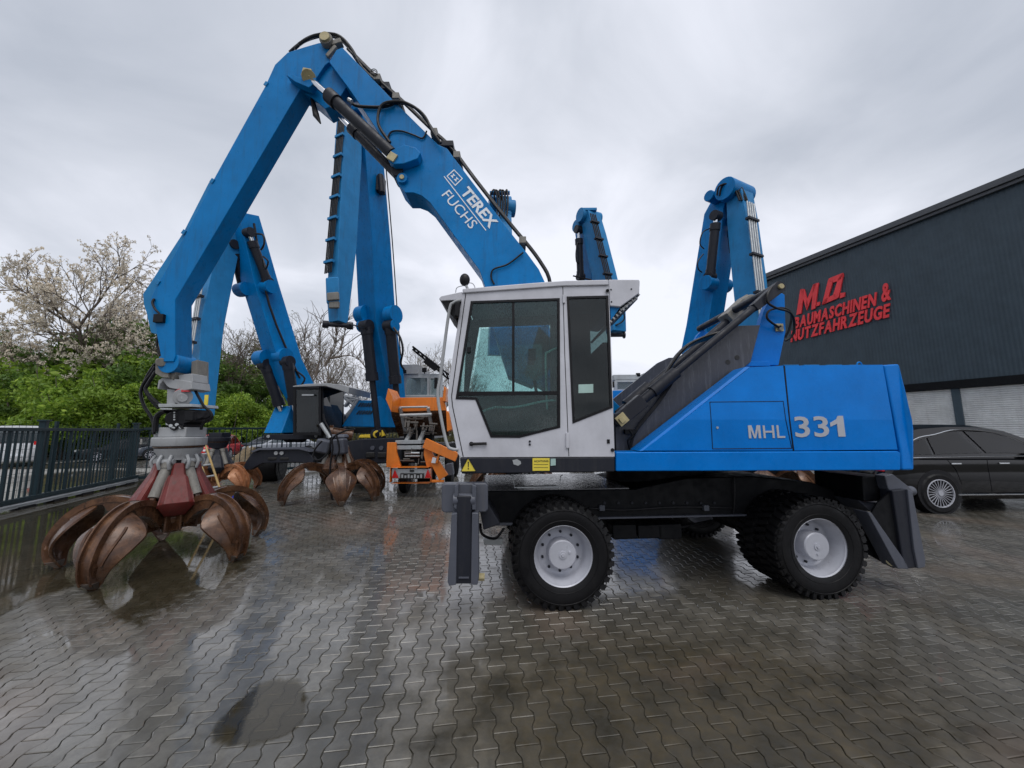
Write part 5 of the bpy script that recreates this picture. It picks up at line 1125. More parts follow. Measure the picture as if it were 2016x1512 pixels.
# E: above the cab roof, stick ends right of the cab
f, lat = norm2(R(24))
E_, bb, sb = back_machine('pale blue material handler behind the cab roof, its stick tip hanging right of the cab', [(1168, 600, 16.3), (1163, 540, 16.1), (1152, 455, 15.8), (1150, 432, 15.7)], [.8, .8, .8, .6], [(1162, 425, 15.0), (1172, 470, 14.9), (1190, 545, 14.6), (1210, 620, 14.2), (1213, 655, 14.1)], [.55, .72, .75, .6, .45], lat, f, 4, .2, Vector((4.2, 17.5, 0)), .55, .62)
tubes_on(sb, P(1163, 425, 14.45), P(1196, 560, 14.0), f, lat, .14, 4, .085, .028, 4, mat='hose')
hyd(E_, P(1143, 545, 15.5), P(1139, 452, 15.2), .15, .07, .78, 'dark_grey', eye=lat)
b = B(); b.tube(pts3([(1139, 470, 15.2), (1134, 495, 15.1), (1135, 515, 15.2), (1140, 518, 15.3)]), .025, 6, 4); b.tube(pts3([(1128, 543, 14.9), (1150, 548, 14.9), (1165, 551, 14.9)]), .03, 6, 3); b.tube(pts3([(1228, 615, 13.8), (1229, 628, 13.8), (1221, 636, 13.8), (1212, 640, 13.8)]), .03, 6, 4); b.o('hydraulic_hose', 'hose', E_)
b = B(); q = P(1160, 428, 15.1); b.cyl(q - lat * .5, q + lat * .5, .3, 20); q = P(1140, 446, 15.4); b.cyl(q - lat * .2, q + lat * .2, .26, 16); b.box(P(1160, 415, 14.8), (.6, .3, .12)); b.o('pivot_boss', 'blue_old', bb, bevel=.02)
b = B(); q = P(1212, 660, 14.1); b.cyl(q + Vector((-.3, 0, 0)), q + Vector((.36, 0, 0)), .07, 12); b.cyl(q + Vector((.3, 0, 0)), q + Vector((.36, 0, 0)), .13, 14); b.o('tip_pin', 'dark_grey', sb)
# D: behind the main boom
f, lat = norm2(R(10))
D_, bb, sb = back_machine('blue material handler whose boom head and hoses peek over the main boom', [(975, 700, 15.4), (982, 560, 15), (984, 440, 14.6), (983, 400, 14.5)], [.7, .8, .8, .6], [(988, 395, 14), (992, 440, 13.8), (996, 560, 13.6), (1000, 690, 13.4)], [.5, .7, .7, .5], lat, f, 4, .2, Vector((-.6, 16.5, 0)), .6, .5)
b = B()
for k in range(5): b.tube(pts3([(966 + k * 7, 395, 13.6), (967 + k * 7, 380 - k % 2 * 4, 13.5), (974 + k * 6, 374 + k % 2 * 3, 13.5), (980 + k * 5, 395, 13.4), (978 + k * 5, 425, 13.3)]), .035, 6, 4)
b.o('hydraulic_hose', 'hose', D_)
b = B(); q = P(999, 410, 13.8); b.cyl(q - lat * .1, q + lat * .3, .32, 18); q = P(984, 402, 14.2); b.cyl(q - lat * .45, q + lat * .45, .33, 18); b.box(P(984, 380, 13.7), (.8, .2, .08)); b.box(P(1004, 430, 13.6), (.12, .12, .5)); b.o('pivot_boss', 'blue_old', bb, bevel=.02)

# ================================================================ grabs standing behind
grab('orange brown scrap grab with dark top behind the ladder', (-8.35, 10.6, 0), [R(a) for a in (-15, 57, 129, 201, 273)], 1.0, 'dark_grey', 'rust_orange', 'dark_grey', None, False)
gB = grab('brown scrap grab standing open in the middle yard, tangled with hoses', (-4.5, 9.7, 0), [R(a) for a in (-22, 50, 122, 230, 300)], 1.06, 'rust', 'rust', 'dark_grey', None, False, top=False, prof=[(.20, .62), (.36, .74), (.54, .80), (.74, .80), (.92, .72), (1.08, .56), (1.18, .38), (1.20, .18), (1.16, .0)])
c = Vector((-4.5, 9.7, 0))
b = B(); b.box(c + Vector((-.22, -.3, 1.32)), (.36, .3, .34), Matrix.Rotation(R(12), 3, 'Y')); b.box(c + Vector((.16, -.3, 1.30)), (.34, .3, .4), Matrix.Rotation(R(-6), 3, 'Y')); b.box(c + Vector((0, -.1, 1.55)), (.5, .3, .12)); b.o('head_casing', 'mid_grey', gB, bevel=.06)
b = B()
for l in ([(636, 815), (640, 830), (650, 850), (655, 880)], [(652, 862), (646, 890), (630, 905), (618, 902), (620, 885), (634, 868)], [(648, 856), (655, 880), (650, 920), (652, 970), (655, 985)], [(662, 855), (668, 885), (660, 905)], [(700, 845), (680, 848), (660, 858), (652, 870)]):
    b.tube([P(x, y, 9.1) for x, y in l], .022, 7, 5)
b.o('hydraulic_hose', 'hose', gB)
b = B(); b.cyl(P(632, 834, 9.1), P(650, 862, 9.1), .05, 10); b.o('hose_sleeve', 'galvanised', gB)
# rusty tines lying under and behind the big machine
for (px, d, n_, lb) in ((1500, 9.6, 2, 'rusty grab with tines showing under the blue side sill'), (1010, 9.3, 2, 'rusty brown grab seen between cab plinth and chassis')):
    c = P(px, 900, d); c.z = 0
    grab(lb, c, [R(a) for a in (20, 92, 164, 236, 308)], .98, 'dark_grey', 'rust', 'dark_grey', None, False, top=False)

# ================================================================ orange trailer
T_ = thing('trailer_conveyor', 'orange road trailer with raised hopper and red reflector triangles', 'trailer', (-2.5, 10.2, 0))
def tx(pts, d0, d1, name, mat, par=T_, bevel=.012, **k): return ext(WORLD, pts, d0, d1).o(name, mat, par, bevel=bevel, **k)
hp = tx([(772, 783), (873, 782), (879, 808), (769, 811)], 10.6, 10.7, 'hopper_front', 'orange_paint')
tx([(759, 786), (764, 764), (773, 783), (770, 811)], 9.9, 10.7, 'hopper_wing', 'orange_paint', hp)
tx([(871, 790), (874, 760), (878, 764), (877, 790)], 10.4, 10.8, 'hopper_wing', 'orange_paint', hp)
b = B(); q = [P(770, 811, 10.6), P(879, 808, 10.6), P(884, 850, 11.6), P(784, 852, 11.6)]; b.prism(q, [v + Vector((0, .05, -.12)) for v in q]); b.o('hopper_floor', 'rust', hp)
tx([(878, 808), (884, 812), (888, 846), (880, 850)], 10.5, 11.3, 'side_guard', 'orange_paint', hp)
b = B()
for a_, c_ in (((787, 802), (842, 801)), ((788, 818), (850, 816))): b.cyl(P(*a_, 10.5), P(*c_, 10.5), .05 if c_[1] == 816 else .03, 12)
for x0, x1 in ((788, 798), (843, 851)): b.beam([P(x0, 802, 10.5), P(x1, 848, 10.9)], [.1, .1], .08, (1, 0, 0))
b.o('tipping_frame', 'galvanised', T_, bevel=.005)
b = B()
for k in range(24):
    x = rng.uniform(797, 856); y = rng.uniform(820, 860); q = P(x, y, rng.uniform(10.1, 10.5)); v = [Vector((rng.uniform(.15, .45), 0, rng.uniform(-.03, .03))), Vector((rng.uniform(-.04, .04), .1, rng.uniform(.12, .3)))][k % 2]; b.cyl(q - v / 2, q + v / 2, rng.uniform(.01, .032), 8)
for k in range(16):
    x = rng.uniform(797, 846); y = rng.uniform(886, 910); q = P(x, y, rng.uniform(9.75, 9.95)); v = [Vector((rng.uniform(.12, .4), 0, 0)), Vector((0, .05, rng.uniform(.08, .2)))][k % 2]; b.cyl(q - v / 2, q + v / 2, rng.uniform(.008, .025), 8)
b.o('pipework', 'pipe_dirty', T_, kind='stuff')
b = B()
b.b2(P(795, 868, 11.2), P(856, 820, 11.5)); b.b2(P(790, 912, 10.5), P(850, 880, 10.7)); b.o('machinery', 'black_steel', T_)
b = B(); b.b2(P(778, 874, 9.9), P(836, 866, 10.3)); b.b2(P(780, 885, 9.85), P(835, 876, 10.2)); b.beam([P(800, 868, 10), P(812, 846, 11)], [.08, .08], .1, (1, 0, 0)); b.beam([P(826, 868, 10), P(836, 846, 11)], [.08, .08], .1, (1, 0, 0)); b.cyl(P(797, 892, 9.8), P(826, 892, 9.8), .03, 10); b.cyl(P(797, 898, 9.8), P(826, 898, 9.8), .02, 10); b.o('steel_beams', 'galvanised', T_, bevel=.006)
tx([(762, 871), (779, 871), (780, 890), (788, 915), (788, 920), (760, 920)], 9.75, 9.85, 'rear_panel', 'orange_paint')
tx([(836, 866), (848, 872), (850, 890), (860, 912), (862, 920), (840, 920), (834, 895)], 9.75, 9.85, 'rear_panel', 'orange_paint')
b = B(); b.beam([P(836, 872, 9.8), P(900, 900, 9.4)], [.26, .22], .12, (0, 1, 0)); b.o('tow_arm', 'orange_paint', T_, bevel=.01)
b = B(); b.beam([P(852, 902, 9.7), P(874, 940, 9.7)], [.2, .25], .12, (0, 1, 0)); b.b2(P(849, 950, 9.65), P(875, 944, 9.75)); b.cyl(P(866, 890, 9.6), P(860, 912, 9.6), .03, 8); b.o('side_bracket', 'orange_paint', T_, bevel=.01)
b = B(); b.b2(P(768, 921, 9.6), P(850, 917, 10)); b.b2(P(770, 952, 9.6), P(850, 948, 9.9)); b.b2(P(768, 950, 9.62), P(772, 920, 9.8)); b.b2(P(847, 950, 9.62), P(851, 920, 9.8)); b.o('bumper_frame', 'orange_paint', T_, bevel=.008)
lb_ = tx([(771, 923), (849, 923), (849, 942), (771, 942)], 9.66, 9.7, 'light_board', 'galvanised')
for (xc, y0, y1) in ((777, 925, 941), (842, 924, 941)):
    tx([(xc - 6, y1), (xc, y0), (xc + 7, y1)], 9.62, 9.66, 'reflector_triangle', 'red_lamp', lb_, .004)
tx([(788, 932), (834, 932), (834, 942), (788, 943)], 9.62, 9.66, 'number_plate', 'decal_black', lb_, .002)
b = B(); 
for k in range(7): b.b2(P(790 + k * 6.2, 941, 9.61), P(794 + k * 6.2, 934 + (k % 2) * 2, 9.62))
b.o('plate_marks', 'light_grey', lb_)
tx([(806, 925), (815, 925), (815, 929), (806, 929)], 9.63, 9.66, 'lamp', 'decal_black', lb_)
tx([(767, 952), (775, 955), (773, 968), (766, 965)], 9.55, 9.56, 'paper_tag', 'decal_white', T_, 0)
tx([(852, 900), (859, 902), (857, 912), (849, 911)], 9.6, 9.61, 'paper_tag', 'decal_white', T_, 0)
far_wheel(T_, G(795, 970) + Vector((0, 0.1, .33)), (1, 0, 0), .34, .2); far_wheel(T_, G(885, 955) + Vector((0, 0, .33)), (1, 0, 0), .34, .2)
tx([(876, 915), (889, 912), (892, 935), (875, 938)], 10.2, 10.5, 'mudguard', 'mid_grey')
# yellow machine piece behind the blade
Y_ = thing('hydraulic_breaker', 'yellow steel attachment lying behind the dark stabiliser blade', 'attachment', P(735, 862, 12.1))
b = ext(WORLD, [(705, 862), (708, 856), (732, 855), (734, 848), (752, 846), (756, 858), (748, 862)], 11.9, 12.1); b.cyl(P(742, 855, 11.8), P(742, 855, 12.2), .12, 16); b.o('bracket', 'yellow_paint', Y_, bevel=.02)
B().cyl(P(742, 855, 11.75), P(742, 855, 11.85), .06, 14).o('eye', 'black_steel', Y_)
# grey-white cab machine behind the trailer
M_ = thing('mobile_crane', 'old white cab mobile crane behind the orange hopper', 'crane', P(830, 900, 14)); M_.location.z = 0
cb = ext(WORLD, [(791, 786), (793, 740), (797, 735), (842, 735), (844, 786)], 13.4, 13.5)
b = plate(WORLD, [xz(WORLD.L(x, y, 13.2)) for x, y in [(790, 790), (793, 740), (796, 736), (844, 736), (845, 790)]], [[xz(WORLD.L(x, y, 13.2)) for x, y in [(799, 781), (800, 744), (841, 744), (841, 781)]]], 13.2, .06)
cbo = b.o('cab', 'galvanised', M_)
ext(WORLD, [(799, 781), (800, 744), (841, 744), (841, 781)], 13.23, 13.24).o('windscreen', 'clear_glass', cbo)
b = B(); b.b2(P(792, 736, 13.15), P(846, 733, 15)); b.o('roof', 'light_grey', cbo)
b = B(); b.b2(P(792, 790, 14.9), P(872, 738, 15)); b.b2(P(846, 790, 13.2), P(850, 738, 13.4)); b.b2(P(866, 790, 13.3), P(870, 742, 13.5)); b.b2(P(846, 745, 13.2), P(870, 738, 13.5)); b.o('cab_frame', 'galvanised', cbo)
ext(WORLD, [(849, 788), (849, 744), (868, 744), (868, 788)], 13.4, 13.42).o('side_window', 'clear_glass', cbo)
b = B(); b.b2(P(786, 865, 13), P(880, 788, 15.5)); b.o('body', 'light_grey', M_, bevel=.03)
b = B(); b.b2(P(790, 900, 13), P(900, 870, 16)); b.o('chassis', 'black_steel', M_)
for px in (800, 890): far_wheel(M_, G(px, 845 + 1238 / 13.4) + Vector((0, 0, .5)), (1, 0, 0), .5, .4)
b = B()
pa, pb = P(812, 682, 13), P(882, 738, 13.4)
for o in (0, 9): b.cyl(P(812, 682 + o * .6, 13), P(884, 738 + o, 13.4), .035, 6)
for k in range(9):
    t = k / 9; b.cyl(P(812 + 72 * t, 682 + 56 * t, 13), P(812 + 72 * (t + .1), 688 + 58 * (t + .1), 13.1), .022, 5)
b.box(P(848, 718, 13.1), (.5, .2, .2), Matrix.Rotation(R(38), 3, 'Y')); b.o('lattice_jib', 'black_steel', M_)
b = B(); q = P(835, 728, 13.1); b.b2(q + Vector((-.08, 0, -.08)), q + Vector((.08, .1, .08))); b.cyl(q, P(836, 736, 13.2), .02, 6); q = P(794, 731, 13.1); b.b2(q + Vector((-.1, 0, -.06)), q + Vector((.1, .1, .06))); q = P(858, 754, 13.1); b.b2(q + Vector((-.06, 0, -.2)), q + Vector((.06, .05, .2))); b.o('lamp', 'black_plastic', M_, bevel=.02)
# grey lattice section behind the dark cab
K_ = thing('lattice_section', 'light grey lattice boom section lying behind the black cab', 'lattice boom', P(690, 820, 14.2))
b = B()
for a_, c_ in (((676, 772), (706, 770)), ((676, 780), (706, 786)), ((706, 770), (690, 812)), ((706, 786), (678, 832)), ((678, 800), (704, 772)), ((676, 780), (700, 800)), ((664, 838), (692, 806)), ((690, 812), (668, 836)), ((684, 790), (704, 786))):
    b.cyl(P(*a_, 13.9), P(*c_, 13.9), .06, 8); b.cyl(P(a_[0] + 3, a_[1], 14.6), P(c_[0] + 3, c_[1], 14.6), .06, 8)
b.o('lattice_bars', 'light_grey', K_)
b = B(); b.b2(P(652, 842, 13.6), P(682, 836, 14.5)); b.beam([P(655, 838, 13.7), P(676, 815, 13.7)], [.3, .25], .2, (0, 1, 0)); b.o('base_frame', 'mid_grey', K_)
# blue machine with small white cab between cab and cradle
V_ = thing('truck', 'blue truck with small white cab seen between cab and lift cylinders', 'truck', P(1240, 900, 13)); V_.location.z = 0
bq = ext(WORLD, [(1206, 769), (1330, 766), (1330, 850), (1206, 850)], 12.4, 14).o('body', 'blue_panel', V_, bevel=.02)
b = plate(WORLD, [xz(WORLD.L(x, y, 12.8)) for x, y in [(1208, 770), (1209, 750), (1214, 747), (1260, 747), (1264, 752), (1264, 770)]], [[xz(WORLD.L(x, y, 12.8)) for x, y in [(1215.5, 766), (1215.5, 752), (1258, 752), (1258, 766)]]], 12.8, .05); co = b.o('cab', 'galvanised', V_)
ext(WORLD, [(1214, 768), (1214, 751), (1259, 751), (1259, 768)], 12.83, 12.84).o('window', 'clear_glass', co)
b = B(); b.b2(P(1209, 770, 13.9), P(1264, 747, 13.95)); b.b2(P(1209, 748, 12.8), P(1264, 746, 13.95)); b.o('roof', 'galvanised', co)
b = B(); q = P(1257, 738, 12.8); b.b2(q + Vector((-.07, 0, -.07)), q + Vector((.07, .08, .07))); b.cyl(q, P(1257, 747, 12.9), .02, 6); q = P(1207, 757, 12.7); b.b2(q + Vector((-.05, 0, -.1)), q + Vector((.05, .08, .1))); b.o('lamp', 'black_plastic', V_, bevel=.01)
b = B(); b.b2(P(1215, 905, 12.6), P(1330, 850, 14)); b.o('chassis', 'black_steel', V_)
for px in (1230, 1310): far_wheel(V_, G(px, 845 + 1238 / 12.7) + Vector((0, 0, .5)), (0, 1, 0), .5, .3)
# corner of a cream box body further right
X_ = thing('box_body', 'cream box body with a thin red top line behind the lift cylinders', 'box body', P(1290, 900, 15)); X_.location.z = 0
o_ = ext(WORLD, [(1279, 900), (1279, 730), (1340, 726), (1340, 900)], 14.6, 16).o('box_panel', 'shutter', X_)
ext(WORLD, [(1278, 733), (1341, 729), (1341, 731.5), (1278, 735.5)], 14.57, 14.6).o('red_line', 'sign_red', X_)
# ladder
L_ = thing('ladder', 'narrow wooden ladder leaning behind the red guards', 'ladder', P(420, 965, 8.4)); L_.location.z = 0
b0_, t0_ = P(412, 966, 8.2), P(371, 831, 8.6); b1_, t1_ = P(433, 962, 8.2), P(389, 830, 8.6)
B().tube([b0_, t0_], .022, 6).o('rail', 'wood', L_); B().tube([b1_, t1_], .022, 6).o('rail', 'wood', L_)
for k in range(7):
    t = k / 6.3 + .03; B().cyl(b0_.lerp(t0_, t), b1_.lerp(t1_, t), .02, 6).o('rung', 'galvanised', L_)
# blue tub
b = B(); q = G(460, 992); b.lathe([(.20, 0), (.24, .16), (.25, .16), (.22, .02), (.0, .02)], c=(0, 0, 0), axis='Z', n=24); b.v = [(q.x + p[0], q.y + p[1], p[2]) for p in b.v]
q2 = thing('bucket', 'small blue plastic bucket on the paving beside the near grab', 'bucket', q); b.o('bucket_shell', 'bucket_blue', q2)
# heap of tan sheeting by the fence
b = B(); q = G(478, 905); 
hm = []
for j in range(7):
    for i in range(9):
        u, v = i / 8 - .5, j / 6 - .5; h = max(0, 1.35 * (1 - (2 * u) ** 2) * (1 - (2 * v) ** 2)) * (1 + .5 * mnoise.noise(Vector((i * .9, j * .9, 3)))); hm.append((q.x + u * 1.1 + .3 * h, q.y + v * 1.0, h * .62))
b.add(hm, [(j * 9 + i, j * 9 + i + 1, (j + 1) * 9 + i + 1, (j + 1) * 9 + i) for j in range(6) for i in range(8)])
b.o('sheeting_heap', 'rubble', None, label='heap of crumpled tan sheeting beside the left stabiliser blade', cat='heap', ang=60)
# ================================================================ building on the right
dA = 14.0; XA = 777 / 728 * dA
BF = Fr(XA, dA, math.atan2(-.943, .334))          # local x runs towards the camera, +y into the building
bld = thing('warehouse', 'black corrugated industrial hall with red lettering and roller shutters', 'building', (XA + 4, dA, 0))
xA, xB = -5.55, 10.5
zTop = 9.38; zCl = 3.25
b = B(BF); st_ = .105; n = int((xB - xA) / st_); prof = []
for k in range(n):
    x = xA + k * st_; prof += [(x, 0), (x + .035, 0), (x + .05, .007), (x + .085, .007)]
prof.append((xB, 0)); vs = []
for x, y in prof: vs += [Vector((x, y, zCl)), Vector((x, y, zTop))]
b.add(vs, [(2 * i, 2 * i + 2, 2 * i + 3, 2 * i + 1) for i in range(len(prof) - 1)])
b.o('wall_cladding', 'cladding', bld, smooth=False)
b = B(BF); b.b2((xA, .06, 0), (xB, 12, zTop)); b.b2((xA, .1, 0), (xA + .3, .0, zCl)); b.o('hall_body', 'cladding', bld, smooth=False)
b = B(BF); b.b2((xA - .25, -.22, zTop), (xB, 12.1, zTop + .22)); b.b2((xA - .25, -.14, zTop - .12), (xB, -.02, zTop)); b.o('roof', 'roof_trim', bld, bevel=.01)
b = B(BF); b.b2((xA, -.10, zCl - .28), (xB, .05, zCl)); b.o('lintel', 'roof_trim', bld).data.materials[0] = MATS['black_steel']
x_ = 0
def wallx(px): return BF.L(px, 780, 0).x
posts = [wallx(1784) - .6, wallx(1883)]
step = 4.6; xs = [posts[1] - 2 * step, posts[1] - step, posts[1], posts[1] + step, posts[1] + 2 * step]
for i in range(len(xs) - 1):
    b = B(BF); a0, a1 = max(xs[i] + .1, xA + .3), xs[i + 1] - .1; nz = 42; vs = []; zz_ = []
    for k in range(nz):
        z0 = .02 + (zCl - .3) * k / nz; h = (zCl - .3) / nz; zz_ += [(z0, .10), (z0 + h * .2, .075), (z0 + h * .75, .07), (z0 + h * .95, .10)]
    for z, y in zz_: vs += [Vector((a0, y - .06, z)), Vector((a1, y - .06, z))]
    b.add(vs, [(2 * k, 2 * k + 1, 2 * k + 3, 2 * k + 2) for k in range(len(zz_) - 1)]); b.o('roller_shutter', 'shutter', bld, smooth=False)
    b = B(BF); b.b2((xs[i + 1] - .1, -.05, 0), (xs[i + 1] + .1, .06, zCl - .28)); b.o('door_post', 'cladding', bld, bevel=.008)
b = B(BF); q = BF.L(1508, 549, -.3); b.b2((xA - .2, -.3, zTop - .35), (xA + .25, -.05, zTop - .2)); b.o('wall_lamp', 'galvanised', bld, bevel=.02)
# sign: every letter its own part
sg = thing('company_sign', 'red raised italic lettering on the black hall wall', 'sign', (BF.M @ BF.L(1660, 620, 0)))
def line(body, p0, p1, h, shear, off, gapf=.10):
    a = BF.L(p0[0], p0[1], -.05); c = BF.L(p1[0], p1[1], -.05); a = Vector((a.x, a.z)); c = Vector((c.x, c.z)); ws = []
    for ch_ in body:
        ws.append(.35 if ch_ == ' ' else text_mesh(ch_, .5, 0, off)[2])
    tot = sum(ws) + gapf * (len(ws) - 1); k = (c - a).length / tot; d = (c - a).normalized(); x = 0.0
    for ch_, w_ in zip(body, ws):
        if ch_ != ' ':
            hh = h if ch_ != '.' else h * .19
            q0 = a + d * x * k; q1 = a + d * (x + w_) * k; b = B(BF)
            vs, fs, _, _ = text_mesh(ch_, .5, 0, off); up = Vector((-d.y, d.x)) + d * shear; out = []
            for v in vs: q = q0 + d * (v.x * w_ * k) + up * (v.y * hh); out.append(Vector((q.x, -.05 - v.z * .05, q.y)))
            b.add(out, fs); b.o('letter', 'sign_red', sg, smooth=False)
        x += w_ + gapf
def letter_poly(polys, name='letter'):
    b = B(BF)
    for pl_ in polys:
        f_ = [BF.L(x, y, -.075) for x, y in pl_]; b.prism(f_, [Vector((p.x, -.01, p.z)) for p in f_])
    b.o(name, 'sign_red', sg, smooth=False)
letter_poly([[(1567.5, 620), (1575.5, 569), (1583, 570), (1577, 617)], [(1575.5, 569), (1583, 569), (1591, 598), (1588, 611)], [(1588, 611), (1587, 594), (1601, 560), (1608.5, 557), (1606, 562)], [(1601, 560), (1611.5, 556.5), (1604.5, 607), (1597, 610)]])
letter_poly([[(1607, 603), (1613, 601), (1613.5, 594), (1608, 595.5)]])
letter_poly([[(1618, 600), (1630, 552), (1640, 553), (1627, 596)], [(1630, 552), (1632, 548), (1659, 537), (1660, 545), (1650, 553), (1640, 556)], [(1659, 537), (1660, 541), (1651, 585), (1647, 588), (1640, 580), (1650, 549)], [(1618, 600), (1622, 590), (1643, 579), (1647, 588)]])
letter_poly([[(1653, 587.5), (1662, 584), (1663, 575.5), (1654.5, 577)]])
line('BAUMASCHINEN', (1564, 648), (1724, 602), .54, .22, .035)
line('&', (1736, 596), (1754, 590), .72, .2, .03)
line('NUTZFAHRZEUGE', (1557, 674), (1750, 624.5), .54, .22, .035)

# ================================================================ cars
def car(label, loc, yaw, L, Wd, H, mat, cat='car', name='parked_car', kind='sedan', group=None, rear_detail=False, gh=None, wr=.33):
    """car along local +x (front), built at origin then placed"""
    root = thing(name, label, cat, loc, group, yaw); hw = Wd / 2
    zb = .24 * (H / 1.45); belt = H * .62
    if kind == 'suv': st = [(0, .45, .80), (.03, .30, 1.02), (.12, .26, 1.07), (.5, .25, 1.06), (.78, .25, 1.0), (.92, .26, .90), (.985, .32, .70), (1, .40, .55)]; roofp = [(.02, 1.06), (.09, H - .20), (.18, H - .05), (.32, H), (.44, H - .015), (.53, H - .09), (.62, H - .30), (.72, 1.03)]
    elif kind == 'van': st = [(0, .35, 1.1), (.02, .25, 1.1), (.5, .25, 1.1), (.85, .25, 1.05), (.97, .28, .9), (1, .35, .6)]; roofp = [(.01, 1.1), (.03, H - .1), (.06, H), (.6, H), (.72, H - .08), (.86, 1.08)]
    else: st = [(0, .38, .70), (.02, .28, .86), (.15, .24, .92), (.5, .24, .90), (.80, .24, .86), (.94, .26, .74), (1, .36, .52)]; roofp = [(.12, .92), (.26, H - .08), (.40, H), (.52, H - .02), (.62, H - .12), (.76, .88)] if kind == 'sedan' else [(.01, .9), (.06, H - .2), (.14, H - .03), (.35, H), (.52, H - .03), (.62, H - .12), (.76, .88)]
    b = B(); rings = []; NS = 26
    def lerp(tab, x, j):
        for i in range(len(tab) - 1):
            if tab[i][0] <= x <= tab[i + 1][0]:
                t = (x - tab[i][0]) / (tab[i + 1][0] - tab[i][0] + 1e-9); return tab[i][j] + (tab[i + 1][j] - tab[i][j]) * t
        return tab[-1][j] if x > tab[-1][0] else tab[0][j]
    for i in range(NS + 1):
        x = i / NS; x = .5 - .5 * math.cos(math.pi * x); z0 = lerp(st, x, 1); z1 = lerp(st, x, 2); k = 1 - .30 * max(0, (x - .88) / .12) ** 2 - .22 * max(0, (.07 - x) / .07) ** 2; w = hw * k; X = x * L - L / 2
        r = [(-w * .90, z0), (-w, z0 + .12), (-w, z0 + (z1 - z0) * .62), (-w * .985, z1 - .05), (-w * .90, z1), (0, z1 + .03), (w * .90, z1), (w * .985, z1 - .05), (w, z0 + (z1 - z0) * .62), (w, z0 + .12), (w * .90, z0)]
        rings.append([Vector((X, y, z)) for y, z in r])
    b.ring(rings)
    body = b.o('body', mat, None, ang=50); body.parent = root
    bm_ = B(); rings = []; X0, X1 = roofp[0][0], roofp[-1][0]
    for i in range(20):
        x = X0 + (X1 - X0) * i / 19; zr = lerp(roofp, x, 1); zbt = lerp(st, x, 2) - .02; tt = max(0, (zr - zbt) / (H - zbt)); w0 = hw * .94; w1 = hw * (.94 - .20 * tt)
        X = x * L - L / 2; rings.append([Vector((X, -w0, zbt)), Vector((X, -w1, zr - .05 * tt)), Vector((X, -w1 * .8, zr)), Vector((X, 0, zr + .015)), Vector((X, w1 * .8, zr)), Vector((X, w1, zr - .05 * tt)), Vector((X, w0, zbt))])
    bm_.ring(rings); ca = bm_.o('roof', mat, None, ang=50); ca.parent = root
    def side_poly(pts, s, off):   # pts (x frac, z)
        out = []
        for x, z in pts:
            zbt = lerp(st, x, 2); tt = min(1, max(0, (z - zbt) / (H - zbt))); out.append(Vector((x * L - L / 2, s * (hw * (.94 - .205 * tt) + off), z)))
        return out
    if kind == 'suv': k8 = .88
    gh = gh or {'suv': [[(.085, 1.12), (.13, 1.27), (.20, 1.40), (.235, 1.44), (.235, 1.13)], [(.245, 1.13), (.245, 1.45), (.31, H - .17), (.40, H - .14), (.455, 1.15)], [(.475, 1.15), (.425, H - .14), (.54, H - .17), (.61, H - .27), (.70, 1.22), (.715, 1.13)]],
                'van': [[(.62, 1.16), (.62, H - .16), (.72, H - .2), (.80, 1.2)], [(.40, 1.16), (.40, H - .16), (.59, H - .16), (.59, 1.16)]],
                'sedan': [[(.19, .96), (.28, H - .13), (.40, H - .08), (.40, .95)], [(.42, .95), (.42, H - .08), (.52, H - .10), (.60, H - .2), (.70, .96)]],
                'hatch': [[(.08, .96), (.13, H - .14), (.34, H - .09), (.34, .95)], [(.36, .95), (.36, H - .09), (.52, H - .10), (.60, H - .2), (.70, .96)]]}[kind]
    if kind == 'suv': gh = [[(x * .88, z) for x, z in pl_] for pl_ in gh]
    for s in (-1, 1):
        for pl_ in gh:
            q = side_poly(pl_, s, .006); q2 = side_poly(pl_, s, -.01); b = B(); b.prism(q, q2); w_ = b.o('side_window', 'car_glass', None, smooth=False); adopt(w_, root)
    # rear and front glass
    for nm, (i0, i1) in (('rear_window', (0, 1 if kind != 'sedan' else 1)), ('windscreen', (-2, -1))):
        xa, za = roofp[i0]; xb_, zb_ = roofp[i1]
        if nm == 'windscreen': xa, za = roofp[-1]; xb_, zb_ = roofp[-2]
        q = []
        for t, y in ((.12, -.80), (.12, .80), (.9, .66), (.9, -.66)):
            q.append(Vector(((xa + (xb_ - xa) * t) * L - L / 2 + (.012 if nm == 'windscreen' else -.012), y * hw, za + (zb_ - za) * t + .012)))
        b = B(); b.prism(q, [v + Vector((.01 * (-1 if nm == 'windscreen' else 1), 0, -.01)) for v in q]); w_ = b.o(nm, 'car_glass', None, smooth=False); adopt(w_, root)
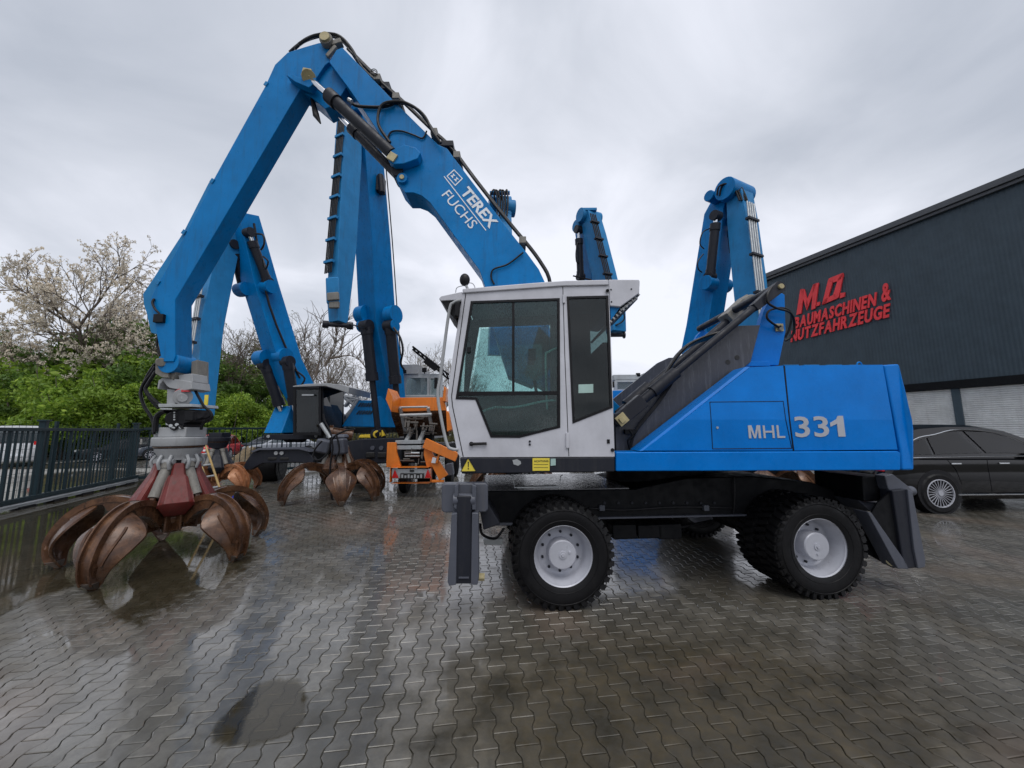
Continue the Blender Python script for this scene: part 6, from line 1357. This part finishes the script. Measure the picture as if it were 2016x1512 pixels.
    for fx_ in (.195, .80):
        for s in (-1, 1):
            c = Vector((fx_ * L - L / 2, s * (hw - .115), wr))
            b = B(); b.cyl(Vector((c.x, s * (hw - .25), wr + .02)), Vector((c.x, s * (hw + .004), wr + .02)), wr * 1.12, 30); a_ = b.o('wheel_arch', 'black_plastic', None); adopt(a_, root)
            b = B(); b.lathe([(wr * .68, -.11 * s * -1), (wr * .9, .118 * s), (wr, .09 * s), (wr, -.09 * s), (wr * .68, -.1 * s)], axis='Y', n=32); b.v = [(c.x + p[0], c.y + p[1] + .022 * s, c.z + p[2]) for p in b.v]; t_ = b.o('wheel', 'rubber', None); adopt(t_, root)
            b = B(); yo = c.y + s * .128
            b.lathe([(wr * .70, 0), (wr * .70, .012 * s), (wr * .66, .014 * s), (wr * .64, -.02 * s)], axis='Y', n=32); b.v = [(c.x + p[0], yo + p[1], c.z + p[2]) for p in b.v]
            ns = 24 if kind == 'suv' else 10
            for k in range(ns):
                a = 2 * math.pi * k / ns; p0_ = Vector((c.x + math.cos(a) * wr * .12, yo - .005 * s, c.z + math.sin(a) * wr * .12)); p1_ = Vector((c.x + math.cos(a + .12) * wr * .66, yo + .003 * s, c.z + math.sin(a + .12) * wr * .66)); b.cyl(p0_, p1_, .006 if kind == 'suv' else .015, 4)
            b.cyl((c.x, yo - .01 * s, c.z), (c.x, yo + .012 * s, c.z), wr * .12, 12)
            w_ = b.o('rim', 'rim_silver', None); adopt(w_, t_)
            b = B(); b.cyl((c.x, yo - .06 * s, c.z), (c.x, yo - .03 * s, c.z), wr * .66, 24); w_ = b.o('brake_disc', 'dark_grey', None); adopt(w_, t_)
    b = B()
    for s in (-1, 1): b.b2((-L / 2 - .012 + .03, s * hw * .55, .80 if kind != 'van' else 1.0), (-L / 2 + .08, s * hw * .90, .92 if kind != 'van' else 1.3))
    w_ = b.o('tail_lamp', 'red_lamp', None, bevel=.01); adopt(w_, root)
    b = B()
    for s in (-1, 1): b.b2((L / 2 - .16, s * hw * .5, .62), (L / 2 - .03, s * hw * .84, .72))
    w_ = b.o('headlamp', 'galvanised', None, bevel=.01); adopt(w_, root)
    b = B(); b.b2((-L / 2 - .012, -.26, .56), (-L / 2 + .02, .26, .67)); w_ = b.o('number_plate', 'decal_white', None); adopt(w_, root)
    return root, side_poly, (L, hw, H, st, lerp)
# black SUV
rwx = 8.33; Ls = 5.1
suvx = rwx - .195 * Ls + Ls / 2
gl_ = None
S_, sp_, info = car('glossy black luxury SUV with chrome window line, parked by the roller shutters', (suvx, 8.42, 0), 0.0, Ls, 1.98, 1.72, 'car_black', 'suv', 'parked_suv', 'suv', wr=.385)
L, hw, H, stt, lerp = info
def rootpart(b, nm, m, **k):
    o = b.o(nm, m, None, **k); adopt(o, S_); return o
b = B(); arc = [(.062, 1.09), (.09, 1.20), (.14, 1.34), (.20, 1.46), (.28, H - .20), (.36, H - .12), (.45, H - .11), (.53, H - .14), (.61, H - .23), (.68, 1.30), (.725, 1.13)]
b.tube(catmull(sp_([(x * .88, z) for x, z in arc], -1, .03), 3), .012, 6); b.tube([Vector((x * L - L / 2, -hw * .955, 1.055 + .03 * math.sin(x * 3))) for x in (.05, .2, .4, .6, .66)], .010, 6, 3); rootpart(b, 'window_trim', 'chrome')
b = B(); b.tube([Vector((.26 * L - L / 2, -hw - .012, .36)), Vector((.73 * L - L / 2, -hw - .012, .36))], .016, 6); rootpart(b, 'sill_trim', 'chrome')
b = B(); b.tube([Vector((-L / 2 - .004, -.86, .94)), Vector((-L / 2 - .02, 0, .96)), Vector((-L / 2 - .004, .86, .94))], .012, 6, 4); b.tube([Vector((-L / 2 + .02, -.8, .43)), Vector((-L / 2 - .005, 0, .42)), Vector((-L / 2 + .02, .8, .43))], .014, 6, 4); rootpart(b, 'rear_trim', 'chrome')
b = B()
for x in (.275, .46):
    q = Vector((x * L - L / 2, -hw * .99, .98)); b.box(q + Vector((0, -.012, -.03)), (.20, .018, .028))
rootpart(b, 'door_handle', 'chrome', bevel=.006)
for x in (.40,):
    b = B(); b.tube([Vector((x * L - L / 2, -hw * .985, 1.03)), Vector((x * L - L / 2 - .02, -hw - .002, .8)), Vector((x * L - L / 2 - .02, -hw - .001, .40))], .004, 5); rootpart(b, 'door_gap', 'black_plastic')
b = B(); b.tube([Vector((.245 * L - L / 2, -hw * .985, 1.03)), Vector((.27 * L - L / 2, -hw - .002, .85)), Vector((.285 * L - L / 2, -hw - .001, .55))], .004, 5); rootpart(b, 'door_gap', 'black_plastic')
b = B(); b.sphere((.60 * L - L / 2, -hw - .10, 1.14), .11, 12, 8, (.8, 1.1, .75)); rootpart(b, 'wing_mirror', 'car_black')
b = B(); b.b2((.44 * L - L / 2, -hw * .96, H - .33), (.475 * L - L / 2, -hw * .80, 1.1)) if False else b.box((.33 * L - L / 2, 0, .8), (2.4, 1.5, .5)); b.box((.56 * L - L / 2, -.4, 1.15), (.12, .5, .45)); b.box((.38 * L - L / 2, 0, 1.15), (.14, 1.4, .4)); rootpart(b, 'seats', 'seat_cloth', bevel=.04)
fr_p = Fr(suvx - L / 2 - .014, 8.42, R(-90)); b = B(fr_p); lettering(fr_p, 'SLS MO 18', (-.20, .585), (.24, .585), .075, 0, .003, b, offset=.01)
o = b.o('plate_lettering', 'decal_black', S_, smooth=False)
b = B(); b.b2((-L / 2 - .014, .215, .562), (-L / 2 - .012, .26, .668)); rootpart(b, 'plate_band', 'bucket_blue')
# vehicles on the road beyond the fence
def at(px, d): q = P(px, 845, d); return Vector((q.x, d, 0))
p = at(45, 20.5); car('white box van with a yellow patch, parked beyond the sliding gate', (p.x - .2, p.y, 0), R(143), 4.9, 1.9, 2.1, 'car_white', 'van', 'parked_van', 'van')
vb = bpy.data.objects['parked_van']; fr_v = Fr(vb.location.x, vb.location.y, R(143))
pv, _, _ = None, None, None
b = B(); 
for pts in ([(4, 862), (30, 862), (30, 881), (4, 881)],):
    f_ = [WORLD.L(x, y, vb.location.y - 2.7) for x, y in pts]; 
for nm, pl_, m_ in (('yellow_patch', [(-2.47, -.80, 1.02), (-2.47, -.10, 1.02), (-2.47, -.10, 1.38), (-2.47, -.80, 1.38)], 'decal_yellow'), ('rear_glass', [(-2.455, -.62, 1.42), (-2.455, .72, 1.42), (-2.44, .68, 1.85), (-2.44, -.58, 1.85)], 'car_glass')):
    b = B(fr_v); b.prism([Vector(q) for q in pl_], [Vector(q) + Vector((.03, 0, 0)) for q in pl_]); b.o(nm, m_, vb)
p = at(232, 22.5); car('black sedan parked beyond the gate, left of the grab', (p.x, p.y + .9, 0), R(226), 4.6, 1.8, 1.42, 'car_black', kind='sedan')
p = at(318, 23.5); car('dark hatchback half hidden by the grab hoses', (p.x, p.y + 1.2, 0), R(226), 4.2, 1.8, 1.5, 'car_navy', kind='hatch')
p = at(437, 24); car('bright red hatchback behind the fence', (p.x, p.y, 0), R(112), 4.0, 1.75, 1.55, 'car_red', kind='hatch')
p = at(494, 27); car('dark grey sedan right of the red car', (p.x, p.y + 2, 0), R(212), 4.5, 1.8, 1.42, 'car_navy', kind='sedan')
p = at(535, 25); car('silver sedan behind the pale blue machine side', (p.x + .6, p.y + .5, 0), R(212), 4.6, 1.8, 1.42, 'car_silver', kind='sedan')

# ================================================================ gate and fences
def gate(label, p0, p1, h0, h1, nb, name='sliding_gate', post_every=8, thick=.05, bar=.028, posts_=True, rails=True):
    p0 = Vector(p0); p1 = Vector(p1); d = (p1 - p0); Lg = d.length; yaw = math.atan2(d.y, d.x); fr = Fr(p0.x, p0.y, yaw)
    root = thing(name, label, 'gate' if 'gate' in name else 'fence', p0)
    b = B(fr); b.b2((0, -.04, h1 - .08), (Lg, .04, h1)); b.o('top_rail', 'fence_green', root, bevel=.006)
    b = B(fr); b.b2((0, -.05, h0), (Lg, .05, h0 + .10)); b.o('bottom_rail', 'fence_green', root, bevel=.006)
    me = None
    for k in range(1, nb):
        x = Lg * k / nb; big = k % post_every == 0; w = .055 if big else bar
        if me is None or big:
            b = B(); b.box((0, 0, (h0 + h1) / 2), (w, w, h1 - h0 - .14)); o = b.o('bar' if not big else 'post', 'fence_green', None)
            if not big: me = o.data
        else: o = bpy.data.objects.new('bar', me); COL.objects.link(o)
        q = fr.M @ Vector((x, 0, 0)); o.location = q - Vector(root.location); o.rotation_euler = (0, 0, yaw); o.parent = root
    return root, fr, Lg
g0, g1 = G(-90, 1032), G(268, 950)
gt, gf, Lg = gate('dark green sliding gate with vertical bars on a steel runner, left side', g0, g1, .16, 1.83, 40, post_every=6)
b = B(gf); b.cyl((0, -.0, .11), (Lg, 0, .11), .045, 12); b.b2((0, -.05, .045), (Lg, .05, .075)); b.o('runner_tube', 'galvanised', gt)
b = B(gf)
for k in range(6): b.b2((Lg * k / 6 + .3, -.08, 0), (Lg * k / 6 + .75, .08, .06))
b.o('roller_foot', 'black_steel', gt, bevel=.005)
for t in (.34, 1.0):
    b = B(gf); b.b2((Lg * t - .06, .10, 0), (Lg * t + .06, .22, 2.0)); b.b2((Lg * t - .09, .07, 1.99), (Lg * t + .09, .25, 2.03)); b.o('guide_post', 'fence_green', gt, bevel=.006)
# mesh fence behind it
def meshfence(label, pts, h, mat='fence_green', sx=.2, posts=2.5, name='mesh_fence'):
    root = thing(name, label, 'fence', pts[0]); bw = B()
    for a, c in zip(pts[:-1], pts[1:]):
        a = Vector(a); c = Vector(c); d = c - a; n_ = max(1, int(d.length / sx))
        for z in np.arange(.1, h + .01, .2): bw.cyl(a + Vector((0, 0, z)), c + Vector((0, 0, z)), .005, 3)
        for k in range(n_): q = a + d * k / n_; bw.cyl(q + Vector((0, 0, .05)), q + Vector((0, 0, h)), .004, 3)
        m = max(1, int(d.length / posts))
        for k in range(m + 1):
            q = a + d * k / m; b = B(); b.b2(q + Vector((-.03, -.03, 0)), q + Vector((.03, .03, h + .05))); b.o('post', mat, root)
    o = bw.o('wire_mesh', mat, root, smooth=False); o['kind'] = 'stuff'
    return root
n2 = (g1 - g0).normalized(); side_ = Vector((-n2.y, n2.x, 0))
meshfence('thin dark wire mesh fence along the road behind the sliding gate', [g0 + side_ * .8 - n2 * 2, g1 + side_ * .8 + n2 * 6], 1.98)
pE0, pE1 = g1 + n2 * .3, G(520, 905)
g2 = G(300, 905); g3 = G(530, 912)
gate('dark green bar fence across the back of the yard behind the ladder', g1 + n2 * .1, g1 + n2 * .1 + Vector((9.0, 7.2, 0)), .1, 1.86, 66, name='bar_fence', post_every=12, bar=.03)
ge = g1 + n2 * .1 + Vector((9.0, 7.2, 0))
meshfence('tall green wire fence running on behind the parked machines', [ge + Vector((-9, 1.5, 0)), ge + Vector((6, 4, 0)), ge + Vector((18, 7, 0))], 2.1)

# ================================================================ ground
def sheet(name, pts, z, mat, kind='structure'):
    b = B(); b.add([(x, y, z) for x, y in pts], [tuple(range(len(pts)))]); return b.o(name, mat, None, smooth=False, kind=kind)
sheet('ground', [(-900, -300), (900, -300), (900, 1500), (-900, 1500)], -.05, 'earth')
yard_poly = [(-14, -6), (30, -6), (30, 60), (-4, 60), (-17, 34)]
YD = 17.0
# road outside the gate, verges
def off(d, t): return (g0 + n2 * t + side_ * d)
sheet('road', [tuple(off(1.2, -30)[:2]), tuple(off(1.2, 60)[:2]), tuple(off(16.5, 60)[:2]), tuple(off(16.5, -30)[:2])], -.012, 'asphalt')
sheet('grass_verge', [tuple(off(16.5, -40)[:2]), tuple(off(16.5, 80)[:2]), tuple(off(60, 80)[:2]), tuple(off(60, -40)[:2])], -.008, 'soil_grass')
b = B(); a_, c_ = off(1.1, -30), off(1.1, 60); b.prism([a_ + Vector((0, 0, -.05)), a_ + Vector((0, 0, .03)), c_ + Vector((0, 0, .03)), c_ + Vector((0, 0, -.05))], [v + side_ * .12 for v in (a_ + Vector((0, 0, -.05)), a_ + Vector((0, 0, .03)), c_ + Vector((0, 0, .03)), c_ + Vector((0, 0, -.05)))]); b.o('kerb', 'concrete', None, kind='structure')
b = B(); a_, c_ = off(16.4, -30), off(16.4, 60); b.prism([a_ + Vector((0, 0, -.05)), a_ + Vector((0, 0, .10)), c_ + Vector((0, 0, .10)), c_ + Vector((0, 0, -.05))], [v + side_ * .15 for v in (a_ + Vector((0, 0, -.05)), a_ + Vector((0, 0, .10)), c_ + Vector((0, 0, .10)), c_ + Vector((0, 0, -.05)))]); b.o('kerb', 'concrete', None, kind='structure')
# joint bed under the paving, then the stones
PY = R(7.0); pf = Fr(0, 0, PY)      # stones run a little to the left of straight ahead
bed = sheet('paved_yard', [(-14.5, -4), (32, -4), (32, 58), (-30, 58)] if False else [tuple(off(1.0, -12)[:2]), (32, -6), (32, 58), tuple(off(1.0, 60)[:2])], -.0085, 'joint_sand')
Lp, Wp, ap = .2, .1135, .022
def hwid(sx_): return None
gp = .0026
out_r = [(-.1 + gp, 0), (-.072, 0), (-.028, 1), (.028, 1), (.072, 0), (.1 - gp, 0)]     # 0 = wide end, 1 = waist
def outline(inset=0.0):
    r = []
    for y, w in out_r: r.append((Wp / 2 + (ap if w == 0 else -ap) / 1 * .55 - gp - inset, max(-.1 + gp + inset, min(.1 - gp - inset, y))))
    l = [(-x, y) for x, y in reversed(r)]
    return r + l
o1 = outline(0.0); o2 = outline(0.0035)
pv_v = [(x, y, -.003) for x, y in o1] + [(x, y, 0.0) for x, y in o2] + [(x, y, -.012) for x, y in o1]
nq = 12
pv_f = [tuple(range(nq, 2 * nq))] + [(i, (i + 1) % nq, (i + 1) % nq + nq, i + nq) for i in range(nq)] + [(i + 2 * nq, (i + 1) % nq + 2 * nq, (i + 1) % nq, i) for i in range(nq)]
V0 = np.array(pv_v); 
cam2 = np.array([0.0, 0.0])
cells = []
c_, s_ = math.cos(PY), math.sin(PY)
gy0 = (g0.y)
for i in range(-230, 290):
    for j in range(-40, 110):
        lx = i * Wp; ly = j * Lp + (Lp / 2 if i % 2 else 0); x = lx * c_ - ly * s_; y = lx * s_ + ly * c_
        if y < .2 or y > YD + 1.5 or abs(x) > 1.5 * y + 2.6: continue
        q = Vector((x, y, 0)) - g0
        if q.dot(side_) > .9: continue
        if y > 12.5 and (BF.I @ Vector((x, y, 0))).y > 0: continue
        cells.append((x, y, i, j))
cells.sort(key=lambda q: (q[1] < 1.6 or abs(q[0]) > 1.42 * q[1] + .2, q[0] ** 2 * .6 + q[1] ** 2))
prng = np.random.RandomState(5)
def hgt(x, y):
    return .0035 * mnoise.noise(Vector((x * .8, y * .8, 0))) 
paver_me = bpy.data.meshes.new('paver'); paver_me.from_pydata(pv_v, [], pv_f); paver_me.materials.append(MATS['paver_concrete'])
# a few slightly different stones so edges are not identical
metas = [paver_me]
for k in range(5):
    vv = V0.copy(); vv[:, :2] += prng.normal(0, .0009, (len(vv), 2)); vv[24:36, :2] = vv[:12, :2]; m2 = bpy.data.meshes.new('paver'); m2.from_pydata([tuple(p) for p in vv], [], pv_f); m2.materials.append(MATS['paver_concrete']); metas.append(m2)
for (x, y, i, j) in cells[:300]:
    o = bpy.data.objects.new('paver', metas[prng.randint(6)]); COL.objects.link(o); o.parent = bed
    o.location = (x, y, hgt(x, y) + prng.normal(0, .0006)); o.rotation_euler = (prng.normal(0, .003), prng.normal(0, .003), PY + prng.normal(0, .006))
rest = cells[300:]; n = len(rest); NV = len(V0)
allv = np.empty((n, NV, 3)); 
for k, (x, y, i, j) in enumerate(rest):
    a = PY + prng.normal(0, .006); ca, sa = math.cos(a), math.sin(a); v = V0; tx_, ty_ = prng.normal(0, .003), prng.normal(0, .003)
    allv[k, :, 0] = v[:, 0] * ca - v[:, 1] * sa + x; allv[k, :, 1] = v[:, 0] * sa + v[:, 1] * ca + y; allv[k, :, 2] = v[:, 2] + hgt(x, y) + prng.normal(0, .0006) + v[:, 0] * tx_ + v[:, 1] * ty_
me = bpy.data.meshes.new('pavers'); lens = np.array([len(f_) for f_ in pv_f]); flat = np.concatenate([np.array(f_) for f_ in pv_f])
me.vertices.add(n * NV); me.vertices.foreach_set('co', allv.reshape(-1))
li = (flat[None, :] + (np.arange(n) * NV)[:, None]).reshape(-1); me.loops.add(len(li)); me.loops.foreach_set('vertex_index', li.astype(np.int32))
pls = np.tile(lens, n); me.polygons.add(len(pls)); st0 = np.concatenate([[0], np.cumsum(pls)[:-1]]); me.polygons.foreach_set('loop_start', st0.astype(np.int32)); me.polygons.foreach_set('loop_total', pls.astype(np.int32)); me.update(calc_edges=True); me.validate()
me.polygons.foreach_set('use_smooth', np.zeros(len(me.polygons), bool)); me.materials.append(MATS['paver_concrete']); po = bpy.data.objects.new('pavers', me); COL.objects.link(po); po.parent = bed; po['kind'] = 'stuff'
# further paving, too far off to tell the stones apart
q_ = [(-60, YD), (40, YD), (40, 58), (-60, 58)]
sheet('far_paving', [(-26, YD + 1.2), (32, YD + 1.2), (32, 58), (-26, 58)], -.002, 'paver_concrete')
# puddles: thin sheets of water with soft irregular rims
def puddle(label, outline_px, z=.006):
    pts = [G(x, y, z) for x, y in outline_px]; pts = catmull(pts + [pts[0]], 5)[:-1]; c = sum(pts, Vector()) / len(pts); pts = [c + (p - c) * 1.22 for p in pts]
    me = bpy.data.meshes.new('puddle'); vs = []; uv = []; fs = []; n = len(pts); ringsT = [1.0, .85, .6, .3]
    for k, t in enumerate(ringsT):
        for p in pts: vs.append(tuple(c.lerp(p, t))); uv.append([0, .34, .75, 1.0][k])
    vs.append(tuple(c)); uv.append(1)
    for k in range(3):
        for i in range(n): fs.append((k * n + i, k * n + (i + 1) % n, (k + 1) * n + (i + 1) % n, (k + 1) * n + i))
    for i in range(n): fs.append((3 * n + i, 3 * n + (i + 1) % n, 4 * n))
    me.from_pydata(vs, [], fs); me.update()
    if me.polygons[0].normal.z < 0: me.flip_normals()
    ul = me.uv_layers.new(name='UVMap')
    for l_ in me.loops: ul.data[l_.index].uv = (uv[l_.vertex_index], 0)
    me.materials.append(MATS['puddle_water']); o = bpy.data.objects.new('puddle', me); COL.objects.link(o); o['kind'] = 'structure'
    return o
puddle('', [(150, 1150), (60, 1180), (-120, 1230), (-160, 1060), (20, 1010), (150, 1000), (330, 1040), (470, 1070), (480, 1110), (380, 1160), (300, 1200), (240, 1215)])
puddle('', [(510, 1345), (585, 1340), (600, 1395), (560, 1445), (450, 1465), (425, 1430)], .005)
puddle('', [(20, 940), (230, 925), (420, 960), (300, 990), (120, 1010)], .0045)

# ================================================================ trees and shrubs
def leafcloud(centers, radii, n, size, rs, flat=.8):
    """n small quads spread through the clumps"""
    k = rs.randint(len(centers), size=n); d = rs.normal(size=(n, 3)); d /= np.linalg.norm(d, axis=1)[:, None]; r = radii[k] * (rs.rand(n) ** .45)
    p = centers[k] + d * r[:, None] * np.array([1, 1, flat]); a = rs.normal(size=(n, 3)); a /= np.linalg.norm(a, axis=1)[:, None]; b_ = np.cross(a, rs.normal(size=(n, 3))); b_ /= np.linalg.norm(b_, axis=1)[:, None] + 1e-9
    s = size * (.6 + .8 * rs.rand(n))[:, None]; v = np.stack([p - a * s - b_ * s * .15, p + b_ * s * .5, p + a * s, p - b_ * s * .5], 1)
    return v.reshape(-1, 3)
def quads_mesh(name, v, mat):
    n = len(v) // 4; me = bpy.data.meshes.new(name); me.vertices.add(len(v)); me.vertices.foreach_set('co', v.reshape(-1)); me.loops.add(n * 4); me.loops.foreach_set('vertex_index', np.arange(n * 4, dtype=np.int32)); me.polygons.add(n)
    me.polygons.foreach_set('loop_start', (np.arange(n) * 4).astype(np.int32)); me.polygons.foreach_set('loop_total', np.full(n, 4, np.int32)); me.update(calc_edges=True); me.materials.append(MATS[mat]); return me
def branches(rs, H, spread, levels=4, lean=0, up=.5, r0=.22, kids=(5, 4, 4), wig=.12, trunk_frac=.35):
    """returns list of (points, radii, level) and twig tips"""
    segs = []; tips = []
    def grow(p, d, L_, r, lv):
        n = 5 if lv < 2 else 3; pts = [p]; dd = d
        for i in range(n):
            dd = (dd + Vector(rs.normal(0, wig, 3)) + Vector((0, 0, .05 * up))).normalized(); pts.append(pts[-1] + dd * L_ / n)
        segs.append((pts, [r * (1 - .75 * i / n) for i in range(n + 1)], lv))
        if lv >= levels: tips.append((pts[-1], dd)); tips.append((pts[-2], dd)); return
        m = kids[min(lv, len(kids) - 1)]
        for k in range(m):
            t = (.30 if lv == 0 else .25) + (.7 if lv else .68) * (k + rs.rand()) / m; i = min(n - 1, int(t * n)); q = pts[i].lerp(pts[i + 1], t * n - i); az = rs.rand() * 6.283 if lv else 2.4 * k + rs.rand(); el = (.35 + .5 * rs.rand()) * (1.5 - up * .7)
            o = dd.orthogonal().normalized(); o2 = dd.cross(o); nd = (dd * math.cos(el) + (o * math.cos(az) + o2 * math.sin(az)) * math.sin(el) * spread).normalized()
            grow(q, nd, L_ * (.50 + .2 * rs.rand()) * (1.15 - .35 * t), r * .5, lv + 1)
        tips.append((pts[-1], dd))
    grow(Vector((0, 0, 0)), Vector((lean, 0, 1)).normalized(), H * .72, r0, 0)
    return segs, tips
def tree_mesh(seed, H, spread, levels, leaf=None, nleaf=0, lsize=.1, **k):
    rs = np.random.RandomState(seed); segs, tips = branches(rs, H, spread, levels, **k); tb = B(); cb = B()
    for pts, rad, lv in segs: (tb if lv == 0 else cb).tube(pts, [max(.012, q) for q in rad], 8 if lv == 0 else (5 if lv == 1 else 3))
    return tb, cb, tips, rs
def mk(b, name, mat):
    o = b.o(name, mat, None, smooth=True, ang=80); me = o.data; bpy.data.objects.remove(o); return me
def tree(label, loc, variant, sc=1.0, rot=0.0, group=None, cat='tree', name='tree'):
    root = thing(name, label, cat, loc, group, rot); root.scale = (sc, sc, sc)
    for nm, me in variant:
        o = bpy.data.objects.new(nm, me); COL.objects.link(o); o.parent = root
    return root
# blossom cherry
tb, cb, tips, rs = tree_mesh(11, 13.0, .85, 4, kids=(11, 6, 5, 4), up=.25, r0=.24, wig=.10)
trunk = mk(tb, 'trunk', 'bark'); limbs = mk(cb, 'limbs', 'twig')
tp = np.array([t[0][:] for t in tips]); n = len(tp)
cher = [('trunk', trunk), ('limbs', limbs), ('crown', quads_mesh('crown', leafcloud(tp, np.full(n, .17), 26000, .08, rs), 'blossom'))]
variants = {}
for s_, (lv, kd, lf) in enumerate((((4), (9, 5, 4, 3), 0), ((4), (8, 6, 4, 3), 0), ((4), (10, 5, 4, 3), 1500))):
    tb, cb, tips, rs = tree_mesh(21 + s_, 11.5, .9, lv, kids=kd, up=.75, r0=.17, wig=.11)
    v = [('trunk', mk(tb, 'trunk', 'bark')), ('limbs', mk(cb, 'limbs', 'twig'))]
    tp = np.array([t[0][:] for t in tips]); v.append(('crown', quads_mesh('crown', leafcloud(tp, np.full(len(tp), .12), 2600, .05, rs), 'leaf_olive')))
    variants[s_] = v
def gp_(px, d): q = P(px, 845, d); return Vector((q.x, d, -.05))
tree('pale blossoming cherry tree rising over the green shrubs at left', gp_(158, 31), cher, 1.27, 0.4, name='blossom_tree').scale = (.92, .92, 1.27)
tree('smaller blossoming tree at the far left edge', gp_(-90, 30), cher, 0.72, 2.0, name='blossom_tree')
tree('low blossoming tree between cherry and near stick', gp_(245, 33), cher, 0.80, 4.2, name='blossom_tree')
tree('wide low blossoming tree below the cherry, left edge', gp_(45, 33), cher, 0.70, 3.1, name='blossom_tree')
bare = [(455, 34, .95, 0), (480, 40, 1.0, 1), (432, 38, .8, 2), (612, 33, .90, 1), (655, 38, .85, 0), (590, 41, .9, 2), (705, 44, .78, 1), (828, 42, .88, 0), (870, 46, .9, 2), (790, 48, .86, 1), (540, 46, .8, 0), (920, 50, .7, 2)]
BT = ['tallest one just right of the near stick', 'seen through the gap under the left machine boom', 'thin one touching the right edge of the rear stick', 'above the black cab, left of the hanging stick tip', 'right behind the hanging stick tip', 'low one left of the leaning trunk', 'between the hanging stick and the tall boom', 'right of the tall boom above the white crane cab', 'against the big grey cab, behind the crane jib', 'directly behind the foot of the tall boom', 'far one above the dark blue machine boom foot', 'hidden furthest right, seen through the cab glass']
for i, (px, d, s_, v) in enumerate(bare):
    tree('bare spring tree with budding twigs, ' + BT[i], gp_(px, d), variants[v], s_, i * 1.7, 'bare trees behind the yard', name='bare_tree')
# leaning pale trunk tree behind the dark cab
b = B(); rs = np.random.RandomState(3)
def pl3(l): return [P(x, y, 30) for x, y in l]
b.tube(pl3([(590, 860), (600, 790), (622, 740), (652, 705), (690, 672), (715, 655)]), [.28, .24, .2, .15, .1, .04], 8, 3)
tr_ = thing('leaning_tree', 'leaning bare tree with a pale mossy trunk behind the black cab', 'tree', P(590, 870, 30)); b.o('trunk', 'bark', tr_)
b = B()
for l in ([(608, 765), (606, 720), (600, 670), (602, 640)], [(622, 740), (630, 700), (628, 660), (634, 620)], [(652, 705), (690, 700), (712, 712), (725, 735)], [(600, 790), (590, 740), (586, 690)], [(670, 690), (680, 650), (684, 630)], [(640, 720), (660, 680), (664, 650)]):
    b.tube(pl3(l), [.12, .09, .05, .03], 6, 3)
    q = pl3(l)
    for k in range(34):
        t = rs.rand() * (len(q) - 1); i = int(t); s = q[i].lerp(q[min(i + 1, len(q) - 1)], t - i); d = Vector((rs.normal(), rs.normal() * .6, .6 + abs(rs.normal()))).normalized(); e_ = s + d * (.8 + rs.rand() * 1.4)
        b.tube([s, s.lerp(e_, .5) + Vector(rs.normal(0, .12, 3)), e_], [.03, .02, .01], 3)
b.o('limbs', 'twig', tr_)
# bushes
def bush(seed, w, h, nl, mat, nc=26, ls=.13):
    rs = np.random.RandomState(seed); c = []
    for k in range(nc):
        a = rs.rand() * 6.283; r = w * .5 * rs.rand() ** .5; z = h * (.12 + .78 * rs.rand() * (1 - .35 * (r / (w * .5)) ** 2)); c.append((r * math.cos(a), r * math.sin(a), z))
    v = leafcloud(np.array(c), .35 + .45 * rs.rand(nc), nl, ls, rs); sb = B()
    for k in range(14):
        q = c[k]; sb.tube([Vector((q[0] * .2, q[1] * .2, 0)), Vector((q[0] * .6, q[1] * .6, q[2] * .5)), Vector((q[0] * 1.1, q[1] * 1.1, q[2] * 1.25))], [.035, .025, .01], 4)
    return [('crown', quads_mesh('crown', v, mat)), ('stems', mk(sb, 'stems', 'twig'))]
bv = [bush(31, 4.2, 4.6, 17000, 'leaf_bright', 34, .085), bush(32, 4.6, 4.0, 17000, 'leaf_bright', 34, .085), bush(33, 4.0, 5.2, 15000, 'leaf_dark', 34, .085), bush(34, 5.0, 2.4, 9000, 'leaf_olive', 26, .09)]
brs = np.random.RandomState(9)
k = 0
for row, (d, s_, cols) in enumerate(((24.5, .95, (0, 1, 0)), (28, 1.25, (0, 2, 1)), (33, 1.65, (2, 0, 2)))):
    for px in range(-60, 520, (62, 58, 62)[row]):
        v = cols[k % 3]; d2 = d + max(0, px - 240) * .022; q = gp_(px + brs.uniform(-15, 15), d2 + 1 + brs.uniform(-1, 1))
        if row == 0 and px < 60: q = q + Vector((-1.5, 3.5, 0))
        lb = ['fresh bright green shrub in the hedge beyond the fence', 'fresh bright green shrub in the hedge beyond the fence', 'darker green tall shrub in the hedge beyond the fence'][v]
        tree(lb, q, bv[v], s_ * brs.uniform(1.15, 1.55), brs.rand() * 6, ('bright hedge shrubs' if v < 2 else 'dark hedge shrubs'), 'shrub', 'shrub'); k += 1
for px, d, s_ in ((560, 38, 1.3), (640, 40, 1.4), (700, 42, 1.5), (760, 42, 1.3), (820, 46, 1.3), (880, 48, 1.2)):
    tree('brownish olive shrub under the bare trees', gp_(px, d), bv[3], s_, brs.rand() * 6, 'olive shrubs under the bare trees', 'shrub', 'shrub')
rngc = None
tree('small dark conifer tip beside the cream box body', gp_(1271, 40), [bv[2][0]], .5, 0, None, 'tree', 'conifer')
